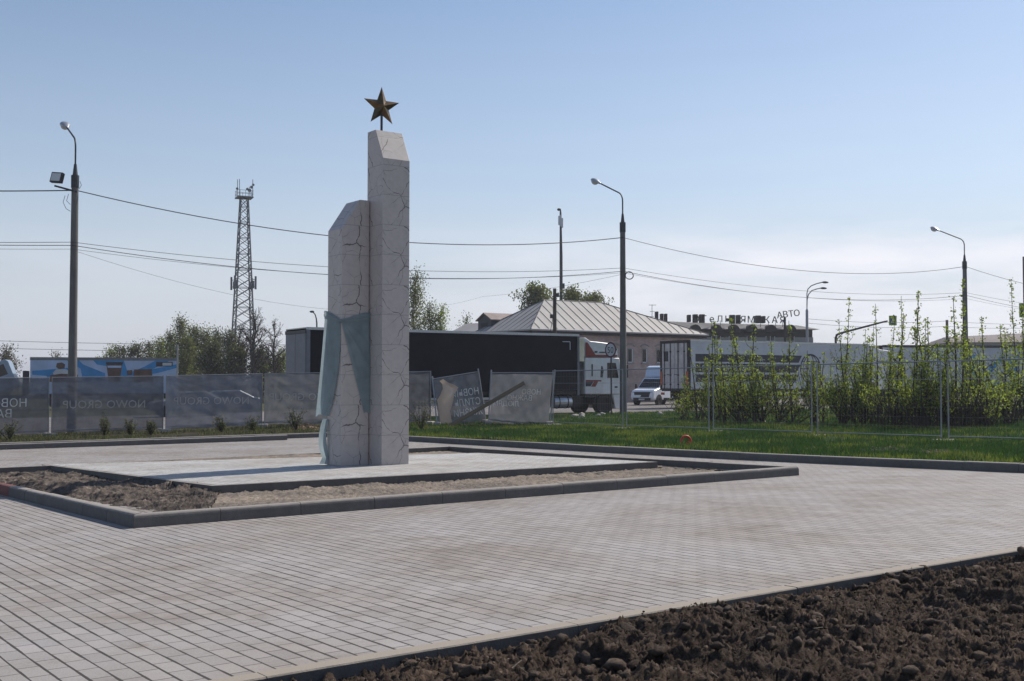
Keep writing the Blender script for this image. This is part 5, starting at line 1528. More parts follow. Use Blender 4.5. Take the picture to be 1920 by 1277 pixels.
        s_ = MB(); s_.prism([(X(x), y + 0.03 * dy, z) for x, z in ((1.88, 0.28), (2.42, 0.30), (2.46, 1.0), (1.72, 1.0))], (0, 0.5 * dy, 0)); s_.build('bumper_corner', [M[body]], root, bevel=0.03)
        s_ = MB(); s_.box((X(0.0), y + 0.04*dy - .01, 0.86), (X(0.62), y + 0.5*dy, 1.0)); s_.build('side_skirt', [M['black']], root)
    ws = MB(); ws.prism([(X(2.405), -hw + 0.12, 1.80), (X(2.405), hw - 0.12, 1.80), (X(2.145), hw - 0.16, 2.80), (X(2.145), -hw + 0.16, 2.80)], (0.02, 0, 0.006)); ws.build('windscreen', [M['window']], co)
    g_ = MB(); g_.box((X(2.38), -0.8, 1.05), (X(2.45), 0.8, 1.55)); g_.build('grille', [M['black']], co)
    bp = MB(); bp.box((X(1.95), -hw + 0.5, 0.28), (X(2.46), hw - 0.5, 0.98)); bp.build('bumper', [M[body]], root, bevel=0.03)
    for y in (-0.95, 0.95):
        h_ = MB(); h_.box((X(2.44), y - 0.2, 0.66), (X(2.49), y + 0.2, 0.86)); h_.build('headlight', [M['glass_lamp']], root, bevel=0.01)
    ch = MB()
    for y in (-0.42, 0.42): ch.box((X(-3.9), y - 0.06, 0.72), (X(2.2), y + 0.06, 0.98))
    ch.box((X(-3.2), -0.5, 0.98), (X(-2.2), 0.5, 1.10))
    ch.box((X(-0.75), -1.12, 0.42), (X(-0.1), 1.12, 0.95))
    ch.build('chassis', [M['chassis']], root)
    for y in (-1.22, 1.22): wheel(root, X(-2.55), y, 0.52, 0.6)
    for y in (-0.95, 0.95):
        t_ = MB(); t_.lathe([(0.001, 0), (0.30, 0), (0.32, 0.03), (0.32, 1.0), (0.30, 1.03), (0.001, 1.03)], 20, Matrix.Translation((X(-1.80), y, 0.66)) @ Matrix.Rotation(R(90), 4, 'Y'))
        tk = t_.build('fuel_tank', [M['tank']], root, smooth=40)
        for xx in (-1.55, -1.05):
            t_ = MB(); t_.lathe([(0.325, 0), (0.335, 0.0), (0.335, 0.05), (0.325, 0.05)], 20, Matrix.Translation((X(xx), y, 0.66)) @ Matrix.Rotation(R(90), 4, 'Y'), closed=True); t_.build('tank_strap', [M['black']], tk)
    return root, co

RZ = math.atan2(0.520, 0.854)
# --- dark curtain-sided trailer and its white tractor
HT = 4.02
tr1, o1, zg1 = trailer_root(575, 612.5, 48.8, RZ, HT, 'long navy curtain-sided semi-trailer with a grey rear, behind the monument')
TL = 14.25; FL = 1.18
b = MB(); b.box((0.14, -1.255, FL), (TL - 0.06, 1.255, HT - 0.13)); b.build('curtain', [M['navy']], tr1, bevel=0.01)
b = MB()
for y in (-1.272, 1.232): b.box((0.0, y, HT - 0.125), (TL, y + 0.04, HT - 0.01))
b.box((0.0, -1.232, HT - 0.06), (TL, 1.232, HT - 0.015))
b.build('roof_rail', [M['alu']], tr1)
b = MB()
for y in (-1.275, 1.225):
    b.box((0.0, y, FL - 0.2), (0.17, y + 0.05, HT - 0.13)); b.box((TL - 0.12, y, FL - 0.2), (TL, y + 0.05, HT - 0.13))
b.build('corner_post', [M['grey_box']], tr1)
b = MB(); b.box((-0.03, -1.22, FL), (0.0, 1.22, HT - 0.28)); rd1 = b.build('rear_door', [M['grey_box']], tr1, bevel=0.008)
b = MB(); b.box((-0.035, -0.006, FL), (-0.03, 0.006, HT - 0.28)); b.build('door_seam', [M['black']], rd1)
b = MB(); b.box((-0.05, -1.25, HT - 0.27), (0.02, 1.25, HT - 0.13)); b.build('rear_header', [M['dark_steel']], tr1)
b = MB()
for y in (-1.27, 1.25): b.box((0.3, y, FL - 0.16), (TL - 0.2, y + 0.02, FL - 0.005))
b.build('side_rave', [M['chassis']], tr1)
# corner marks of reflective tape and curtain straps
b = MB()
for x, dx in ((0.95, 1), (TL - 0.55, -1)):
    b.box((min(x, x + 0.45*dx), -1.262, HT - 0.42), (max(x, x + 0.45*dx), -1.257, HT - 0.38)); b.box((x - .02, -1.262, HT - 0.80), (x + .02, -1.257, HT - 0.42))
b.build('reflective_tape', [M['trailer_white']], tr1)
for k in range(22):
    b = MB(); x = 0.6 + k * (TL - 1.2) / 21; b.box((x - 0.022, -1.268, FL - 0.10), (x + 0.022, -1.258, FL + 0.32)); b.build('curtain_strap', [M['black']], tr1)
run_gear(tr1, TL, FL)
tractor(14.62, tr1.location, RZ, 'white tractor unit with red stripes coupled to the navy trailer')

# --- white trailer with dark bands, seen from behind through the shrubs
HW = 4.0
RZ2 = math.atan2(0.54, 0.84)
tr2, o2, zg2 = trailer_root(1292, 636.5, 66.0, RZ2, HW, 'white box semi-trailer with black side bands and brown-framed rear doors, behind the shrubs')
TL2, FL2 = 15.6, 1.1
b = MB(); b.box((0.10, -1.26, FL2), (TL2, 1.26, HW - 0.02)); bx = b.build('box_body', [M['trailer_white']], tr2, bevel=0.015)
b = MB()
for y in (-1.282, 1.262): b.box((0.1, y, HW - 0.12), (TL2 + .01, y + 0.02, HW + 0.01))
b.build('roof_rail', [M['alu']], bx)
for z0, z1 in ((2.72, 3.17), (2.10, 2.62), (1.52, 1.98)):
    b = MB(); b.prism([(0.5, -1.266, z0), (9.15 - (3.2 - z0) * 0.25, -1.266, z0), (9.35 - (3.2 - z1) * 0.25, -1.266, z1), (0.5, -1.266, z1)], (0, 0.006, 0)); bd = b.build('dark_band', [M['stripe_dark']], bx)
    if z0 == 2.10: side_text(bd, 'ГРУЗОПЕРЕВОЗКИ', 0.44, 1.0, 2.20, -1.270, 'trailer_white'); 
    if z0 == 1.52: side_text(bd, 'ТР', 0.34, 6.9, 1.60, -1.270, 'trailer_white')
    if z0 == 2.72: side_text(bd, 'А', 0.40, 5.7, 2.76, -1.270, 'trailer_white')
b = MB()
cxg, czg = 10.1, 2.35
Mg = Matrix.Translation((cxg, -1.266, czg)) @ Matrix.Rotation(R(90), 4, 'X')
b.lathe([(0.86, 0), (0.94, 0), (0.94, 0.008), (0.86, 0.008)], 40, Mg, closed=True)
for k in (-0.45, 0, 0.45):
    w = math.sqrt(max(0, 0.87**2 - k*k)); b.box((cxg - w, -1.272, czg + k - 0.025), (cxg + w, -1.266, czg + k + 0.025))
for k in (0.3, 0.65):
    for s_ in (-1, 1):
        pts = [(cxg + s_ * k * math.cos(a), -1.271, czg + 0.87 * math.sin(a)) for a in np.linspace(-1.5, 1.5, 15)]
        b.tube(pts, 0.025, 4)
b.build('globe_emblem', [M['stripe_dark']], bx)
side_text(bx, '44', 0.85, 14.1, 2.3, -1.268, 'stripe_dark')
side_text(bx, 'О', 0.85, 12.4, 2.3, -1.268, 'stripe_dark')
rear_doors(tr2, FL2, HW - 0.02, 1.275, 'door_white', 'chassis', 'chassis')
for y in (-1.27, 1.02):
    b = MB(); b.box((-0.062, y + 0.03, FL2 + 0.25), (-0.052, y + 0.22, FL2 + 1.05)); b.build('hazard_plate', [M['orange']], tr2)
b = MB(); b.box((-0.035, 0.55, 2.75), (-0.025, 0.95, 3.35)); b.build('door_sticker', [M['dark_steel']], tr2)
run_gear(tr2, TL2, FL2)
tractor(TL2 + 0.75, tr2.location, RZ2, 'white tractor unit mostly hidden by shrubs, ahead of the banded white trailer', stripes=False, fairing='white')

# --- pale trailer with blue shapes at the right edge
HB3 = 4.0
tr3, o3, zg3 = trailer_root(1652, 647.0, 78.0, R(8), HB3, 'pale semi-trailer with blue shapes on its side at the right edge of the photo')
TL3, FL3 = 13.6, 1.1
b = MB(); b.box((0.1, -1.26, FL3), (TL3, 1.26, HB3 - 0.02)); bx3 = b.build('box_body', [M['trailer_white']], tr3, bevel=0.015)
b = MB()
for y in (-1.282, 1.262): b.box((0.1, y, HB3 - 0.16), (TL3 + .01, y + 0.02, HB3 + 0.01))
b.build('roof_rail', [M['dark_steel']], bx3)
for pts in ([(6.45, 1.5), (6.95, 1.5), (6.95, 3.35), (6.45, 3.35)], [(7.9, 1.9), (9.2, 3.2), (8.7, 3.2), (7.9, 2.5)], [(9.4, 1.7), (10.1, 1.7), (10.1, 3.2), (9.4, 3.2)], [(10.5, 1.7), (11.3, 2.2), (11.6, 3.1), (10.9, 3.2)], [(6.3, 1.2), (12.5, 1.2), (12.5, 1.4), (6.3, 1.4)]):
    b = MB(); b.prism([(x, -1.266, z) for x, z in pts], (0, 0.006, 0)); b.build('blue_shape', [M['adblue']], bx3)
rear_doors(tr3, FL3, HB3 - 0.02, 1.27, 'door_white', 'chassis', 'chassis')
run_gear(tr3, TL3, FL3)

# --- pale blue advertising truck far left, its cab tipped forward
d6 = 92.0
c6 = at(322, 671.5, d6); zt6 = c6.z; z6 = ZG(c6.x, c6.y)
H6 = zt6 - z6
tr6 = empty('semi_trailer', (c6.x, c6.y + 1.27, z6), R(180) + R(16.7), 'blue and white advertising semi-trailer with brown tubs, behind the dark banners', 'trailer')
TL6 = (at(322, 671, d6) - at(56, 671, d6)).length * 0.955
b = MB(); b.box((0, -1.26, 1.1), (TL6, 1.26, H6)); bx6 = b.build('box_body', [M['adpale']], tr6, bevel=0.015)
b = MB(); b.box((-.02, 1.262, H6 - 0.22), (TL6 + .02, 1.275, H6 + 0.02)); b.box((-0.02, -1.275, H6 - 0.22), (TL6 + .02, -1.262, H6 + 0.02)); b.build('roof_rail', [M['grey_box']], bx6)
def on6(px, py):   # photo pixel -> point on the near side of the blue trailer
    p = at(px, py, d6); return ((322 - px) / 266 * TL6, p.z - z6)
def patch(pts, m, name, y=1.266, dy=0.0):
    q = MB(); q.prism([(on6(*p)[0], y + dy, on6(*p)[1]) for p in pts], (0, 0.006, 0)); return q.build(name, [M[m]], bx6)
patch([(322, 690), (322, 683), (290, 690), (250, 697), (250, 705), (285, 700)], 'adblue', 'blue_swoosh')
patch([(310, 676), (285, 675), (262, 688), (232, 700), (224, 676), (168, 676), (175, 684), (200, 688), (212, 706), (250, 712), (262, 700)], 'adblue', 'blue_swoosh')
patch([(190, 700), (150, 684), (142, 676), (120, 676), (146, 692), (150, 714), (192, 714)], 'adblue', 'blue_swoosh', dy=0.0005)
patch([(128, 690), (60, 696), (60, 703), (85, 705), (90, 714), (128, 714)], 'adblue', 'blue_swoosh', dy=0.0005)
patch([(192, 681), (222, 681), (217, 716), (197, 716)], 'adbrown', 'brown_tub', dy=0.004)
patch([(194, 686), (220, 686), (219.5, 690), (195, 690)], 'adpale', 'tub_label', dy=0.008)
patch([(191, 679.5), (223, 679.5), (222, 684), (192, 684)], 'stripe_dark', 'tub_lid', dy=0.006)
patch([(243, 693), (276, 692), (278, 716), (241, 716)], 'adbrown', 'brown_box', dy=0.004)
patch([(230, 695), (240, 694), (240, 703), (231, 704)], 'adbrown', 'brown_tub', dy=0.004)
patch([(284, 679), (315, 678.5), (315, 687), (284, 687.5)], 'stripe_dark', 'logo_plate', dy=0.004)
patch([(296, 680.5), (313, 680.2), (313, 685.5), (296, 685.8)], 'trailer_white', 'logo_face', dy=0.008)
patch([(92, 704), (112, 701), (141, 703), (141, 716), (90, 716)], 'adbrown', 'brown_print', dy=0.004)
patch([(103, 682), (112, 680.5), (118, 684), (117, 691), (108, 693), (102, 689)], 'adbrown', 'brown_print', dy=0.002)
patch([(96, 700), (102, 693), (120, 693), (130, 700), (122, 706), (100, 706)], 'trailer_white', 'pale_print', dy=0.003)
run_gear(tr6, TL6, 1.1)
# cab tipped forward over the front axle
cb6 = empty('truck_tractor', Vector(tr6.location), tr6.rotation_euler.z, 'pale blue truck cab tipped forward ahead of the advertising trailer', 'truck')
Mt = Matrix.Translation((TL6 + 2.9, 0, 0.9)) @ Matrix.Rotation(R(21), 4, 'Y') @ Matrix.Translation((-2.2, 0, 0.0))
b = MB(); prof = [(0.0, 0.0), (2.2, 0.0), (2.3, 0.8), (2.05, 2.15), (1.75, 2.3), (0.15, 2.3), (0.0, 2.1)]
b.prism([Mt @ Vector((x, -1.22, z)) for x, z in prof], Vector((0, 2.44, 0))); cbo = b.build('cab', [M['cab_blue']], cb6, bevel=0.06)
for y, dy in ((-1.23, 1), (1.23, -1)):
    b = MB(); b.prism([Mt @ Vector((x, y, z)) for x, z in ((0.35, 1.15), (1.25, 1.15), (1.2, 2.0), (0.4, 2.0))], Vector((0, 0.012*dy, 0))); b.build('side_window', [M['window']], cbo)
    b = MB(); b.prism([Mt @ Vector((x, y, z)) for x, z in ((0.0, 0.72), (2.28, 0.72), (2.28, 0.78), (0.0, 0.78))], Vector((0, 0.012*dy, 0))); b.build('trim_line', [M['grey_box']], cbo)
b = MB(); b.prism([Mt @ Vector(v) for v in ((2.30, -1.05, 1.0), (2.30, 1.05, 1.0), (2.10, 1.0, 2.05), (2.10, -1.0, 2.05))], (0.02, 0, 0.01)); b.build('windscreen', [M['window']], cbo)
b = MB()
for y in (-0.42, 0.42): b.box((TL6 - 3.2, y - 0.06, 0.7), (TL6 + 3.0, y + 0.06, 0.98))
b.box((TL6 + 0.3, -1.1, 1.0), (TL6 + 0.55, 1.1, 2.9))
b.build('chassis', [M['chassis']], cb6)
for x in (TL6 - 1.8, TL6 + 2.0):
    for y in (-1.22, 1.22): wheel(cb6, x, y, 0.5, 0.4)

# --- small white van with a tall box, facing the camera
vz = R(180 + 52)
vp_ = at(1204, 740, 75.0)
van = empty('delivery_van', (vp_.x + 1.2, vp_.y + 1.6, ZG(vp_.x, vp_.y)), vz, 'small white van with a tall pale box body beside the white trailer doors', 'van')
hw = 1.0
van.scale = (0.87, 0.87, 0.87)
prof = [(-0.75, 0.42), (2.15, 0.42), (2.28, 0.62), (2.24, 0.98), (2.05, 1.16), (1.28, 1.34), (0.50, 2.02), (0.30, 2.12), (-0.75, 2.14)]
b = MB(); b.prism([(x, -hw, z) for x, z in prof], (0, 2*hw, 0)); vb = b.build('cab', [M['van']], van, bevel=0.09, seg=3)
b = MB(); b.prism([(1.26, -hw + 0.12, 1.375), (1.26, hw - 0.12, 1.375), (0.53, hw - 0.18, 2.005), (0.53, -hw + 0.18, 2.005)], (0.018, 0, 0.02)); b.build('windscreen', [M['window']], vb)
for y, dy in ((-hw - 0.004, 1), (hw + 0.004, -1)):
    b = MB(); b.prism([(x, y, z) for x, z in ((-0.55, 1.32), (1.02, 1.32), (0.48, 1.90), (0.2, 1.98), (-0.55, 1.98))], (0, 0.02*dy, 0)); b.build('side_window', [M['window']], vb)
    b = MB(); b.tube([(0.95, y, 1.4), (1.0, y - 0.2*dy, 1.42)], 0.02, 5); b.box((0.96, y - 0.30*dy - .06, 1.3), (1.06, y - 0.30*dy + .06, 1.62)); b.build('mirror', [M['black']], vb, bevel=0.02)
    b = MB(); b.lathe([(0.001, 0), (0.44, 0), (0.44, 0.02), (0.001, 0.02)], 24, Matrix.Translation((1.42, y - 0.0*dy, 0.40)) @ Matrix.Rotation(R(90) * dy, 4, 'X')); b.build('wheel_arch', [M['black']], vb)
    wheel(van, 1.42, y - 0.03*dy, 0.35, 0.22); wheel(van, -2.1, y - 0.03*dy, 0.35, 0.4)
    b = MB(); b.ball(Vector((2.08, y*0.80, 0.98)), 0.16, 0.17, 0.12, n=14); b.build('headlight', [M['glass_lamp']], vb, smooth=180)
    b = MB(); b.box((0.42, y - 0.012, 1.12), (0.56, y + 0.012, 1.16)); b.build('door_handle', [M['black']], vb)
b = MB(); b.prism([(2.235, -0.62, 0.62), (2.245, 0.62, 0.62), (2.20, 0.72, 1.02), (2.20, -0.72, 1.02)], (0.04, 0, 0.01)); b.box((2.25, -0.75, 0.36), (2.30, 0.75, 0.58)); b.build('grille', [M['black']], vb)
b = MB(); b.box((2.302, -0.26, 0.42), (2.31, 0.26, 0.53)); b.build('number_plate', [M['sign_white']], vb)
b = MB(); b.prism([(x, -1.06, z) for x, z in ((-4.0, 0.75), (-0.78, 0.75), (-0.78, 2.15), (0.10, 2.18), (-0.18, 2.95), (-0.55, 3.05), (-4.0, 3.05))], (0, 2.12, 0)); b.build('box_body', [M['van_box']], van, bevel=0.05)
b = MB(); b.box((-3.9, -0.5, 0.45), (-0.7, 0.5, 0.72)); b.build('chassis', [M['chassis']], van)

# --- two parked cars glimpsed through the banner mesh
def car(px, d, rz, body, label):
    p = at(px, 715, d)
    root = empty('parked_car', (p.x, p.y, ZG(p.x, p.y)), rz, label, 'car', 'cars parked beyond the banner fence')
    prof = [(-2.15, 0.35), (2.1, 0.35), (2.2, 0.6), (2.05, 0.82), (1.15, 0.95), (0.45, 1.38), (-0.9, 1.44), (-1.75, 1.02), (-2.15, 0.95)]
    q = MB(); q.prism([(x, -0.87, z) for x, z in prof], (0, 1.74, 0)); bo = q.build('body', [M[body]], root, bevel=0.12, seg=3)
    for y, dy in ((-0.876, 1), (0.876, -1)):
        q = MB(); q.prism([(x, y, z) for x, z in ((-1.45, 0.98), (0.95, 0.96), (0.42, 1.30), (-0.85, 1.36))], (0, 0.01*dy, 0)); q.build('side_window', [M['window']], bo)
        for x in (-1.35, 1.35): wheel(root, x, y - .02*dy, 0.32, 0.22)
    q = MB(); q.prism([(1.16, -0.74, 0.975), (1.16, 0.74, 0.975), (0.50, 0.66, 1.36), (0.50, -0.66, 1.36)], (0.02, 0, 0.03)); q.build('windscreen', [M['window']], bo)
    return root
car(352, 64, R(200), 'grey_box', 'dark parked car seen dimly through the bluish creased banner, its left one')
car(418, 70, R(205), 'tank', 'silvery parked car seen dimly through the bluish creased banner, its right one')

# ================================================================== BUILDINGS
def house():
    c = at(996, 616.5, 80.0)                       # front left eave corner
    u = Vector((0.82, 0.572, 0)); v = Vector((-0.572, 0.82, 0))
    zgr = ZG(c.x, c.y) - 0.2
    Lh = 17.4; Wd = 7.4
    root = empty('brick_house', (c.x, c.y, zgr), 0, 'pink brick house with a pale standing-seam hip roof behind the trucks', 'house')
    O = Vector((0, 0, 0)); he = c.z - zgr
    P = lambda a, w, z: u * a + v * w + Vector((0, 0, z))
    wl_ = MB()
    i0 = 0.55
    pts = [P(i0, i0, -0.5), P(Lh - i0, i0, -0.5), P(Lh - i0, Wd - i0, -0.5), P(i0, Wd - i0, -0.5)]
    wl_.prism(pts, (0, 0, he + 0.45)); wall = wl_.build('wall', [M['brick_wall']], root)
    A0, A1, A2, A3 = P(0, 0, he), P(Lh, 0, he), P(Lh, Wd, he), P(0, Wd, he)
    rl = at(1027, 562.5, 85.2) - Vector((c.x, c.y, zgr)); rh = rl.z
    R0 = P(3.9, Wd / 2, rh); R1 = P(9.4, Wd / 2, rh)
    rf = MB()
    th = Vector((0, 0, 0.10))
    rf.add([A0, A1, A2, A3, R0, R1], [(0, 1, 5, 4), (2, 3, 4, 5), (1, 2, 5), (3, 0, 4)])
    rf.add([A0 - th, A1 - th, A2 - th, A3 - th, A0, A1, A2, A3], [(0, 3, 2, 1), (0, 1, 5, 4), (1, 2, 6, 5), (2, 3, 7, 6), (3, 0, 4, 7)])
    roof = rf.build('roof', [M['roof_metal']], root)
    ev = MB(); ev.prism([P(0.12, 0.12, he - 0.30), P(Lh - 0.12, 0.12, he - 0.30), P(Lh - 0.12, Wd - 0.12, he - 0.30), P(0.12, Wd - 0.12, he - 0.30)], (0, 0, 0.19)); ev.build('eave_board', [M['hotel_wall']], root)
    # standing seams run up the slopes
    sm = MB(); up = Vector((0, 0, 0.03))
    def front_pt(a, w):          # on the front slope: height grows with w
        return P(a, w, he + (rh - he) * w / (Wd / 2))
    for k in range(1, 22):
        a = k * Lh / 22
        wmax = Wd / 2
        if a < 3.9: wmax = Wd / 2 * a / 3.9
        elif a > 9.4: wmax = Wd / 2 * (Lh - a) / (Lh - 9.4)
        if wmax > 0.25: sm.tube([front_pt(a, 0.05) + up, front_pt(a, wmax - 0.05) + up], 0.020, 4)
    for k in range(1, 10):
        w = k * Wd / 10; m_ = min(w, Wd - w) / (Wd / 2)
        z1 = he + (rh - he) * m_
        sm.tube([P(0.05, w, he + 0.03), P(3.9 * m_, w, z1 + 0.03)], 0.020, 4)
        sm.tube([P(Lh - .05, w, he + 0.03), P(Lh - (Lh - 9.4) * m_, w, z1 + 0.03)], 0.020, 4)
    sm.tube([R0 + up, R1 + up], 0.03, 5)
    for q, r_ in ((A0, R0), (A3, R0), (A1, R1), (A2, R1)): sm.tube([q + up, r_ + up], 0.03, 5)
    sm.build('seams', [M['seam']], roof)
    # windows of the front wall in shallow arched niches
    for k in range(11):
        a = 0.95 + k * 1.45
        wz0, wz1 = 3.25, 4.35
        f = MB(); f.box((-0.28, -0.035, wz0), (0.28, 0.05, wz1)); f.box((-0.34, -0.08, wz0 - 0.10), (0.34, 0.03, wz0 - 0.003))
        pts2 = [(-0.42 + 0.84 * j / 8, -0.02, wz1 + 0.16 + 0.16 * math.sin(math.pi * j / 8)) for j in range(9)]
        f.tube(pts2, 0.05, 5)
        Mw = Matrix.Translation(P(a, i0 - 0.0, 0)) @ Matrix.Rotation(math.atan2(u.y, u.x), 4, 'Z')
        f.v = [tuple(Mw @ Vector(q)) for q in f.v]
        wo = f.build('window', [M['plaster']], root)
        g = MB(); g.box((-0.23, -0.045, wz0 + 0.08), (0.12, -0.036, wz1 - 0.08)); g.v = [tuple(Mw @ Vector(q)) for q in g.v]; g.build('pane', [M['window']], wo)
        g = MB(); g.box((0.13, -0.05, wz0 + 0.06), (0.20, -0.036, wz1 - 0.06)); g.box((-0.23, -0.05, wz0 + 0.0), (0.12, -0.036, wz0 + 0.07)); g.v = [tuple(Mw @ Vector(q)) for q in g.v]; g.build('window_frame', [M['frame_white']], wo)
    # boarded dormer shed on the left slope
    dm = empty('roof_shed', at(922, 617, 86.5), R(35), 'boarded grey roof shed with a rusty gable roof left of the hip roof', 'shed')
    s_ = MB(); s_.box((-0.65, -0.9, -1.2), (1.9, 0.9, 0.66)); s_.prism([(-0.65, -0.9, 0.66), (-0.65, 0.9, 0.66), (-0.65, 0, 1.12)], (2.55, 0, 0)); s_.build('wall', [M['dormer_grey']], dm)
    s_ = MB()
    s_.prism([(-0.78, -1.08, 0.60), (-0.78, 0, 1.15), (-0.78, 0, 1.23), (-0.78, -1.08, 0.68)], (4.0, 0, 0)); s_.prism([(-0.78, 1.08, 0.60), (-0.78, 0, 1.15), (-0.78, 0, 1.23), (-0.78, 1.08, 0.68)], (4.0, 0, 0))
    s_.build('roof', [M['rust_roof']], dm)
    s_ = MB(); s_.box((-0.67, -0.45, -0.6), (-0.655, 0.45, 0.45)); s_.build('shutter', [M['hotel_wall']], dm)
    # low annex roof running down to the left
    an = empty('annex', at(905, 640, 90), R(35), 'low annex with a seamed metal lean-to roof at the left end of the house', 'annex')
    zz_ = at(905, 619.5, 90).z - an.location.z
    s_ = MB(); s_.prism([(-3.2, -2, zz_ - 1.0), (4.0, -2, zz_ - 1.0), (4.0, -1.2, zz_ + 0.7), (0.9, -1.2, zz_ + 0.7)], (0, 5, 0)); s_.build('roof', [M['roof_metal']], an)
    s_ = MB(); s_.box((-2.4, -1.5, -4), (3.8, 2.5, zz_ - 1.0)); s_.build('wall', [M['brick_wall']], an)
house()

def hotel():
    d = 122.0
    a = at(1232, 620, d); b_ = at(1533, 620, d)
    Lh = b_.x - a.x
    zgr = ZG(a.x, d) - 0.3
    root = empty('roadside_hotel', (a.x, d, zgr), R(2), 'dark timber hotel with a slate mansard roof and rooftop letters, behind the white trailer', 'hotel')
    Z = lambda py: at(1300, py, d).z - zgr
    ze, zr, zt = Z(617), Z(602), Z(597.5)
    w = MB(); w.box((0.3, 0.3, 0), (Lh - 0.3, 12, ze)); w.build('wall', [M['hotel_wall']], root)
    w = MB(); w.box((0.25, 0.22, 0), (Lh - 0.25, 0.29, Z(632))); w.build('plinth', [M['plaster']], root)
    r = MB()
    r.add([(-0.1, -0.1, ze), (Lh + .4, -0.1, ze), (Lh + .4, 12.4, ze), (-0.1, 12.4, ze), (0.5, 1.6, zr), (Lh - 1.6, 1.6, zr - .35), (Lh - 1.6, 10.6, zr - .35), (0.5, 10.6, zr), (2.0, 5, zt), (Lh - 4, 5, zt - .6), (Lh - 4, 7, zt - .6), (2.0, 7, zt)],
          [(0, 1, 5, 4), (1, 2, 6, 5), (2, 3, 7, 6), (3, 0, 4, 7), (4, 5, 9, 8), (5, 6, 10, 9), (6, 7, 11, 10), (7, 4, 8, 11), (8, 9, 10, 11), (0, 3, 2, 1)])
    rf = r.build('roof', [M['hotel_roof']], root)
    for px in (1304, 1344, 1377, 1411, 1447, 1484):
        x = at(px, 600, d).x - a.x
        g = MB(); n = 12
        pts = [(x + 0.66 * math.cos(math.pi * k / n), -0.2, ze - 0.35 + 0.85 * math.sin(math.pi * k / n)) for k in range(n + 1)]
        g.prism(pts, (0, 1.9, 0)); do = g.build('dormer', [M['hotel_wall']], rf)
        g = MB(); g.box((x - 0.5, 0.22, ze - 1.75), (x + 0.5, 0.30, ze - 0.75)); wn2 = g.build('window', [M['window']], root)
        g = MB(); g.box((x - 0.5, 0.20, ze - 1.75), (x - 0.44, 0.22, ze - 0.75)); g.box((x + .44, 0.20, ze - 1.75), (x + 0.5, 0.22, ze - 0.75)); g.box((x - .03, 0.20, ze - 1.75), (x + 0.03, 0.22, ze - 0.75)); g.box((x - .44, 0.2, ze - 1.3), (x + .44, 0.218, ze - 1.24)); g.build('window_frame', [M['frame_white']], wn2)
    # roof plant: air conditioners and stacks
    for px, y0, y1, wpx in ((1234, 584, 599, 5), (1243.5, 588, 599, 5), (1251, 588, 599.5, 5), (1295, 590, 598, 6), (1307, 589, 601, 8), (1319.5, 589, 601, 9), (1377, 590, 602, 9), (1388.5, 590, 602, 7), (1426, 591, 600, 9), (1436, 592, 600, 5)):
        p0, p1 = at(px - wpx/2, y1 + 2, d + 3), at(px + wpx/2, y0, d + 3)
        g = MB(); g.box((p0.x - a.x, 3.0, p0.z - zgr - 0.2), (p1.x - a.x, 3.8, p1.z - zgr)); g.build('roof_unit', [M['hotel_wall']], root, bevel=0.03)
    # standing letters
    def letters(body, x_px, y_px, size, d_, rot=0.0, pitch=0.80):
        p = at(x_px, y_px, d_) - Vector((a.x, d, zgr))
        ca, sa = math.cos(rot), math.sin(rot)
        for k, chr_ in enumerate(body):
            if chr_ == ' ': continue
            tv, tf = text_mesh(chr_, size, depth=0.05, align='CENTER')
            me = bpy.data.meshes.new('rooftop_letter')
            me.from_pydata([(p.x + (v[0] + k*pitch)*ca - v[2]*sa, p.y + v[1], p.z + (v[0] + k*pitch)*sa + v[2]*ca) for v in tv], [], tf); me.update()
            link_mesh('rooftop_letter', me, [M['hotel_wall']], root)
    letters('ОТеЛЬ ЯМСКАЯ', 1306, 603.5, 1.0, d + 0.8, -0.012, 0.86)
    letters('АВТО', 1464, 596, 0.95, d - 1.0, 0.12, 0.62)
    g = MB()
    for px in (1335, 1352, 1412, 1428, 1443, 1457, 1470, 1482):
        p = at(px, 606, d + 0.9) - Vector((a.x, d, zgr)); g.tube([(p.x, p.y, p.z - 0.8), (p.x, p.y, p.z + 0.3)], 0.03, 4)
    g.build('letter_frame', [M['dark_steel']], root)
    p = at(1475, 600, d - 0.9) - Vector((a.x, d, zgr)); g = MB(); g.box((p.x - 0.10, p.y + 0.3, 0), (p.x + 0.10, p.y + 0.5, p.z + 0.3)); g.build('sign_pylon', [M['hotel_wall']], root)
    # aerial
    p0 = at(1226, 600, d + 1) - Vector((a.x, d, zgr)); zt2 = at(1226, 570, d + 1).z - zgr
    g = MB(); g.tube([(p0.x, 2, p0.z - 1.5), (p0.x, 2, zt2)], 0.03, 5)
    g.tube([(p0.x - 0.35, 2, zt2 - 0.05), (p0.x + 0.45, 2, zt2 - 0.05)], 0.025, 4); g.tube([(p0.x - 0.25, 2, zt2 - .75), (p0.x + 0.3, 2, zt2 - .75)], 0.02, 4); g.tube([(p0.x - 0.35, 2, zt2 - 1.3), (p0.x + 0.2, 2, zt2 - 1.3)], 0.02, 4)
    g.build('aerial', [M['dark_steel']], root)
hotel()
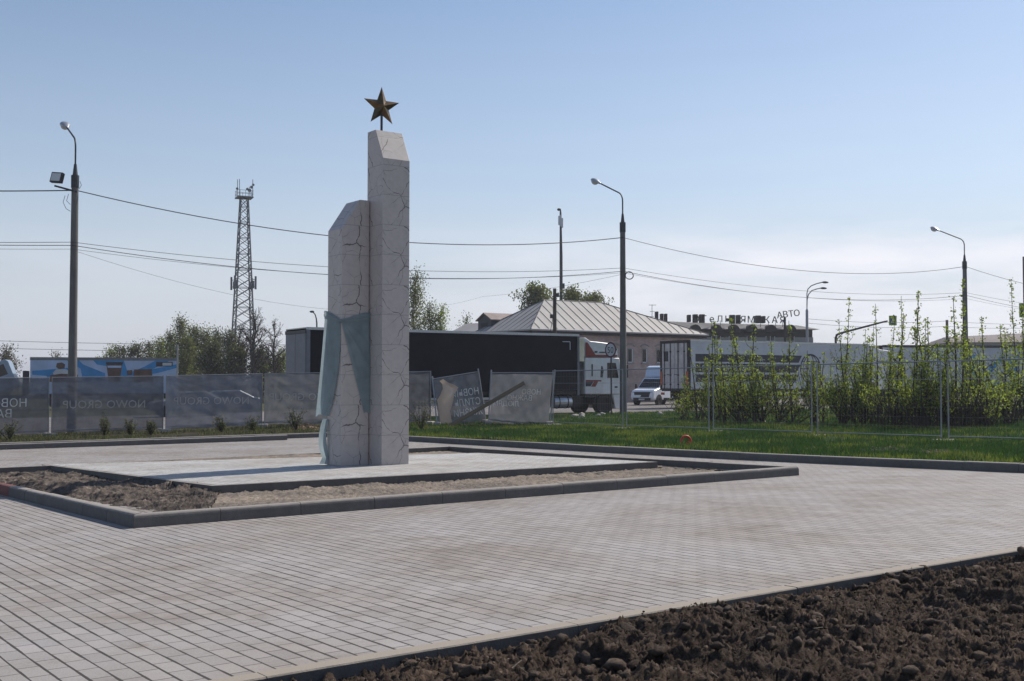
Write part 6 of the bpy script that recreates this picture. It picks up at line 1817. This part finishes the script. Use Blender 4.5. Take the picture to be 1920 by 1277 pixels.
# brown-roofed shed at the far right
c = at(1782, 655, 130); e_ = empty('warehouse', (c.x, c.y, ZG(c.x, c.y)), R(-6), 'low warehouse with a dull brown roof behind the right lamp post', 'warehouse')
H1 = at(1782, 642, 130).z - e_.location.z; H2 = at(1798, 628, 130).z - e_.location.z
b = MB(); b.box((0.3, 0.3, -.3), (27.7, 13.7, H1)); b.build('wall', [M['plaster']], e_)
b = MB(); b.add([(0, 0, H1), (28, 0, H1), (28, 14, H1), (0, 14, H1), (1.2, 7, H2), (26, 7, H2 + 1.2)], [(0, 1, 5, 4), (1, 2, 5), (2, 3, 4, 5), (3, 0, 4), (0, 3, 2, 1)]); b.build('roof', [M['brown_roof']], e_)

# ================================================================== TREES, SHRUBS, WEEDS
def leaf_quads(P, size, rg, up=0.0, aspect=0.55):
    """diamond leaves at points P with random orientation"""
    n = len(P)
    a = rg.normal(size=(n, 3)); a[:, 2] *= (1 - up); a /= np.linalg.norm(a, axis=1)[:, None] + 1e-9
    b = rg.normal(size=(n, 3)); b -= a * np.sum(a * b, 1)[:, None]; b /= np.linalg.norm(b, axis=1)[:, None] + 1e-9
    s = (size * rg.uniform(0.6, 1.35, n))[:, None]
    V = np.stack([P - a*s*.5, P + b*s*aspect*.5, P + a*s*.5, P - b*s*aspect*.5], 1).reshape(-1, 3)
    return V, np.arange(4 * n).reshape(-1, 4)

def tree_parts(seed, H, rad, style, n_leaves, leaf, mats, bark, jitter, f0=0.15, trunk_r=0.16):
    """limbs grown from a tapered trunk, leaves clustered on the twigs; returns (trunk mesh, limb mesh, foliage mesh)"""
    rg = np.random.default_rng(seed); rr = random.Random(seed)
    tb, lb = MB(), MB(); anchors = []; wts = []
    bend = [Vector((rr.uniform(-.25, .25), rr.uniform(-.25, .25), 0)) * (H / 9) for _ in range(6)]
    tp = [Vector((0, 0, 0))]
    for k in range(1, 7): tp.append(Vector((0, 0, H * 0.97 * k / 6)) + bend[k-1] * (k / 6))
    tb.tube(tp, [trunk_r * (1 - k / 6.6) + 0.015 for k in range(7)], 7)
    def tpos(f):
        f = f * 6; k = min(5, int(f)); return tp[k].lerp(tp[k+1], f - k)
    nb = int(H * (4.6 if style != 'bare' else 3.2))
    for k in range(nb):
        f = f0 + (0.97 - f0) * (k + rr.random()) / nb
        az = rr.uniform(0, 2 * math.pi)
        g = (f - f0) / (1 - f0)
        prof = {'birch': (1 - g) ** 0.75 * 0.9 + 0.12, 'round': math.sin(math.pi * min(1, 0.15 + g * 0.85)) ** 0.7, 'bush': (1 - g * 0.55), 'bare': (1 - g) ** 0.6 + 0.15}[style]
        Lb = rad * prof * rr.uniform(0.55, 1.15)
        el = {'birch': R(rr.uniform(28, 62)), 'round': R(rr.uniform(12, 60)), 'bush': R(rr.uniform(25, 75)), 'bare': R(rr.uniform(30, 66))}[style]
        p = tpos(f); d = Vector((math.cos(az) * math.cos(el), math.sin(az) * math.cos(el), math.sin(el)))
        pts = [p]
        nst = 5
        for s in range(nst):
            d = (d + Vector((rr.uniform(-.28, .28), rr.uniform(-.28, .28), rr.uniform(-.2, .22) - (0.10 * s if style == 'birch' else 0)))).normalized()
            pts.append(pts[-1] + d * (Lb / nst))
        r0 = max(0.014, trunk_r * (0.55 if style == 'bare' else 0.42) * (1 - 0.7 * f) * min(1, Lb / rad + .2))
        lb.tube(pts, [r0 * (1 - s / (nst + 1.0)) + 0.005 for s in range(nst + 1)], 4, caps=False)
        for s in range(1, nst + 1):
            anchors.append(pts[s]); wts.append(0.5 + s * 0.3)
            for q in range(3 if style == 'bare' else 2):
                dd = (d + Vector((rr.uniform(-1, 1), rr.uniform(-1, 1), rr.uniform(-.5, .9)))).normalized()
                L2_ = Lb * rr.uniform(0.18, 0.42)
                e1 = pts[s] + dd * L2_ * .5 + Vector((0, 0, rr.uniform(-.05, .1)))
                e2_ = e1 + (dd + Vector((rr.uniform(-.5, .5), rr.uniform(-.5, .5), rr.uniform(-.6, .4)))).normalized() * L2_ * .5
                lb.tube([pts[s], e1, e2_], [r0 * .35 + .004, r0 * .22 + .004, 0.005], 3, caps=False)
                anchors += [e1, e2_]; wts += [1.0, 1.5]
                if style == 'bare':
                    for _ in range(2):
                        e3_ = e2_ + Vector((rr.uniform(-1, 1), rr.uniform(-1, 1), rr.uniform(-.3, 1))).normalized() * L2_ * .5
                        lb.tube([e1.lerp(e2_, .6), e3_], [0.018, 0.010], 3, caps=False); anchors.append(e3_); wts.append(1.0)
    A_ = np.array([v[:] for v in anchors]); w = np.array(wts)
    # clumps: some twigs carry far more leaf than others
    w = w * rg.gamma(0.9, 1.0, len(w)); w /= w.sum()
    idx = rg.choice(len(A_), n_leaves, p=w)
    Pn = A_[idx] + rg.normal(size=(n_leaves, 3)) * jitter * np.array([1, 1, 1.25 if style == 'birch' else 0.9])
    if style == 'birch': Pn[:, 2] -= rg.exponential(jitter * 0.9, n_leaves)
    V, F = leaf_quads(Pn, leaf, rg)
    tone = rg.integers(0, 1000, len(A_))
    mi = np.where(tone[idx] + rg.integers(0, 250, n_leaves) > 720, 1, 0)
    return tb, lb, V, F, mi

def plant_tree(name, loc, label, parts, mats, bark, rz=0.0, group=None, cat='tree'):
    tb, lb, V, F, mi = parts
    e_ = empty(name, loc, rz, label, cat, group)
    tr = tb.build('trunk', [M[bark]], e_, smooth=60)
    lb.build('limbs', [M['bark'] if bark != 'twig' else M['twig']], tr)
    if len(V): fast_mesh('crown', V, F, [M[m] for m in mats], e_, midx=mi)
    return e_

def put_tree(px, ytop, d, w_px, style, n, leaf, mats, label, seed, bark='bark', jitter=0.3, name='tree', group=None, f0=0.15, trunk_r=0.16):
    top = at(px, ytop, d); z0 = ZG(top.x, top.y) - 0.15
    H = top.z - z0
    rad = w_px / 2 / FPX * d
    p = tree_parts(seed, H, rad, style, n, leaf, mats, bark, jitter, f0, trunk_r)
    return plant_tree(name, (top.x, top.y, z0), label, p, mats, bark, 0, group)

TG = 'trees of the far belt on the left'
belt = [
 (14, 655, 128, 62, 'bush', 2600, .20, ('leaf_brown', 'leaf_olive'), 'brownish bushy tree above the tipped blue cab at the left edge'),
 (-30, 664, 128, 70, 'bush', 2600, .20, ('leaf_olive', 'leaf_dark'), 'dark bushy tree cut off by the left edge of the photo'),
 (108, 661, 150, 44, 'bush', 700, .2, ('leaf_brown', 'leaf_olive'), 'faint thin tree just showing above the blue trailer left of the lamp post'),
 (205, 657, 135, 60, 'bush', 2600, .20, ('leaf_olive', 'leaf_fresh'), 'low yellow-green tree above the blue trailer, leftmost of the belt right of the lamp post'),
 (232, 650, 132, 60, 'round', 2600, .20, ('leaf_olive', 'leaf_dark'), 'olive tree above the brown tub picture, lower than its right neighbour'),
 (258, 642, 132, 54, 'round', 3000, .20, ('leaf_dark', 'leaf_olive'), 'dark round-headed tree above the brown box picture on the blue trailer'),
 (281, 642, 134, 50, 'round', 2800, .20, ('leaf_dark', 'leaf_olive'), 'dark tree above the logo plate of the blue trailer'),
 (302, 640, 130, 54, 'bush', 3200, .20, ('leaf_olive', 'leaf_fresh'), 'olive tree at the right end of the blue trailer'),
 (322, 618, 126, 56, 'birch', 4200, .19, ('leaf_olive', 'leaf_mid'), 'narrow olive tree to the left of the pointed tallest one'),
 (341, 590, 124, 62, 'birch', 5200, .19, ('leaf_olive', 'leaf_mid'), 'pointed tallest tree of the far belt'),
 (366, 606, 122, 62, 'birch', 5600, .19, ('leaf_olive', 'leaf_mid'), 'broad olive tree right of the pointed tallest one'),
 (352, 640, 116, 66, 'bush', 4600, .19, ('leaf_olive', 'leaf_mid'), 'lower brownish-green tree in front of the pointed tallest one'),
 (386, 616, 122, 56, 'birch', 4600, .19, ('leaf_olive', 'leaf_mid'), 'loose olive tree midway between the pointed tree and the lattice mast'),
 (410, 612, 128, 50, 'birch', 3600, .19, ('leaf_dark', 'leaf_olive'), 'thin dark tree a little left of the lattice mast'),
 (430, 624, 124, 56, 'bush', 4600, .19, ('leaf_dark', 'leaf_olive'), 'dark tree at the left leg of the lattice mast'),
 (400, 650, 112, 76, 'bush', 5200, .19, ('leaf_dark', 'leaf_olive'), 'low dark tree under the gap left of the lattice mast'),
 (445, 656, 112, 84, 'bush', 5200, .19, ('leaf_dark', 'leaf_olive'), 'low dense dark tree before the foot of the lattice mast'),
 (492, 664, 112, 80, 'bush', 4600, .19, ('leaf_dark', 'leaf_mid'), 'low dense dark-green tree under the bare branching tree'),
 (525, 668, 114, 54, 'bush', 3800, .19, ('leaf_mid', 'leaf_fresh'), 'low fresh-green tree touching the grey rear of the navy trailer'),
]
for k, (px, yt, d, w, st_, n, lf, ms, lab) in enumerate(belt):
    put_tree(px, yt, d, w, st_, int(n * 1.15), lf, ms, lab, 100 + k, 'birch_bark' if st_ == 'birch' else 'bark', 0.34, 'tree', TG, 0.08, 0.17)
put_tree(478, 588, 108, 112, 'bare', 350, .12, ('leaf_brown', 'leaf_olive'), 'bare dark branching tree crossing the foot of the lattice mast', 140, 'bark', 0.2, 'bare_tree', None, 0.22, 0.24)
put_tree(514, 602, 110, 80, 'bare', 200, .12, ('leaf_brown', 'leaf_olive'), 'slimmer bare tree between the lattice mast and the navy trailer', 141, 'bark', 0.2, 'bare_tree', None, 0.22, 0.18)
put_tree(450, 606, 112, 84, 'bare', 200, .12, ('leaf_brown', 'leaf_olive'), 'bare twiggy tree tangled with the left legs of the lattice mast', 142, 'bark', 0.2, 'bare_tree', None, 0.22, 0.18)
put_tree(778, 500, 100, 96, 'birch', 6800, .17, ('leaf_olive', 'leaf_mid'), 'tall loose birch beside the tall monument column', 150, 'birch_bark', 0.36, 'birch_tree', None, 0.12, 0.18)
put_tree(806, 560, 98, 56, 'birch', 3600, .16, ('leaf_mid', 'leaf_olive'), 'mid-height birch second from the tall monument column', 151, 'birch_bark', 0.3, 'birch_tree', None, 0.1, 0.14)
put_tree(829, 566, 98, 44, 'birch', 3600, .16, ('leaf_mid', 'leaf_fresh'), 'yellow-green birch farthest right of the birches by the monument', 152, 'birch_bark', 0.28, 'birch_tree', None, 0.1, 0.13)
put_tree(872, 585, 112, 66, 'birch', 1500, .17, ('leaf_mid', 'leaf_olive'), 'sparse young tree left of the boarded roof shed', 153, 'bark', 0.3, 'tree', None, 0.2, 0.12)
put_tree(1008, 530, 112, 96, 'round', 9000, .24, ('leaf_mid', 'leaf_olive'), 'round dark-green tree behind the ridge of the house, left of the dark utility pole', 154, 'bark', 0.3, 'tree', None, 0.3, 0.2)
put_tree(1078, 541, 114, 84, 'round', 7500, .24, ('leaf_mid', 'leaf_olive'), 'green tree behind the house ridge, right of the slim antenna mast', 155, 'bark', 0.3, 'tree', None, 0.3, 0.18)
put_tree(1110, 546, 114, 76, 'round', 6500, .24, ('leaf_olive', 'leaf_mid'), 'olive-green tree behind the right end of the house ridge', 156, 'bark', 0.3, 'tree', None, 0.3, 0.18)

def shrub(px, py, ytop, w_px, seed, label, dense=1.0, shoots=22, brown=0.5):
    w_px *= 0.86; shoots = int(shoots * 0.95)
    base = G(px, py, 0.085); d = base.y
    Ht = at(px, ytop, d).z - base.z
    rad = w_px / 2 / FPX * d
    rg = np.random.default_rng(seed); rr = random.Random(seed)
    e_ = empty('shrub', base, 0, label, 'shrub', 'tall shrubs behind the mesh fence')
    sb_ = MB(); P1_, P2_ = [], []
    nroot = rr.randint(3, 5)
    roots = [Vector((rr.uniform(-.72, .72) * rad, rr.uniform(-.4, .4) * rad, -0.05)) for _ in range(nroot)]
    vig = [rr.uniform(0.6, 1.0) for _ in roots]
    for k in range(shoots):
        ri = k % nroot; p = roots[ri] + Vector((rr.gauss(0, .06), rr.gauss(0, .06), 0))
        a = rr.uniform(0, 6.283); tall = k in (0, 2, 5, 7, 11)
        hh = Ht * (1.0 if k == 0 else (rr.uniform(0.52, 0.9) if tall else rr.uniform(0.30, 0.74) * vig[ri]))
        lean = rr.uniform(0.05, 0.45) if tall else rr.uniform(0.2, 1.1)
        out = Vector((math.cos(a), math.sin(a), 0)) * rad * lean * 1.25
        ns2 = 9; pts = []
        wob = Vector((rr.uniform(-1, 1), rr.uniform(-1, 1), 0)) * 0.13
        for s in range(ns2 + 1):
            t = s / ns2
            pts.append(p + out * (1.7 * t - 0.75 * t * t) + wob * math.sin(t * 5.0) * t + Vector((0, 0, hh * (t - 0.06 * lean * t * t))))
        r0 = rr.uniform(0.016, 0.034) * (1.2 if tall else 1)
        sb_.tube(pts, [r0 * (1 - s / (ns2 + 1.2)) + 0.004 for s in range(ns2 + 1)], 4, caps=False)
        lush = rr.choice((0.45, 0.8, 1.0, 1.2))
        nn = int(hh / 0.085)
        for q in range(nn):
            t = (q + rr.random() * .6) / nn
            if t < 0.30 or rr.random() > 0.78 * lush + 0.1: continue
            f = t * ns2; i = min(ns2 - 1, int(f)); c = pts[i].lerp(pts[i+1], f - i)
            m_ = rr.choice((3, 5, 8)) if t < 0.93 else 9
            spread = 0.045 + 0.05 * (1 - t)
            for _ in range(m_): P1_.append(c + Vector((rr.gauss(0, spread), rr.gauss(0, spread), rr.gauss(0, 0.03))))
        # forking side branches
        for q in range(rr.randint(4, 9)):
            t = rr.uniform(0.18, 0.72); f = t * ns2; i = min(ns2 - 1, int(f)); c = pts[i].lerp(pts[i+1], f - i)
            az = rr.uniform(0, 6.283); L_ = rr.uniform(0.22, 0.85) * (1.1 - t * .6)
            m1 = c + Vector((math.cos(az) * L_ * .45, math.sin(az) * L_ * .45, L_ * .35)); e1 = m1 + Vector((math.cos(az + .4) * L_ * .3, math.sin(az + .4) * L_ * .3, L_ * .55))
            sb_.tube([c, m1, e1], [r0 * .42, r0 * .3, 0.004], 3, caps=False)
            nl = int(rr.randint(6, 26) * lush)
            for _ in range(nl):
                u_ = rr.uniform(0.15, 1); g_ = (c.lerp(m1, u_ * 2) if u_ < .5 else m1.lerp(e1, u_ * 2 - 1))
                P1_.append(g_ + Vector((rr.gauss(0, .05), rr.gauss(0, .05), rr.gauss(0, .045))))
    # side twigs and the lower leafy tangle
    nt2 = int(34 * dense)
    for k in range(nt2):
        a = rr.uniform(0, 6.283); r = rad * rr.uniform(0.0, 0.8)
        z = Ht * 0.66 * rr.random() ** 1.0
        p = Vector((r * math.cos(a), r * math.sin(a) * .75, z * 0.75))
        q = p + Vector((rr.gauss(0, .22), rr.gauss(0, .22), rr.uniform(0.15, 0.6)))
        sb_.tube([p, p.lerp(q, .5) + Vector((rr.gauss(0, .04), rr.gauss(0, .04), 0)), q], [0.009, 0.006, 0.004], 3, caps=False)
        for _ in range(rr.randint(5, 16)): 
            c = p.lerp(q, rr.random() ** .7); (P1_ if rr.random() < .82 else P2_).append(c + Vector((rr.gauss(0, .06), rr.gauss(0, .06), rr.gauss(0, .05))))
    for k in range(int(420 * max(0, brown - 0.85)) + 30):
        a = rr.uniform(0, 6.283); r = rad * math.sqrt(rr.random()) * .85
        p = Vector((r * math.cos(a), r * math.sin(a) * .75, rr.uniform(-.02, .5)))
        q = p + Vector((rr.gauss(0, .16), rr.gauss(0, .16), rr.uniform(0.2, 0.8)))
        sb_.tube([p, q], [0.008, 0.004], 3, caps=False)
    sb_.build('stems', [M['twig']], e_)
    A1 = np.array([v[:] for v in P1_]); A2 = np.array([v[:] for v in P2_])
    AA = np.concatenate([A1, A2]); mi = np.concatenate([np.where(rg.random(len(A1)) < .82, 0, 1), np.full(len(A2), 2)])
    V, F = leaf_quads(AA, 0.070, rg, 0.0, 0.75)
    fast_mesh('foliage', V, F, [M['leaf_fresh'], M['leaf_mid'], M['leaf_brown']], e_, midx=mi)
    return e_
shr = [
 (1292, 787, 700, 110, 'low leafy shrub at the left end of the shrub row, by the white van', 1.2, 10, .9),
 (1335, 789, 598, 100, 'shrub with tall shoots in front of the brown-framed trailer doors', 1.0, 20, .7),
 (1392, 793, 585, 120, 'shrub with tall shoots before the left half of the banded trailer', 1.3, 26, .8),
 (1448, 794, 592, 110, 'dense shrub before the middle of the banded trailer', 1.3, 24, .9),
 (1505, 794, 600, 110, 'shrub before the globe emblem on the white trailer', 1.0, 20, .6),
 (1572, 796, 548, 110, 'shrub with one very tall leafy shoot below the double-arm lamp', 1.0, 22, .9),
 (1628, 797, 562, 110, 'shrub with thick leafy shoots left of the crossing sign', 1.1, 22, 1.2),
 (1690, 800, 545, 120, 'shrub with slender tall shoots under the crossing sign', 1.2, 22, 1.5),
 (1745, 802, 540, 120, 'dark-footed shrub behind the doubled fence posts, left of the right lamp post', 1.1, 20, 1.8),
 (1812, 802, 520, 130, 'dark-footed shrub wrapped round the right lamp post', 1.1, 22, 1.8),
 (1868, 798, 560, 120, 'shrub with arching leafy shoots right of the right lamp post', 1.1, 22, 1.2),
 (1925, 790, 515, 120, 'shrub cut off by the right edge of the photo', 1.2, 22, .8),
]
for k, (px, py, yt, w, lab, dn, sh, br) in enumerate(shr):
    shrub(px, py, yt, w, 300 + k, lab, dn, sh, br)

def weed(px, py, ytop, w_px, seed, label):
    b0 = G(px, py, 0.08); d = b0.y
    Ht = at(px, ytop, d).z - b0.z; rad = w_px / 2 / FPX * d
    rr = random.Random(seed); rg = np.random.default_rng(seed)
    e_ = empty('weed', b0, 0, label, 'weed', 'weedy bushes at the foot of the banner fence')
    sb_ = MB(); P_ = []
    for k in range(20):
        a = rr.uniform(0, 6.283)
        q = Vector((math.cos(a) * rad * rr.uniform(.1, 1), math.sin(a) * rad * rr.uniform(.1, .7), Ht * rr.uniform(.4, 1)))
        m_ = q * .5 + Vector((rr.gauss(0, .04), rr.gauss(0, .04), 0.05))
        sb_.tube([Vector((0, 0, -.03)), m_, q], [0.010, 0.007, 0.004], 3, caps=False)
        for _ in range(22):
            t = rr.uniform(.25, 1); c = (m_ * (t * 2) if t < .5 else m_.lerp(q, t * 2 - 1))
            P_.append(c + Vector((rr.gauss(0, .05), rr.gauss(0, .05), rr.gauss(0, .05))))
    sb_.build('stems', [M['twig']], e_)
    V, F = leaf_quads(np.array([v[:] for v in P_]), 0.06, rg)
    fast_mesh('foliage', V, F, [M['leaf_dark'], M['leaf_olive']], e_, midx=rg.integers(0, 2, len(P_)))
for k, (px, py, yt, w, lab) in enumerate([(196, 819, 772, 44, 'biggest weedy bush, in front of the NOWO GROUP banner'), (243, 818, 782, 30, 'thin weed right of the biggest weedy bush'), (282, 816, 786, 22, 'small upright weed near the right end of the NOWO GROUP banner'),
     (414, 812, 780, 34, 'small bushy weed in front of the bluish creased banner'), (474, 811, 780, 32, 'weed at the doubled post right of the bluish creased banner'), (553, 808, 762, 44, 'tall weedy bush between the wrinkled banner and the teal cloth'),
     (18, 826, 784, 56, 'spreading weed at the left edge of the photo'), (790, 806, 742, 60, 'dark weedy bush right of the tall monument column')]):
    weed(px, py, yt, w, 400 + k, lab)

# whitewashed broken sapling, rubble and scraps
p = G(1754, 797, 0.085); h_ = at(1750, 743, p.y).z - p.z
e_ = empty('stake', p, 0, 'broken whitewashed sapling stake left of the doubled fence posts', 'stake')
b = MB(); b.tube([(0, 0, -.05), (0.0, 0, h_ * .45), (-0.03, 0, h_ * .55)], [0.05, 0.045, 0.035], 7); b.build('whitewashed_foot', [M['sign_white']], e_)
b = MB(); b.tube([(-0.03, 0, h_ * .55), (-0.05, 0.0, h_ * .8), (-0.09, 0, h_)], [0.035, 0.03, 0.012], 6); b.tube([(-0.04, 0, h_ * .65), (0.05, 0, h_ * .72)], [0.012, 0.006], 4); b.build('broken_top', [M['debris']], e_)
def rubble(spec, name, material, seed):
    rg = np.random.default_rng(seed)
    bm = bmesh.new(); bmesh.ops.create_icosphere(bm, subdivisions=1, radius=1.0)
    bv = np.array([v.co[:] for v in bm.verts]); bf = np.array([[v.index for v in f.verts] for f in bm.faces]); bm.free()
    CV, CF, off = [], [], 0
    for px, py, n, sx_, sy_, r0, r1 in spec:
        for k in range(n):
            c = G(px + rg.normal() * sx_, py + rg.normal() * sy_, 0.08)
            r = rg.uniform(r0, r1)
            CV.append(bv * r * rg.uniform(.6, 1.3, (len(bv), 3)) * np.array([1.3, 1, .7]) + np.array(c[:]) + np.array([0, 0, r * .3])); CF.append(bf + off); off += len(bv)
    o = fast_mesh(name, np.concatenate(CV), np.concatenate(CF), material); o['kind'] = 'stuff'; return o
rubble([(580, 803, 90, 14, 2.5, .03, .10), (560, 806, 30, 14, 1.5, .02, .06)], 'rubble', M['debris'], 1)
rubble([(1665, 846, 120, 22, 2.2, .02, .08), (1745, 850, 100, 20, 2.0, .02, .08), (1560, 842, 60, 20, 1.5, .02, .06), (960, 823, 60, 26, 1.5, .02, .06)], 'earth_crumbs', M['bed_soil'], 2)
rubble([(1100, 782, 10, 14, 1.5, .04, .14), (1425, 792, 4, 8, 1, .05, .12), (1470, 794, 3, 4, 1, .04, .10), (1237, 778, 2, 2, 1, .08, .14), (1830, 793, 3, 4, 1, .05, .1), (1795, 846, 5, 14, 1.5, .02, .06)], 'pale_rubble', M['stone'], 3)

# ================================================================== AIR
m = bpy.data.materials.new('haze_air'); m.use_nodes = True
nt = m.node_tree; nt.nodes.clear()
o_ = nt.nodes.new('ShaderNodeOutputMaterial'); v_ = nt.nodes.new('ShaderNodeVolumePrincipled')
v_.inputs['Color'].default_value = (0.92, 0.93, 1.0, 1); v_.inputs['Density'].default_value = 0.00042; v_.inputs['Anisotropy'].default_value = 0.3
nt.links.new(v_.outputs[0], o_.inputs['Volume'])
b = MB(); b.box((-1510, -70, -2.2), (1510, 3510, 34)); hz_o = b.build('haze', [m]); hz_o['kind'] = 'stuff'
